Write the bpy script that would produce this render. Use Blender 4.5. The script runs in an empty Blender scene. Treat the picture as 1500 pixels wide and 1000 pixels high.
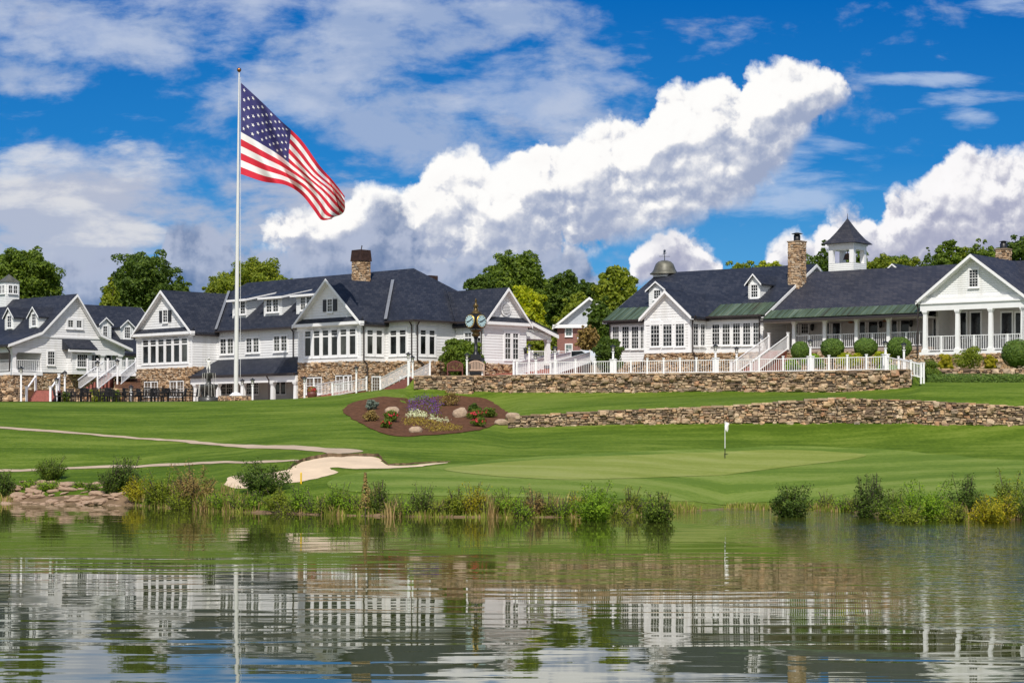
import bpy, bmesh, math, random
from math import radians as R, sin, cos, pi, sqrt
from mathutils import Vector, Matrix, noise as mnoise

sc = bpy.context.scene
COL = sc.collection
F, HY, CX, CH = 2800.0, 625.0, 750.0, 3.6      # lens in photo pixels, horizon row, centre column, eye height (m)
TZ = 6.8                                        # terrace level
random.seed(7)
rnd = random.Random(11)

# ------------------------------------------------------------------ scene helpers
def W(px, py, Y):
    return Vector(((px - CX) * Y / F, Y, CH + (HY - py) * Y / F))

def tag(o, label=None, cat=None, group=None, kind=None):
    if label: o['label'] = label
    if cat: o['category'] = cat
    if group: o['group'] = group
    if kind: o['kind'] = kind
    return o

def thing(name, label, cat, loc=(0, 0, 0), rz=0.0, group=None):
    o = bpy.data.objects.new(name, None)
    o.empty_display_size = 0.3
    COL.objects.link(o)
    o.location = loc
    o.rotation_euler = (0, 0, rz)
    return tag(o, label, cat, group)

def copy_tree(o, parent=None):
    c = o.copy(); COL.objects.link(c)
    if parent: c.parent = parent
    for ch in list(o.children): copy_tree(ch, c)
    return c

class MB:
    def __init__(s): s.v = []; s.f = []; s.m = []; s.sm = []
    def add(s, vs, fs, mi=0, smooth=False):
        b = len(s.v); s.v.extend([tuple(p) for p in vs])
        for f in fs:
            s.f.append(tuple(i + b for i in f)); s.m.append(mi); s.sm.append(smooth)
    def box(s, x0, x1, y0, y1, z0, z1, mi=0):
        vs = [(x0,y0,z0),(x1,y0,z0),(x1,y1,z0),(x0,y1,z0),(x0,y0,z1),(x1,y0,z1),(x1,y1,z1),(x0,y1,z1)]
        s.add(vs, [(3,2,1,0),(4,5,6,7),(0,1,5,4),(1,2,6,5),(2,3,7,6),(3,0,4,7)], mi)
    def cbox(s, c, dx, dy, dz, mi=0, rz=0.0):
        cs, sn = cos(rz), sin(rz); vs = []
        for z in (-dz/2, dz/2):
            for x, y in ((-dx/2,-dy/2),(dx/2,-dy/2),(dx/2,dy/2),(-dx/2,dy/2)):
                vs.append((c[0]+x*cs-y*sn, c[1]+x*sn+y*cs, c[2]+z))
        s.add(vs, [(3,2,1,0),(4,5,6,7),(0,1,5,4),(1,2,6,5),(2,3,7,6),(3,0,4,7)], mi)
    def bar(s, p, q, w, h, mi=0):
        p, q = Vector(p), Vector(q); d = (q - p)
        if d.length < 1e-6: return
        d.normalize()
        up = Vector((0,0,1)) if abs(d.z) < 0.98 else Vector((0,1,0))
        r = d.cross(up).normalized(); u = r.cross(d).normalized()
        vs = []
        for c in (p, q):
            for a, b in ((-1,-1),(1,-1),(1,1),(-1,1)):
                vs.append(c + r*(a*w/2) + u*(b*h/2))
        s.add(vs, [(3,2,1,0),(4,5,6,7),(0,1,5,4),(1,2,6,5),(2,3,7,6),(3,0,4,7)], mi)
    def tube(s, p, q, r0, r1=None, n=8, mi=0, smooth=True):
        r1 = r0 if r1 is None else r1
        p, q = Vector(p), Vector(q); d = (q - p).normalized()
        up = Vector((0,0,1)) if abs(d.z) < 0.9 else Vector((1,0,0))
        a = d.cross(up).normalized(); b = a.cross(d)
        vs = []
        for c, r in ((p, r0), (q, r1)):
            for k in range(n):
                t = 2*pi*k/n; vs.append(c + a*(r*cos(t)) + b*(r*sin(t)))
        fs = [(k, (k+1) % n, n + (k+1) % n, n + k) for k in range(n)]
        s.add(vs, fs, mi, smooth)
        s.add(vs[:n], [tuple(range(n))[::-1]], mi); s.add(vs[n:], [tuple(range(n))], mi)
    def lathe(s, c, prof, n=16, mi=0, smooth=True, a0=0.0):
        vs = []; c = Vector(c)
        for r, z in prof:
            for k in range(n):
                t = a0 + 2*pi*k/n; vs.append((c.x + r*cos(t), c.y + r*sin(t), c.z + z))
        fs = []
        for i in range(len(prof)-1):
            for k in range(n):
                fs.append((i*n+k, i*n+(k+1) % n, (i+1)*n+(k+1) % n, (i+1)*n+k))
        s.add(vs, fs, mi, smooth)
        s.add(vs[:n], [tuple(range(n))[::-1]], mi); s.add(vs[-n:], [tuple(range(n))], mi)
    def ball(s, c, rx, ry, rz, mi=0, nu=12, nv=8, jit=0.0, rg=None):
        vs = []; fs = []
        for j in range(nv+1):
            ph = pi*j/nv
            for i in range(nu):
                th = 2*pi*i/nu; k = 1 + (rg.uniform(-jit, jit) if jit else 0)
                vs.append((c[0]+rx*k*sin(ph)*cos(th), c[1]+ry*k*sin(ph)*sin(th), c[2]+rz*k*cos(ph)))
        for j in range(nv):
            for i in range(nu):
                fs.append((j*nu+i, (j+1)*nu+i, (j+1)*nu+(i+1) % nu, j*nu+(i+1) % nu))
        s.add(vs, fs, mi, True)
    def slab(s, pts, th, mi=0):
        n = len(pts); vs = [tuple(p) for p in pts] + [(p[0], p[1], p[2]-th) for p in pts]
        fs = [tuple(range(n)), tuple(range(n, 2*n))[::-1]]
        for k in range(n): fs.append((k, n+k, n+(k+1) % n, (k+1) % n))
        s.add(vs, fs, mi)
    def prism(s, poly, f0, f1, mi=0):
        """poly: list of 2D; f0,f1: functions 2D->3D for the two ends"""
        n = len(poly); vs = [f0(p) for p in poly] + [f1(p) for p in poly]
        fs = [tuple(range(n)), tuple(range(n, 2*n))[::-1]]
        for k in range(n): fs.append((k, n+k, n+(k+1) % n, (k+1) % n))
        s.add(vs, fs, mi)
    def build(s, name, mats, parent=None, loc=None, fixn=True, kind=None, bevel=0.0):
        me = bpy.data.meshes.new(name)
        L = Vector(loc) if loc is not None else Vector((0,0,0))
        me.from_pydata([(p[0]-L.x, p[1]-L.y, p[2]-L.z) for p in s.v], [], s.f)
        if not isinstance(mats, (list, tuple)): mats = [mats]
        for m in mats: me.materials.append(m)
        me.polygons.foreach_set('material_index', s.m)
        me.polygons.foreach_set('use_smooth', s.sm)
        if fixn:
            bm = bmesh.new(); bm.from_mesh(me)
            bmesh.ops.recalc_face_normals(bm, faces=bm.faces)
            bm.to_mesh(me); bm.free()
        me.update()
        o = bpy.data.objects.new(name, me)
        COL.objects.link(o)
        if parent is not None: o.parent = parent
        if loc is not None: o.location = L
        if kind: o['kind'] = kind
        return o

# ------------------------------------------------------------------ materials
def nmat(name):
    m = bpy.data.materials.new(name); m.use_nodes = True
    nt = m.node_tree
    return m, nt, nt.nodes['Principled BSDF']

def node(nt, typ, **kw):
    n = nt.nodes.new(typ)
    for k, v in kw.items():
        if k.startswith('i_'):
            key = k[2:]; key = int(key) if key.isdigit() else key.replace('_', ' ')
            n.inputs[key].default_value = v
        else: setattr(n, k, v)
    return n

def ramp(nt, fac, stops, interp='LINEAR'):
    n = nt.nodes.new('ShaderNodeValToRGB'); cr = n.color_ramp; cr.interpolation = interp
    while len(cr.elements) < len(stops): cr.elements.new(0.5)
    for e, (p, c) in zip(cr.elements, stops):
        e.position = p; e.color = (c[0], c[1], c[2], 1)
    nt.links.new(fac, n.inputs[0]); return n.outputs[0]

def coords(nt, scale=(1,1,1), kind='Object', rot=(0,0,0)):
    t = nt.nodes.new('ShaderNodeTexCoord'); mp = nt.nodes.new('ShaderNodeMapping')
    mp.inputs['Scale'].default_value = scale; mp.inputs['Rotation'].default_value = rot
    nt.links.new(t.outputs[kind], mp.inputs[0]); return mp.outputs[0]

def wpos(nt, scale=(1,1,1), rot=(0,0,0)):
    g = nt.nodes.new('ShaderNodeNewGeometry'); mp = nt.nodes.new('ShaderNodeMapping')
    mp.inputs['Scale'].default_value = scale; mp.inputs['Rotation'].default_value = rot
    nt.links.new(g.outputs['Position'], mp.inputs[0]); return mp.outputs[0]

def noise(nt, vec, scale, detail=4, rough=0.55, dist=0.0, out=0):
    n = node(nt, 'ShaderNodeTexNoise', i_Scale=scale, i_Detail=detail, i_Roughness=rough, i_Distortion=dist)
    nt.links.new(vec, n.inputs['Vector']); return n.outputs[out]

def mixc(nt, fac, a, b, mode='MIX'):
    n = nt.nodes.new('ShaderNodeMix'); n.data_type = 'RGBA'; n.blend_type = mode
    for sock, v in ((n.inputs[0], fac), (n.inputs[6], a), (n.inputs[7], b)):
        if hasattr(v, 'is_linked') or hasattr(v, 'links'): nt.links.new(v, sock)
        elif isinstance(v, (int, float)): sock.default_value = v
        else: sock.default_value = (v[0], v[1], v[2], 1)
    return n.outputs[2]

def mth(nt, op, a, b=None, c=None, clamp=False):
    n = nt.nodes.new('ShaderNodeMath'); n.operation = op; n.use_clamp = clamp
    for i, v in enumerate((a, b, c)):
        if v is None: continue
        if isinstance(v, (int, float)): n.inputs[i].default_value = v
        else: nt.links.new(v, n.inputs[i])
    return n.outputs[0]

def bump(nt, bs, h, strength=0.5, dist=0.02):
    b = node(nt, 'ShaderNodeBump', i_Strength=strength, i_Distance=dist)
    nt.links.new(h, b.inputs['Height']); nt.links.new(b.outputs[0], bs.inputs['Normal'])

def simple(name, col, rough=0.6, var=0.0, vscale=3.0, metal=0.0, spec=None, bumpd=0.0, bscale=20):
    m, nt, bs = nmat(name)
    bs.inputs['Roughness'].default_value = rough; bs.inputs['Metallic'].default_value = metal
    if spec is not None: bs.inputs['Specular IOR Level'].default_value = spec
    if var > 0:
        v = coords(nt); nz = noise(nt, v, vscale, 5)
        c = ramp(nt, nz, [(0.25, [x*(1-var) for x in col]), (0.75, [min(1, x*(1+var)) for x in col])])
        nt.links.new(c, bs.inputs['Base Color'])
    else: bs.inputs['Base Color'].default_value = (*col, 1)
    if bumpd:
        v = coords(nt); bump(nt, bs, noise(nt, v, bscale, 5), 0.6, bumpd)
    return m

M = {}
def mk_siding(name, col, period):
    m, nt, bs = nmat(name)
    bs.inputs['Roughness'].default_value = 0.45
    g = nt.nodes.new('ShaderNodeTexCoord'); sp = nt.nodes.new('ShaderNodeSeparateXYZ')
    nt.links.new(g.outputs['Object'], sp.inputs[0])
    fr = mth(nt, 'FRACT', mth(nt, 'DIVIDE', sp.outputs[2], period))
    h = mth(nt, 'SUBTRACT', 1.0, fr)                      # board thicker at its bottom edge
    lo = mth(nt, 'SMOOTH_MIN', h, mth(nt, 'MULTIPLY', fr, 6.0), 0.08)
    v = coords(nt)
    nz = noise(nt, v, 0.5, 4); nz2 = noise(nt, v, 9, 5)
    n3 = mth(nt, 'ADD', mth(nt, 'MULTIPLY', nz, 0.6), mth(nt, 'MULTIPLY', nz2, 0.4))
    st = noise(nt, coords(nt, (2.2, 2.2, 0.12)), 1.0, 4)
    c = mixc(nt, 1.0, ramp(nt, n3, [(0.3, [x*0.91 for x in col]), (0.7, col)]), ramp(nt, st, [(0.28, (0.86, 0.85, 0.82)), (0.5, (1, 1, 1))]), 'MULTIPLY')
    nt.links.new(c, bs.inputs['Base Color'])
    bump(nt, bs, lo, 0.9, 0.025)
    return m
M['siding'] = mk_siding('white_clapboard', (0.80, 0.79, 0.78), 0.19)
M['siding_fine'] = mk_siding('white_shingle_gable', (0.80, 0.80, 0.78), 0.14)
M['trim'] = simple('white_trim_paint', (0.82, 0.81, 0.80), 0.4, 0.05, 1.5)
M['post'] = simple('white_post_paint', (0.80, 0.79, 0.78), 0.45, 0.06, 3)
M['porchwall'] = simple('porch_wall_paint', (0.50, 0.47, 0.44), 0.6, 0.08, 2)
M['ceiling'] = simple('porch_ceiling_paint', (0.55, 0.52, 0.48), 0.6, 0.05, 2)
M['gutter'] = simple('dark_bronze_gutter', (0.035, 0.026, 0.024), 0.45)
M['shutter'] = simple('charcoal_shutter', (0.025, 0.024, 0.028), 0.5)
M['black'] = simple('black_iron', (0.018, 0.018, 0.02), 0.42, metal=0.3)
M['brown_metal'] = simple('aged_brown_copper', (0.06, 0.032, 0.024), 0.5, 0.5, 5, metal=0.4)
M['flash'] = simple('valley_flashing', (0.30, 0.30, 0.30), 0.45, 0.15, 3, metal=0.4)
M['gold'] = simple('gilded_trim', (0.55, 0.36, 0.08), 0.35, 0.2, 10, metal=0.8)
M['deck'] = simple('deck_boards', (0.34, 0.26, 0.22), 0.7, 0.2, 6)
M['brickstep'] = simple('red_brick_step', (0.30, 0.10, 0.075), 0.75, 0.3, 9, bumpd=0.01, bscale=30)
M['flagred'] = simple('flag_red_cloth', (0.60, 0.012, 0.035), 0.75, 0.06, 2)
M['flagwhite'] = simple('flag_white_cloth', (0.82, 0.79, 0.78), 0.75, 0.04, 2)
M['flagblue'] = simple('flag_blue_cloth', (0.035, 0.032, 0.145), 0.75, 0.08, 2)
M['pole'] = simple('brushed_white_pole', (0.74, 0.72, 0.69), 0.3, 0.06, 1.2, metal=0.15)
M['bulb'] = simple('frosted_lantern_glass', (0.75, 0.72, 0.65), 0.3)
M['shaded_white'] = simple('shade_painted_boards', (0.40, 0.42, 0.45), 0.6, 0.1, 2)  # white pediment boards with their shade painted in as grey
M['copperball'] = simple('copper_ball', (0.32, 0.13, 0.05), 0.3, metal=0.9)
M['statue'] = simple('white_marble_statue', (0.66, 0.64, 0.60), 0.5, 0.15, 6)
M['darkstone'] = simple('dark_wet_stone', (0.045, 0.045, 0.042), 0.3, 0.4, 7, bumpd=0.02, bscale=14)
M['wood_red'] = simple('red_brown_teak', (0.13, 0.035, 0.025), 0.55, 0.3, 12)
M['wood_tan'] = simple('weathered_tan_teak', (0.48, 0.33, 0.24), 0.6, 0.2, 12)
M['carpaint'] = simple('white_car_paint', (0.72, 0.74, 0.76), 0.15)
M['tyre'] = simple('black_rubber', (0.02, 0.02, 0.02), 0.7)
M['yellow'] = simple('yellow_stake_paint', (0.75, 0.47, 0.01), 0.5)
M['bark'] = simple('tree_bark', (0.075, 0.055, 0.042), 0.9, 0.4, 6, bumpd=0.05, bscale=9)
M['clockface'] = simple('pale_clock_dial', (0.42, 0.57, 0.60), 0.2)
M['cushion'] = simple('white_parasol_cloth', (0.70, 0.69, 0.66), 0.8, 0.05, 3)

def mk_glass(name, col, var):
    m, nt, bs = nmat(name)
    v = coords(nt, (1.3, 1.3, 0.7))
    nz = noise(nt, v, 1.3, 3, 0.5)
    c = ramp(nt, nz, [(0.35, [x*(1-var) for x in col]), (0.65, [x*(1+var) for x in col])])
    nt.links.new(c, bs.inputs['Base Color'])
    bs.inputs['Roughness'].default_value = 0.08
    bs.inputs['IOR'].default_value = 1.4
    bump(nt, bs, noise(nt, coords(nt), 1.2, 1), 0.35, 0.01)
    return m
M['glass'] = mk_glass('dark_window_glass', (0.016, 0.019, 0.020), 0.8)
M['glass_blind'] = mk_glass('window_glass_with_blind', (0.055, 0.058, 0.052), 0.6)
M['glass_teal'] = mk_glass('curtained_window_glass', (0.16, 0.21, 0.20), 0.45)
M['glass_door'] = mk_glass('dim_porch_glass', (0.012, 0.013, 0.016), 0.8)

def mk_slate(name, base, hue):
    m, nt, bs = nmat(name)
    t = nt.nodes.new('ShaderNodeTexCoord'); sp = nt.nodes.new('ShaderNodeSeparateXYZ')
    nt.links.new(t.outputs['Object'], sp.inputs[0])
    cb = nt.nodes.new('ShaderNodeCombineXYZ')
    nt.links.new(mth(nt, 'ADD', sp.outputs[0], mth(nt, 'MULTIPLY', sp.outputs[1], 0.97)), cb.inputs[0])
    nt.links.new(mth(nt, 'MULTIPLY', sp.outputs[2], 1.6), cb.inputs[1])
    br = node(nt, 'ShaderNodeTexBrick', i_Scale=1.0)
    br.inputs['Brick Width'].default_value = 0.34; br.inputs['Row Height'].default_value = 0.27
    br.inputs['Mortar Size'].default_value = 0.018; br.inputs['Mortar Smooth'].default_value = 0.3
    br.inputs['Bias'].default_value = 0.0
    br.inputs['Color1'].default_value = (0.25, 0.25, 0.25, 1); br.inputs['Color2'].default_value = (0.9, 0.9, 0.9, 1)
    br.inputs['Mortar'].default_value = (0.0, 0.0, 0.0, 1)
    nt.links.new(cb.outputs[0], br.inputs['Vector'])
    big = noise(nt, coords(nt, (0.5, 0.5, 1.1)), 0.55, 6, 0.62)
    f = mth(nt, 'ADD', mth(nt, 'MULTIPLY', br.outputs['Color'], 0.48), mth(nt, 'MULTIPLY', big, 0.70))
    c = ramp(nt, f, [(0.2, [x*0.55 for x in base]), (0.55, base), (0.85, hue)])
    nt.links.new(c, bs.inputs['Base Color'])
    bs.inputs['Roughness'].default_value = 0.62
    bs.inputs['Specular IOR Level'].default_value = 0.18
    bump(nt, bs, br.outputs['Color'], 0.5, 0.02)
    return m
M['slate'] = mk_slate('blue_grey_slate', (0.022, 0.025, 0.036), (0.042, 0.044, 0.055))
M['slate2'] = mk_slate('purple_grey_slate', (0.031, 0.032, 0.043), (0.054, 0.052, 0.060))

def mk_copper():
    m, nt, bs = nmat('green_copper_roof')
    v = coords(nt)
    nz = noise(nt, coords(nt, (2.6, 0.22, 0.3)), 1.0, 5, 0.6)
    c = ramp(nt, nz, [(0.3, (0.045, 0.045, 0.028)), (0.45, (0.045, 0.066, 0.034)), (0.58, (0.078, 0.110, 0.066)), (0.68, (0.13, 0.16, 0.115)), (0.8, (0.085, 0.080, 0.050))])
    nt.links.new(c, bs.inputs['Base Color']); bs.inputs['Roughness'].default_value = 0.55
    return m
M['copper'] = mk_copper()
M['verdigris'] = simple('brown_verdigris', (0.105, 0.10, 0.075), 0.5, 0.5, 2.5, metal=0.2)

def mk_stone(name, stops):
    m, nt, bs = nmat(name)
    g = nt.nodes.new('ShaderNodeNewGeometry')
    c = ramp(nt, g.outputs['Random Per Island'], stops)
    v = coords(nt); nz = noise(nt, v, 9, 6, 0.65)
    c2 = mixc(nt, 1.0, c, ramp(nt, nz, [(0.25, (0.62, 0.60, 0.58)), (0.7, (1.12, 1.1, 1.05))]), 'MULTIPLY')
    nt.links.new(c2, bs.inputs['Base Color']); bs.inputs['Roughness'].default_value = 0.9; bs.inputs['Specular IOR Level'].default_value = 0.2
    bump(nt, bs, noise(nt, v, 14, 4), 0.3, 0.02)
    return m
TAN = [(0.0, (0.19, 0.12, 0.075)), (0.15, (0.40, 0.26, 0.15)), (0.32, (0.56, 0.38, 0.23)), (0.48, (0.30, 0.195, 0.125)),
       (0.62, (0.62, 0.47, 0.32)), (0.78, (0.42, 0.30, 0.20)), (0.9, (0.66, 0.54, 0.41)), (1.0, (0.29, 0.24, 0.20))]
M['stone'] = mk_stone('tan_fieldstone', TAN)
GRY = [(0.0, (0.11, 0.08, 0.06)), (0.2, (0.36, 0.25, 0.16)), (0.4, (0.52, 0.38, 0.25)), (0.55, (0.20, 0.15, 0.11)),
       (0.72, (0.57, 0.44, 0.31)), (0.86, (0.58, 0.39, 0.23)), (0.94, (0.40, 0.22, 0.13)), (1.0, (0.30, 0.25, 0.20))]
M['drystone'] = mk_stone('grey_tan_drystone', GRY)
M['mortar'] = simple('dark_joint', (0.125, 0.092, 0.066), 0.95, 0.3, 8)
M['boulder'] = mk_stone('tan_boulder', [(0.0, (0.33, 0.235, 0.165)), (0.5, (0.42, 0.31, 0.22)), (1.0, (0.38, 0.30, 0.24))])
M['shorerock'] = mk_stone('pinkish_shore_rock', [(0.0, (0.20, 0.135, 0.095)), (0.5, (0.40, 0.28, 0.20)), (1.0, (0.28, 0.20, 0.15))])

def mk_brick():
    m, nt, bs = nmat('red_brick_wall')
    t = nt.nodes.new('ShaderNodeTexCoord'); sp = nt.nodes.new('ShaderNodeSeparateXYZ')
    nt.links.new(t.outputs['Object'], sp.inputs[0]); cb = nt.nodes.new('ShaderNodeCombineXYZ')
    nt.links.new(mth(nt, 'ADD', sp.outputs[0], sp.outputs[1]), cb.inputs[0]); nt.links.new(sp.outputs[2], cb.inputs[1])
    br = node(nt, 'ShaderNodeTexBrick', i_Scale=1.0)
    br.inputs['Brick Width'].default_value = 0.24; br.inputs['Row Height'].default_value = 0.085
    br.inputs['Mortar Size'].default_value = 0.008
    br.inputs['Color1'].default_value = (0.26, 0.085, 0.06, 1); br.inputs['Color2'].default_value = (0.17, 0.06, 0.05, 1)
    br.inputs['Mortar'].default_value = (0.36, 0.26, 0.23, 1)
    nt.links.new(cb.outputs[0], br.inputs['Vector'])
    nt.links.new(br.outputs['Color'], bs.inputs['Base Color']); bs.inputs['Roughness'].default_value = 0.85
    return m
M['brick'] = mk_brick()

def mk_leaf(name, dark, mid, light, trans=0.42):
    dark, mid, light = [[min(.8, x*k) for x, k in zip(c, (2.3, 2.05, 1.6))] for c in (dark, mid, light)]
    m, nt, bs = nmat(name)
    g = nt.nodes.new('ShaderNodeNewGeometry')
    nz = noise(nt, coords(nt), 0.9, 3)
    f = mth(nt, 'ADD', mth(nt, 'MULTIPLY', g.outputs['Random Per Island'], 0.6), mth(nt, 'MULTIPLY', nz, 0.4))
    c = ramp(nt, f, [(0.15, dark), (0.5, mid), (0.85, light)])
    nt.links.new(c, bs.inputs['Base Color'])
    bs.inputs['Roughness'].default_value = 0.55; bs.inputs['Specular IOR Level'].default_value = 0.25
    tr = nt.nodes.new('ShaderNodeBsdfTranslucent')
    nt.links.new(mixc(nt, 1.0, c, (1.3, 1.35, 0.6), 'MULTIPLY'), tr.inputs[0])
    mx = nt.nodes.new('ShaderNodeMixShader'); mx.inputs[0].default_value = trans
    nt.links.new(bs.outputs[0], mx.inputs[1]); nt.links.new(tr.outputs[0], mx.inputs[2])
    nt.links.new(mx.outputs[0], nt.nodes['Material Output'].inputs[0])
    return m
M['leaf_mid'] = mk_leaf('leaf_mid_green', (0.024, 0.044, 0.008), (0.054, 0.092, 0.013), (0.105, 0.155, 0.022))
M['leaf_dark'] = mk_leaf('leaf_dark_green', (0.018, 0.034, 0.008), (0.036, 0.068, 0.012), (0.072, 0.112, 0.018))
M['leaf_olive'] = mk_leaf('leaf_olive', (0.045, 0.070, 0.010), (0.090, 0.125, 0.014), (0.150, 0.180, 0.020))
M['leaf_yellow'] = mk_leaf('leaf_yellow_green', (0.080, 0.115, 0.008), (0.160, 0.200, 0.010), (0.29, 0.31, 0.016))
M['leaf_gold'] = mk_leaf('leaf_golden', (0.085, 0.100, 0.008), (0.150, 0.155, 0.010), (0.27, 0.235, 0.014))
M['leaf_bright'] = mk_leaf('leaf_bright_green', (0.042, 0.085, 0.008), (0.085, 0.155, 0.012), (0.16, 0.25, 0.020))
M['leaf_blue'] = mk_leaf('leaf_blue_spruce', (0.03, 0.045, 0.045), (0.06, 0.085, 0.085), (0.11, 0.15, 0.15), 0.1)
M['leaf_box'] = mk_leaf('leaf_clipped_box', (0.022, 0.045, 0.010), (0.040, 0.080, 0.014), (0.075, 0.125, 0.022), 0.2)
M['leaf_brown'] = mk_leaf('leaf_bronze', (0.060, 0.040, 0.020), (0.120, 0.090, 0.035), (0.17, 0.14, 0.05), 0.2)
M['coleus'] = mk_leaf('leaf_rusty_gold', (0.055, 0.055, 0.010), (0.11, 0.085, 0.014), (0.17, 0.14, 0.02), 0.1)
M['silver'] = mk_leaf('leaf_silver', (0.16, 0.19, 0.13), (0.27, 0.31, 0.22), (0.45, 0.48, 0.38), 0.1)
M['purple'] = mk_leaf('petal_purple', (0.022, 0.016, 0.06), (0.055, 0.024, 0.12), (0.10, 0.05, 0.22), 0.1)
M['red'] = mk_leaf('petal_red', (0.11, 0.005, 0.012), (0.17, 0.007, 0.018), (0.25, 0.018, 0.035), 0.1)
M['grassblade'] = mk_leaf('reed_green', (0.045, 0.068, 0.010), (0.095, 0.125, 0.020), (0.17, 0.20, 0.045), 0.3)
M['drygrass'] = mk_leaf('reed_dry', (0.080, 0.058, 0.030), (0.17, 0.13, 0.072), (0.30, 0.235, 0.145), 0.3)
# ------------------------------------------------------------------ terrain
# rows per column: (distance, photo row) or (distance, None, z):
# shore, bank top, strip, strip, lower wall foot, lower wall head, upper wall foot, upper wall head, bed, back
def Z(Y, py): return CH + (HY - py) * Y / F
def row(sh, pts, z8, y8=None, z9=None, y9=None, zb=7.2):
    a = [(sh - 12, -2.2), (sh - 2.5, -0.55), (sh, -0.04)]
    for (Y, py) in pts: a.append((Y, Z(Y, py)))
    yl = pts[-1][0]
    y8 = y8 or yl + 0.35
    a.append((y8, z8)); a.append((y9 or max(y8 + 6, 130), z9 if z9 is not None else z8)); a.append((165, zb)); a.append((260, zb + 8)); a.append((420, zb + 19))
    return a
COLS = [
 (-900, row(90, [(92.5,706),(95,690),(101,655),(107,626),(112,610),(120,591)], 5.2, 123, zb=6.4)),
 (0,   row(90, [(92.5,708),(95,690),(101,655),(107,627),(112,610),(120,591)], 5.2, 123, zb=6.4)),
 (200, row(87.5, [(90,712),(95.5,683),(99,665),(104,642),(111,615),(121,589.5)], 5.2, 123, zb=6.4)),
 (330, row(81, [(83,722),(92,679),(96,665),(100,651),(109,620),(122,587.5)], 5.25, 124, zb=6.4)),
 (430, row(79, [(81,728),(84.5,705),(91,672),(95,658),(107,620),(122,585)], 5.4, 124, zb=6.4)),
 (500, row(77.5, [(79.5,730),(85,697),(91,669),(94,661),(108,615),(123,579)], 5.7, 125, 5.6)),
 (560, row(77, [(79,732),(85,698),(91,674),(98,650),(110,605),(123,570.5)], 6.0, 125, 6.0)),
 (597, row(76.5, [(78.5,733),(85,699),(91,676),(101,641),(111,607),(123,569.5)], 6.1, 123.4, 6.1)),
 (605, row(76.5, [(78.5,734),(85,699),(91,677),(101,641),(111,608),(122.6,569.5)], TZ, 123.0)),
 (620, row(76.4, [(78.4,735),(85,700),(91,678),(101,640),(110,611),(122.4,569)], TZ)),
 (690, row(76, [(78,737),(84.5,703),(91,680),(103,635),(111,608),(122.2,571)], TZ)),
 (742, row(75.8, [(78,738),(84.5,705),(91,680),(107.2,627.2),(108,620),(120.5,573)], TZ)),
 (762, row(75.8, [(78,738),(84.5,705),(91,680),(107.2,625),(107.6,610.5),(120.3,573)], TZ)),
 (900, row(76.4, [(78.5,742),(86,705),(94.5,668),(106.5,621),(106.9,602.5),(117.5,573.5)], TZ)),
 (1060, row(84, [(86,738),(90,703),(99,659),(105.5,619),(105.9,596.5),(115.2,572)], TZ)),
 (1225, row(82, [(84,738),(90,700),(100,656),(105,617.5),(105.4,584.5),(111.6,574)], TZ)),
 (1332, row(76.4, [(80,738),(88.5,700),(97,665),(104,619),(104.4,588),(109,566)], TZ)),
 (1350, row(75.5, [(79,740),(88,700),(97,665),(104,619.5),(104.4,588.5),(110,562.5)], 6.35, 113.8, 7.0, 115.2)),
 (1500, row(74, [(78,742),(87,700),(96,665),(103,621),(103.4,597),(110,563)], 6.35, 113.8, 7.0, 115.2)),
 (2600, row(74, [(78,742),(87,700),(96,665),(103,621),(103.4,597),(110,563)], 6.35, 113.8, 7.0, 115.2)),
]
def pchip(xs, ys, x):
    n = len(xs)
    if x <= xs[0]: return ys[0]
    if x >= xs[-1]: return ys[-1]
    i = 0
    while x > xs[i+1]: i += 1
    def sl(k): return (ys[k+1]-ys[k])/max(1e-6, xs[k+1]-xs[k])
    def d(k):
        if k == 0: return sl(0)
        if k == n-1: return sl(n-2)
        a, b = sl(k-1), sl(k)
        if a*b <= 0: return 0.0
        return 2*a*b/(a+b)
    h = xs[i+1]-xs[i]; t = (x-xs[i])/h
    d0, d1 = d(i), d(i+1)
    return (ys[i]*(2*t**3-3*t*t+1) + h*d0*(t**3-2*t*t+t) + ys[i+1]*(-2*t**3+3*t*t) + h*d1*(t**3-t*t))
_cache = {}
def prof(px):
    k = round(px*2)
    if k in _cache: return _cache[k]
    px = k/2
    i = 0
    while i < len(COLS)-2 and px > COLS[i+1][0]: i += 1
    p0, c0 = COLS[i]; p1, c1 = COLS[i+1]
    t = min(1, max(0, (px-p0)/(p1-p0))); 
    r = ([a[0]+(b[0]-a[0])*t for a, b in zip(c0, c1)], [a[1]+(b[1]-a[1])*t for a, b in zip(c0, c1)])
    _cache[k] = r
    return r
def hgt(x, Y):
    px = CX + F*x/max(Y, 1.0)
    xs, ys = prof(px)
    z = pchip(xs, ys, Y)
    if Y > xs[2]:
        z += 0.05*mnoise.noise(Vector((x*0.07, Y*0.07, 0))) * min(1, (Y-xs[2])/6)
    return z
def G(px, py):
    """where the sight line of a photo pixel meets the ground"""
    Y = 70.0; k = (px-CX)/F; q = (HY-py)/F
    while Y < 180:
        if hgt(k*Y, Y) >= CH + q*Y: break
        Y += 0.25
    return Vector((k*Y, Y, hgt(k*Y, Y)))
def GY(px, Y):
    x = (px-CX)*Y/F
    return Vector((x, Y, hgt(x, Y)))

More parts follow.
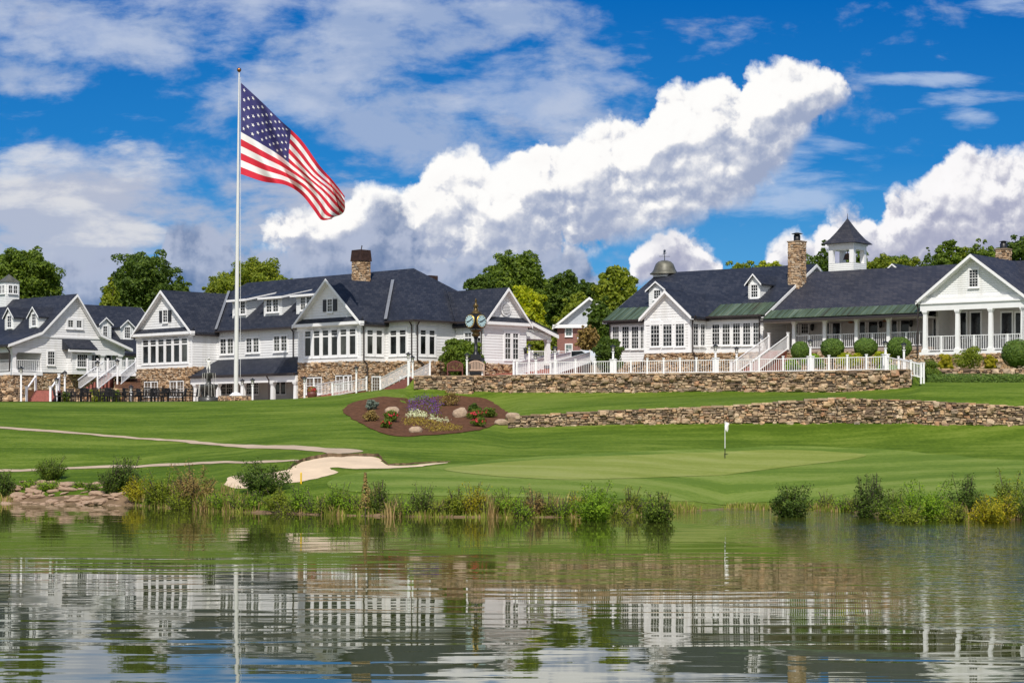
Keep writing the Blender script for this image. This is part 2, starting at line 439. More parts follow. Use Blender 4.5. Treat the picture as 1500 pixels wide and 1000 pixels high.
def grass_mat(name, c0, c1, c2, stripe=0.0, rot=0.0, sper=3.0):
    m, nt, bs = nmat(name)
    p = wpos(nt, (0.05, 0.16, 0.1), (0, 0, 0.12))
    big = noise(nt, p, 1.0, 5, 0.6)
    mid = noise(nt, wpos(nt, (0.28, 1.5, 0.5)), 1.0, 5, 0.65)
    fine = noise(nt, wpos(nt, (3.0, 5.0, 3.0)), 1.5, 4, 0.7)
    f = mth(nt, 'ADD', mth(nt, 'ADD', mth(nt, 'MULTIPLY', big, 0.70), mth(nt, 'MULTIPLY', mid, 0.65)), mth(nt, 'MULTIPLY', fine, 0.55))
    f = mth(nt, 'SUBTRACT', f, 0.45)
    if stripe:
        w = node(nt, 'ShaderNodeTexWave', i_Scale=0.314/sper, i_Distortion=2.5, i_Detail=2.0)
        w.wave_profile = 'SIN'; w.bands_direction = 'Y'
        nt.links.new(wpos(nt, (0.35, 1, 0.3), (0, 0, rot)), w.inputs['Vector'])
        f = mth(nt, 'ADD', f, mth(nt, 'MULTIPLY', mth(nt, 'SUBTRACT', w.outputs['Fac'], 0.5), stripe))
    c = ramp(nt, f, [(0.38, c0), (0.5, c1), (0.64, c2)])
    nt.links.new(c, bs.inputs['Base Color']); bs.inputs['Roughness'].default_value = 0.8
    bs.inputs['Specular IOR Level'].default_value = 0.06
    bump(nt, bs, noise(nt, wpos(nt, (1, 1, 1)), 16, 5, 0.8), 0.9, 0.05)
    return m
M['lawn'] = grass_mat('mown_lawn', (0.060, 0.104, 0.009), (0.096, 0.150, 0.014), (0.150, 0.200, 0.030), 0.05, 0.05, 5.5)
M['fringe'] = grass_mat('green_fringe', (0.100, 0.158, 0.022), (0.140, 0.200, 0.032), (0.185, 0.235, 0.052), 0.17, -0.06, 3.4)
M['green'] = grass_mat('putting_green', (0.190, 0.228, 0.045), (0.225, 0.258, 0.060), (0.262, 0.285, 0.085), 0.14, 0.1, 2.6)
M['sand'] = simple('bunker_sand', (0.60, 0.465, 0.325), 0.9, 0.14, 0.9, bumpd=0.05, bscale=4, spec=0.08)
M['path'] = simple('cart_path_concrete', (0.42, 0.325, 0.235), 0.85, 0.14, 0.7, spec=0.08)
M['mulch'] = simple('brown_mulch', (0.105, 0.050, 0.027), 0.95, 0.45, 4, bumpd=0.06, bscale=9, spec=0.08)
M['paving'] = simple('terrace_paving', (0.34, 0.27, 0.22), 0.85, 0.2, 2)
M['soil'] = simple('bank_soil', (0.17, 0.115, 0.07), 0.95, 0.35, 2, bumpd=0.05, bscale=6, spec=0.08)

mb = MB()
pxs = []
p = -900.0
while p < -150: pxs.append(p); p += 50
while p < 1650: pxs.append(p); p += 7.5
while p <= 2600: pxs.append(p); p += 50
NR = 132
fr = []
for j in range(NR): fr.append(j/(NR-1))
for px in pxs:
    xs, ys = prof(px)
    # rows: evenly fine through the visible slope, exact at wall breaks
    ctrl = xs
    rows = []
    seg = [3, 4, 4, 14, 16, 20, 6, 26, 4, 8, 8, 8, 8]
    for i in range(len(ctrl)-1):
        n = seg[i] if i < len(seg) else 6
        for k in range(n): rows.append(ctrl[i] + (ctrl[i+1]-ctrl[i])*k/n)
    rows.append(ctrl[-1])
    for Y in rows:
        x = (px-CX)*Y/F
        mb.v.append((x, Y, hgt(x, Y)))
nr = len(rows)
for i in range(len(pxs)-1):
    for j in range(nr-1):
        mb.f.append((i*nr+j, (i+1)*nr+j, (i+1)*nr+j+1, i*nr+j+1)); mb.m.append(0); mb.sm.append(True)
mb.build('lawn', M['lawn'], fixn=False, kind='structure')
mb = MB()
mb.add([(-3000,415,25),(3000,415,25),(6000,6000,60),(-6000,6000,60)], [(0,1,2,3)])
mb.build('far_ground', M['lawn'], fixn=False, kind='structure')

def sheet(name, outline, mat, off, step=1.0, world=False, kind='structure', zfun=None):
    """a thin layer lying on the ground inside an outline of photo pixels"""
    pts = outline if world else [G(*q) for q in outline]
    # round the outline
    for _ in range(3):
        q = []
        for i in range(len(pts)):
            a, b = pts[i], pts[(i+1) % len(pts)]
            q.append(a*0.75 + b*0.25); q.append(a*0.25 + b*0.75)
        pts = q
    if name in ('bunker_sand', 'cart_path', 'cart_path_branch', 'mulch_bed', 'fringe'):
        pts = [p + Vector((mnoise.noise(p*.9), mnoise.noise(p*.9+Vector((7,3,1))), 0))*.22 + Vector((mnoise.noise(p*2.9), mnoise.noise(p*2.9+Vector((7,3,1))), 0))*.07 for p in pts]
    bm = bmesh.new()
    vs = [bm.verts.new((p.x, p.y, 0)) for p in pts]
    f = bm.faces.new(vs)
    bmesh.ops.triangulate(bm, faces=[f])
    x0 = min(p.x for p in pts); x1 = max(p.x for p in pts); y0 = min(p.y for p in pts); y1 = max(p.y for p in pts)
    x = math.floor(x0/step)*step + step
    sx = step*1.6
    while x < x1:
        bmesh.ops.bisect_plane(bm, geom=bm.verts[:]+bm.edges[:]+bm.faces[:], plane_co=(x,0,0), plane_no=(1,0,0)); x += sx
    y = math.floor(y0/step)*step + step
    while y < y1:
        bmesh.ops.bisect_plane(bm, geom=bm.verts[:]+bm.edges[:]+bm.faces[:], plane_co=(0,y,0), plane_no=(0,1,0)); y += step*0.6
    for v in bm.verts: v.co.z = hgt(v.co.x, v.co.y) + off
    for f in bm.faces:
        f.smooth = True
        if f.normal.z < 0: f.normal_flip()
    bm.normal_update()
    for f in bm.faces:
        if f.normal.z < 0: f.normal_flip()
    me = bpy.data.meshes.new(name); bm.to_mesh(me); bm.free(); me.materials.append(mat)
    o = bpy.data.objects.new(name, me); COL.objects.link(o)
    o['kind'] = kind
    return o

sheet('fringe', [(480,700),(560,690.5),(640,682),(700,676),(770,670),(900,663),(1000,658.5),(1100,654),(1200,653.5),(1290,658),(1380,666),(1440,672),(1530,676),(1700,682),(1900,686),(1900,722),(1720,728),
                 (1540,728),(1440,730),(1330,732),(1240,733),(1150,735),(1050,736),(950,736),(850,733),(760,729),(660,727),(560,724),(480,720)], M['fringe'], 0.02, 0.5)
sheet('putting_green', [(640,688),(690,682),(770,675),(900,669.5),(1060,662.5),(1140,660),(1215,661.5),(1275,666.5),(1260,672),(1200,679),(1120,689),(1000,698),(900,703),(820,703.5),(740,700),(680,694)], M['green'], 0.036, 0.5)
SAND = [(326,702),(347,696.5),(420,690),(432,681),(450,674.5),(480,670),(520,668.8),(553,669.2),(559,676),(568,682.5),(600,682),(640,679),(660,677.4),(640,680),(605,684.4),(560,687.4),(510,687.3),(478,684),(492,689),(497,693),(470,700),(440,706),(425,707.5),(380,714),(337,716.5)]
sheet('bunker_sand', SAND, M['sand'], 0.02, 0.6)
# turf lip along the back of the bunker
mb = MB()
lip = [(421,689.5),(432,680.6),(450,674.1),(480,669.6),(520,668.4),(554,668.8),(560,675.6),(569,682),(600,680.5),(640,677.3),(664,676.2)]
LP = []
for a, b in zip(lip[:-1], lip[1:]):
    for k in range(6): LP.append(G(a[0]+(b[0]-a[0])*k/6, a[1]+(b[1]-a[1])*k/6))
for i, p in enumerate(LP):
    w = 0.20*math.sin(pi*min(1, (i+1)/len(LP)))**0.5*(1 if i < 36 else .45) * (1+0.4*mnoise.noise(p*0.8))
    mb.v += [(p.x, p.y-0.04, p.z+0.0), (p.x, p.y-0.02, p.z+0.16*w/0.22+0.02), (p.x, p.y+0.7, p.z+0.14*w/0.22+0.03), (p.x, p.y+1.7, hgt(p.x, p.y+1.7)+0.0)]
for i in range(len(LP)-1):
    for k in range(3):
        mb.f.append((i*4+k, (i+1)*4+k, (i+1)*4+k+1, i*4+k+1)); mb.m.append(0 if k == 0 else 1); mb.sm.append(k > 0)
mb.build('bunker_lip', [M['soil'], M['lawn']], kind='structure', fixn=False)
def strip(cl, hw):
    up = [(a, b-h) for (a, b), h in zip(cl, hw)]; dn = [(a, b+h) for (a, b), h in zip(cl, hw)]
    return up + dn[::-1]
sheet('cart_path', [(-120,620.5),(0,625.6),(100,633),(200,641),(300,647.6),(400,653.6),(470,656.6),(525,658.6),(534,660.6),(525,663.5),(490,666.2),(470,669.5),(452,672),(470,667),(478,664),(462,662),(400,658.2),(300,650.8),(200,643.6),(100,635.4),(0,628),(-120,623)], M['path'], 0.025, 0.6)
sheet('cart_path_branch', [(-120,690),(0,688.2),(100,685),(200,681.2),(300,678.2),(400,675.4),(440,673.5),(440,675.5),(400,678),(300,681.2),(200,684.2),(100,688),(0,691.6),(-120,693.5)], M['path'], 0.025, 0.6)
BED = [(500,600),(512,591),(535,586),(575,583),(640,579.5),(690,581),(725,590),(744,603),(741,614),(722,626),(690,632.5),(650,637),(600,641),(560,637),(530,622),(508,610)]
sheet('mulch_bed', BED, M['mulch'], 0.035, 0.45)
# terrace and patio paving, bank soil
sheet('terrace', [W(612,553,124.5)] + [W(px,553,y) for px, y in ((700,123.6),(800,120.6),(900,118.8),(1060,116.2),(1225,113),(1320,110.5))] +
      [W(1322,553,114),W(1225,553,124),(W(1060,553,132)),W(900,553,140),W(760,553,150),W(640,553,140)], M['paving'], 0.03, 1.5, world=True)
sheet('patio', [W(-80,585,122.6),W(100,585,122.8),W(300,585,124),W(420,585,125),W(480,585,128),W(440,585,140),W(300,585,150),W(100,585,150),W(-80,585,150)], M['paving'], 0.03, 1.5, world=True)
pts = [GY(px, prof(px)[0][2]-1.6) for px in range(-120, 1640, 20)] + [GY(px, prof(px)[0][2]+ (1.2 if px < 200 else 0.35) + 0.5*mnoise.noise(Vector((px*0.02,0,0)))) for px in range(1620, -140, -20)]
sheet('bank_soil', pts, M['soil'], 0.02, 0.8, world=True)

# ------------------------------------------------------------------ water
def mk_water():
    m, nt, bs = nmat('pond_water')
    bs.inputs['Base Color'].default_value = (0.050, 0.060, 0.011, 1)
    bs.inputs['Roughness'].default_value = 0.015
    bs.inputs['IOR'].default_value = 1.48
    bs.inputs['Specular IOR Level'].default_value = 0.5
    # long lazy ripples near, smoother far, ruffled patch on the right
    n1 = noise(nt, wpos(nt, (0.15, 0.80, 1), (0,0,0.03)), 1.0, 1.5, 0.45, 0.8)
    n2 = noise(nt, wpos(nt, (0.35, 2.2, 1), (0,0,-0.06)), 1.0, 3, 0.55)
    n3 = noise(nt, wpos(nt, (0.05, 0.22, 1), (0,0,0.1)), 1.0, 2, 0.5)
    n4 = noise(nt, wpos(nt, (1.3, 3.0, 1)), 1.0, 2, 0.55)
    h = mth(nt, 'ADD', mth(nt, 'ADD', mth(nt, 'MULTIPLY', n1, 0.0085), mth(nt, 'MULTIPLY', n2, 0.0011)), mth(nt, 'MULTIPLY', n3, 0.010))
    sp = nt.nodes.new('ShaderNodeSeparateXYZ'); nt.links.new(wpos(nt), sp.inputs[0])
    wv = noise(nt, wpos(nt, (0.05, 0.08, 1)), 1.0, 3)
    a = mth(nt, 'ADD', mth(nt, 'MULTIPLY', mth(nt, 'SUBTRACT', sp.outputs[0], 6.0), 0.20), mth(nt, 'ADD', mth(nt, 'MULTIPLY', mth(nt, 'SUBTRACT', sp.outputs[1], 66.0), 0.012), mth(nt, 'MULTIPLY', mth(nt, 'SUBTRACT', wv, .5), 2.4)))
    ruf = mth(nt, 'MULTIPLY', a, 0.8, clamp=True)
    h = mth(nt, 'ADD', h, mth(nt, 'MULTIPLY', mth(nt, 'MULTIPLY', n4, ruf), 0.055))
    gust = noise(nt, wpos(nt, (0.05, 0.13, 1), (0,0,0.3)), 1.0, 3, 0.6)
    h = mth(nt, 'MULTIPLY', h, mth(nt, 'ADD', 0.25, mth(nt, 'MULTIPLY', gust, 1.6)))
    b = node(nt, 'ShaderNodeBump', i_Strength=1.0, i_Distance=1.0)
    nt.links.new(h, b.inputs['Height']); nt.links.new(b.outputs[0], bs.inputs['Normal'])
    return m
M['water'] = mk_water()
mb = MB(); mb.add([(-400,-80,0),(400,-80,0),(400,112,0),(-400,112,0)], [(0,1,2,3)])
mb.build('pond_water', M['water'], fixn=False, kind='structure')
# ------------------------------------------------------------------ building kit
class Bld:
    """a building's own frame: s runs along the long side (right and nearer), t runs back, z is height"""
    def __init__(b, px, Y, deg, zb):
        b.o = Vector(((px-CX)*Y/F, Y)); th = R(deg); b.th = th
        b.a = Vector((cos(th), -sin(th))); b.b = Vector((sin(th), cos(th))); b.zb = zb
    def s_of(b, px, t):
        k = (px-CX)/F; p = b.o + b.b*t
        return (k*p.y - p.x)/(b.a.x - k*b.a.y)
    def t_of(b, px, s):
        k = (px-CX)/F; p = b.o + b.a*s
        return (k*p.y - p.x)/(b.b.x - k*b.b.y)
    def w(b, s, t): return b.o + b.a*s + b.b*t
    def z(b, py, s, t): return CH + (HY-py)*b.w(s, t).y/F
    def root(b, name, label, cat, group=None):
        b.r = thing(name, label, cat, (b.o.x, b.o.y, b.zb), -b.th, group); return b.r
    def put(b, mb, name, mats, parent=None, **kw):
        mb.v = [(p[0], p[1], p[2]-b.zb) for p in mb.v]
        return mb.build(name, mats, parent if parent is not None else b.r, **kw)

class Face:
    """a wall plane. 's': runs along s at t=c, outward -t.  't': runs along t at s=c, outward +s"""
    def __init__(f, b, kind, c): f.b = b; f.k = kind; f.c = c
    def pt(f, u, o, z): return (u, f.c-o, z) if f.k == 's' else (f.c+o, u, z)
    def u(f, px): return f.b.s_of(px, f.c) if f.k == 's' else f.b.t_of(px, f.c)
    def zz(f, py, u): return f.b.z(py, u, f.c) if f.k == 's' else f.b.z(py, f.c, u)
    def box(f, mb, u0, u1, o0, o1, z0, z1, mi=0):
        p, q = f.pt(u0, o0, z0), f.pt(u1, o1, z1)
        mb.box(min(p[0],q[0]), max(p[0],q[0]), min(p[1],q[1]), max(p[1],q[1]), z0, z1, mi)

def window(f, u0, u1, z0, z1, cols=3, rows=4, transom=0.0, parent=None, glass=None, hung=True, casing=0.09, trows=2, single=False, label=None, sill=True, name='window'):
    """frame with muntins standing proud of the wall, pane set back inside it"""
    mb = MB(); c = casing
    box = lambda a, b, o0, o1, za, zb2, mi=0: f.box(mb, a, b, o0, o1, za, zb2, mi)
    box(u0-c, u0, 0, .06, z0-c, z1+c*1.3); box(u1, u1+c, 0, .06, z0-c, z1+c*1.3)
    box(u0, u1, 0, .06, z1, z1+c*1.3); box(u0, u1, 0, .06, z0-c, z0)
    if sill: box(u0-c*1.3, u1+c*1.3, 0, .11, z0-c-.05, z0-c)
    zt = z1 - (z1-z0)*transom
    if transom: box(u0, u1, 0.0, .055, zt-.05, zt+.05)
    zm = z0 + (zt-z0)*0.5
    if hung and rows: box(u0, u1, 0.012, .045, zm-.02, zm+.02)
    w = 0.019
    for k in range(1, cols): 
        x = u0 + (u1-u0)*k/cols
        if rows: box(x-w/2, x+w/2, .012, .036, z0, zt)
        if transom: box(x-w/2, x+w/2, .012, .036, zt, z1)
    for k in range(1, rows):
        z = z0 + (zt-z0)*k/rows
        if abs(z-zm) > 0.06: box(u0, u1, .012, .034, z-w/2, z+w/2)
    if transom and trows > 1:
        z = (zt+z1)/2; box(u0, u1, .012, .034, z-w/2, z+w/2)
    g = glass or (M['glass_blind'] if rnd.random() < .22 else M['glass'])
    pb = mb if single else MB()
    f.box(pb, u0, u1, 0.002, .010, z0, z1, 1 if single else 0)
    o = f.b.put(mb, name, [M['trim'], g] if single else [M['trim']], parent)
    if not single: f.b.put(pb, 'pane', [g], o)
    if label: o['label'] = label
    return o

def wgroup(f, px0, px1, py0, py1, n, cols=3, rows=4, transom=0.0, gap=0.12, **kw):
    u0, u1 = f.u(px0), f.u(px1); um = (u0+u1)/2
    z1, z0 = f.zz(py0, um), f.zz(py1, um)
    w = (u1-u0-gap*(n-1))/n
    for i in range(n):
        a = u0 + i*(w+gap)
        window(f, a, a+w, z0, z1, cols, rows, transom, casing=gap/2-0.002 if n > 1 else .09, **kw)

def shutters(f, u0, u1, z0, z1, parent):
    for a, b in ((u0-.10-.42, u0-.10), (u1+.10, u1+.52)):
        mb = MB(); f.box(mb, a, b, .0, .05, z0, z1)
        n = 9
        for k in range(n):
            z = z0 + (z1-z0)*(k+.2)/n; f.box(mb, a+.05, b-.05, .05, .065, z, z+(z1-z0)/n*.6)
        f.b.put(mb, 'shutter', [M['shutter']], parent)

def gable_roof(b, axis, lo, hi, c0, c1, zE, zR, ov=.35, rk=.3, th=.16, mat=None, trim_ends=(0,), name='roof', parent=None, mid=None, flare=None):
    """ridge along axis ('t' or 's'); lo..hi across; c0..c1 along; trim boards on the open gable end(s)"""
    mat = mat or M['slate']; mid = (lo+hi)/2 if mid is None else mid
    P3 = (lambda u, c, z: (u, c, z)) if axis == 't' else (lambda u, c, z: (c, u, z))
    mb = MB(); tb = MB()
    sl = (zR-zE)/(mid-lo); sr = (zR-zE)/(hi-mid)
    a0 = c0-rk if 0 in trim_ends else c0; a1 = c1+rk if 1 in trim_ends else c1
    dz = 0.14
    eL = (lo-ov, zE-sl*ov+dz); eR = (hi+ov, zE-sr*ov+dz); T = (mid, zR+dz)
    segs = [(eL, T), (T, eR)]
    if flare:
        fl = [(lo-ov, zE-sl*ov*.45+dz), (lo+flare[0], zE+flare[1]+dz), T, (hi-flare[0], zE+flare[1]+dz), (hi+ov, zE-sr*ov*.45+dz)]
        segs = list(zip(fl[:-1], fl[1:]))
    for p, q in segs:
        mb.slab([P3(p[0],a0,p[1]), P3(q[0],a0,q[1]), P3(q[0],a1,q[1]), P3(p[0],a1,p[1])], th)
    for e, cc in ((0, a0), (1, a1)):
        if e not in trim_ends: continue
        d = -1 if e == 0 else 1
        for p, q in segs:
            y0, y1 = sorted((cc+d*.004, cc+d*.05))
            pl = [(p[0], p[1]-.03), (q[0], q[1]-.03), (q[0], q[1]-.24), (p[0], p[1]-.24)]
            tb.prism(pl, lambda r, y=y0: P3(r[0], y, r[1]), lambda r, y=y1: P3(r[0], y, r[1]))
            y0, y1 = sorted((cc-d*.01, cc-d*rk*.98))      # soffit
            pl = [(p[0], p[1]-.19), (q[0], q[1]-.19), (q[0], q[1]-.25), (p[0], p[1]-.25)]
            tb.prism(pl, lambda r, y=y0: P3(r[0], y, r[1]), lambda r, y=y1: P3(r[0], y, r[1]))
    if not flare:
        for e in (eL, eR):                                       # eave fascia + gutter
            sx = -1 if e is eL else 1
            x0, x1 = sorted((e[0]-sx*.01, e[0]-sx*.06))
            tb.prism([(x0, e[1]-.17), (x1, e[1]-.17), (x1, e[1]-.27), (x0, e[1]-.27)], lambda r: P3(r[0], a0+.02, r[1]), lambda r: P3(r[0], a1-.02, r[1]), 1)
    ro = b.put(mb, name, [mat], parent)
    b.put(tb, 'rake_trim', [M['trim'], M['gutter']], ro if parent is None else parent)
    return ro

def gable_wall(b, axis, lo, hi, c0, c1, z0, zE, zR, mat=None, name='wall', parent=None, mid=None):
    mid = (lo+hi)/2 if mid is None else mid
    P3 = (lambda u, c, z: (u, c, z)) if axis == 't' else (lambda u, c, z: (c, u, z))
    mb = MB(); pl = [(lo,z0),(hi,z0),(hi,zE),(mid,zR),(lo,zE)]
    mb.prism(pl, lambda r: P3(r[0], c0, r[1]), lambda r: P3(r[0], c1, r[1]))
    return b.put(mb, name, [mat or M['siding']], parent)

def plain_wall(b, s0, s1, t0, t1, z0, z1, mat=None, name='wall'):
    mb = MB(); mb.box(s0, s1, t0, t1, z0, z1); return b.put(mb, name, [mat or M['siding']])

def stone_fill(mb, P0, P1, zlo, zhi, nrm, holes=(), hmin=.10, hmax=.24, wmin=.18, wmax=.55, prot=(.03, .10), rg=None, big=0.05, gap=.012, smooth_top=None):
    """lay field stones on a vertical plane from P0 to P1 (2D), zlo/zhi functions of distance; holes: (d0,d1,z0,z1)"""
    rg = rg or rnd
    P0, P1 = Vector(P0), Vector(P1); L = (P1-P0).length; d = (P1-P0)/L; n = Vector(nrm).normalized()
    zmin = min(zlo(k*L/20) for k in range(21)); zmax = max(zhi(k*L/20) for k in range(21))
    def stone(d0, d1, z0, z1, pr, jit):
        w, h = d1-d0, z1-z0; ins = min(w, h)*rg.uniform(.16, .30)
        j = lambda a: rg.uniform(-a, a)*jit
        ring0 = [(d0,z0),(d1,z0),(d1,z1),(d0,z1)]
        # octagon-like outline: corners cut unevenly
        c = [min(w,h)*rg.uniform(.08,.34) for _ in range(4)]
        o8 = [(d0+c[0],z0+j(.02)),(d1-c[1],z0+j(.02)),(d1+j(.02),z0+c[1]),(d1+j(.02),z1-c[2]),(d1-c[2],z1+j(.02)),(d0+c[3],z1+j(.02)),(d0+j(.02),z1-c[3]),(d0+j(.02),z0+c[0])]
        cx, cz = (d0+d1)/2, (z0+z1)/2
        k = 1-2*ins/max(w, h)
        vs = []
        for (a, z) in o8:
            q = P0 + d*a + n*(pr*.45); vs.append((q.x, q.y, z))
        for (a, z) in o8:
            aa = cx+(a-cx)*(1-ins/w*1.2); za = cz+(z-cz)*(1-ins/h*1.2)
            q = P0 + d*aa + n*(pr*(1+rg.uniform(-.3,.25))); vs.append((q.x, q.y, za))
        for (a, z) in o8:
            q = P0 + d*a - n*.02; vs.append((q.x, q.y, z))
        q = P0 + d*(cx+j(.05)) + n*(pr*1.12); vs.append((q.x, q.y, cz))
        fs = []
        for i in range(8):
            i2 = (i+1) % 8
            fs += [(i, i2, 8+i2, 8+i), (16+i, 16+i2, i2, i), (8+i, 8+i2, 24)]
        mb.add(vs, fs, 0, False)
    z = zmin
    while z < zmax - 0.03:
        h = rg.uniform(hmin, hmax)
        if z + h > zmax - .05: h = zmax - z
        a = -rg.uniform(0, wmin)
        while a < L:
            w = rg.uniform(wmin, wmax)*(0.6 + 0.4*h/hmax)
            a0, a1 = max(0, a), min(L, a+w)
            a += w
            if a1-a0 < .06: continue
            am = (a0+a1)/2
            z0, z1 = z + rg.uniform(-.045,.045), z + h + rg.uniform(-.045,.05)
            if z1 <= zlo(am) + .02 or z0 >= zhi(am) - .03: continue
            z1 = min(z1, zhi(am)+rg.uniform(-.02,.05)); 
            hit = False
            for (h0, h1, hz0, hz1) in holes:
                if a1 > h0 and a0 < h1 and z1 > hz0 and z0 < hz1:
                    if a0 < h0-.1: a1 = h0-.004
                    elif a1 > h1+.1: a0 = h1+.004
                    elif z0 < hz0-.06: z1 = hz0-.004
                    elif z1 > hz1+.06: z0 = hz1+.004
                    else: hit = True
            if hit or a1-a0 < .05 or z1-z0 < .04: continue
            stone(a0+gap/2, a1-gap/2, z0+gap/2, z1-gap/2, rg.uniform(*prot), 1.0)
            if rg.random() < big:
                bw, bh = rg.uniform(.24,.50), rg.uniform(.20,.36)
                zz0 = min(z0, zhi(am)-bh)
                if zz0 > zlo(am)-.1 and am-bw/2 > 0 and am+bw/2 < L and not any(am+bw/2 > q[0] and am-bw/2 < q[1] and zz0+bh > q[2] and zz0 < q[3] for q in holes):
                    stone(am-bw/2, am+bw/2, zz0, zz0+bh, prot[1]*1.5, 1.4)
        z += h

def stone_base(b, walls, name='stone_base', mat=None):
    """walls: list of (s0,t0,s1,t1,z0,z1,holes,(ns,nt))"""
    mb = MB()
    for (s0,t0,s1,t1,z0,z1,holes,n) in walls:
        L = sqrt((s1-s0)**2+(t1-t0)**2)
        nn = Vector(n)*0.0
        core = [(s0,t0),(s1,t1)]
        mb.add([(s0+n[0]*.012,t0+n[1]*.012,z0),(s1+n[0]*.012,t1+n[1]*.012,z0),(s1+n[0]*.012,t1+n[1]*.012,z1),(s0+n[0]*.012,t0+n[1]*.012,z1)], [(0,1,2,3)], 1)
        stone_fill(mb, (s0+n[0]*.012,t0+n[1]*.012), (s1+n[0]*.012,t1+n[1]*.012), lambda d, z=z0: z, lambda d, z=z1: z, n, holes, .07, .16, .12, .36, (.03,.10), big=0.02)
    return b.put(mb, name, [mat or M['stone'], M['mortar']], fixn=False)

def railing(mb, p, q, h=.92, sp=.14, bal=.028, top=(.06,.045), lift=.12, posts=None, mi=0):
    """top rail, bottom rail and balusters from p to q (feet)"""
    p, q = Vector(p), Vector(q); up = Vector((0,0,1))
    mb.bar(p+up*h, q+up*h, top[0], top[1], mi); mb.bar(p+up*lift, q+up*lift, .06, .05, mi)
    hz = Vector((q.x-p.x, q.y-p.y, 0)); n = max(1, int(hz.length/sp))
    for k in range(1, n):
        c = p + (q-p)*(k/n)
        mb.bar(c+up*lift, c+up*(h-.02), bal, bal, mi)

def post(mb, p, h, w=.14, cap=.2, mi=0):
    p = Vector(p)
    mb.box(p.x-w/2, p.x+w/2, p.y-w/2, p.y+w/2, p.z, p.z+h, mi)
    mb.box(p.x-cap/2, p.x+cap/2, p.y-cap/2, p.y+cap/2, p.z+h, p.z+h+.05, mi)

def column(b, s, t, z0, z1, w=.3, parent=None):
    mb = MB()
    mb.box(s-w*.72, s+w*.72, t-w*.72, t+w*.72, z0, z0+.16); mb.box(s-w*.62, s+w*.62, t-w*.62, t+w*.62, z0+.16, z0+.22)
    a, c = w/2, w*.42
    vs = [(s-a,t-a,z0+.22),(s+a,t-a,z0+.22),(s+a,t+a,z0+.22),(s-a,t+a,z0+.22),(s-c,t-c,z1-.18),(s+c,t-c,z1-.18),(s+c,t+c,z1-.18),(s-c,t+c,z1-.18)]
    mb.add(vs, [(3,2,1,0),(4,5,6,7),(0,1,5,4),(1,2,6,5),(2,3,7,6),(3,0,4,7)])
    mb.box(s-w*.55, s+w*.55, t-w*.55, t+w*.55, z1-.18, z1-.10); mb.box(s-w*.65, s+w*.65, t-w*.65, t+w*.65, z1-.10, z1)
    return b.put(mb, 'column', [M['trim']], parent)

def downspout(f, px, z0, z1, kick=0.0):
    mb = MB(); u = f.u(px)
    mb.tube(f.pt(u, .10, z0), f.pt(u, .10, z1-.35), .05, n=8); mb.tube(f.pt(u, .10, z1-.37), f.pt(u, .36, z1-.03), .05, n=8)
    if kick: mb.tube(f.pt(u, .10, z0+.02), f.pt(u+kick, .16, z0-.25), .05, n=8); mb.tube(f.pt(u+kick, .16, z0-.25), f.pt(u+kick, .16, z0-1.6), .05, n=8)
    return f.b.put(mb, 'downspout', [M['gutter']])

def gutter(f, u0, u1, z, o=.36):
    mb = MB(); f.box(mb, u0, u1, o, o+.12, z-.10, z+.03)
    return f.b.put(mb, 'gutter', [M['gutter']])

def dormer(f, ul, ur, z0, zE, zP, depth, win=None, wkw=None, ov=.14, mat=None):
    """gabled dormer on a face, returns its walls; roof, window are its children"""
    b = f.b; um = (ul+ur)/2; mb = MB()
    mb.prism([(ul,z0),(ur,z0),(ur,zE),(um,zP),(ul,zE)], lambda r: f.pt(r[0], 0, r[1]), lambda r: f.pt(r[0], -depth, r[1]))
    d = b.put(mb, 'dormer', [M['siding_fine']])
    rb = MB(); sl = (zP-zE)/(um-ul); e = .10
    for a, c in (((ul-ov, zE-sl*ov+e), (um, zP+e)), ((ur+ov, zE-sl*ov+e), (um, zP+e))):
        rb.prism([a, c, (c[0], c[1]-.09), (a[0], a[1]-.09)], lambda r: f.pt(r[0], ov, r[1]), lambda r: f.pt(r[0], -depth, r[1]))
        rb.prism([(a[0],a[1]-.02), (c[0],c[1]-.02), (c[0],c[1]-.14), (a[0],a[1]-.14)], lambda r: f.pt(r[0], ov+.03, r[1]), lambda r: f.pt(r[0], ov+.003, r[1]), 1)
    b.put(rb, 'roof', [mat or M['slate'], M['trim']], d)
    if win:
        window(f, *win, parent=d, single=True, **(wkw or {}))
    return d

def chimney(b, s, t, wS, wT, z0, z1, name='chimney', mat=None, parent=None):
    mb = MB(); mb.box(s-wS/2, s+wS/2, t-wT/2, t+wT/2, z0, z1, 1)
    c = [(s-wS/2,t-wT/2),(s+wS/2,t-wT/2),(s+wS/2,t+wT/2),(s-wS/2,t+wT/2)]
    ns = [(0,-1),(1,0),(0,1),(-1,0)]
    for k in range(4):
        p, q = c[k], c[(k+1) % 4]
        stone_fill(mb, p, q, lambda d: z0, lambda d: z1, ns[k], (), .10, .2, .16, .42, (.02,.06), big=0)
    return b.put(mb, name, [mat or M['stone'], M['mortar']], parent, fixn=False)
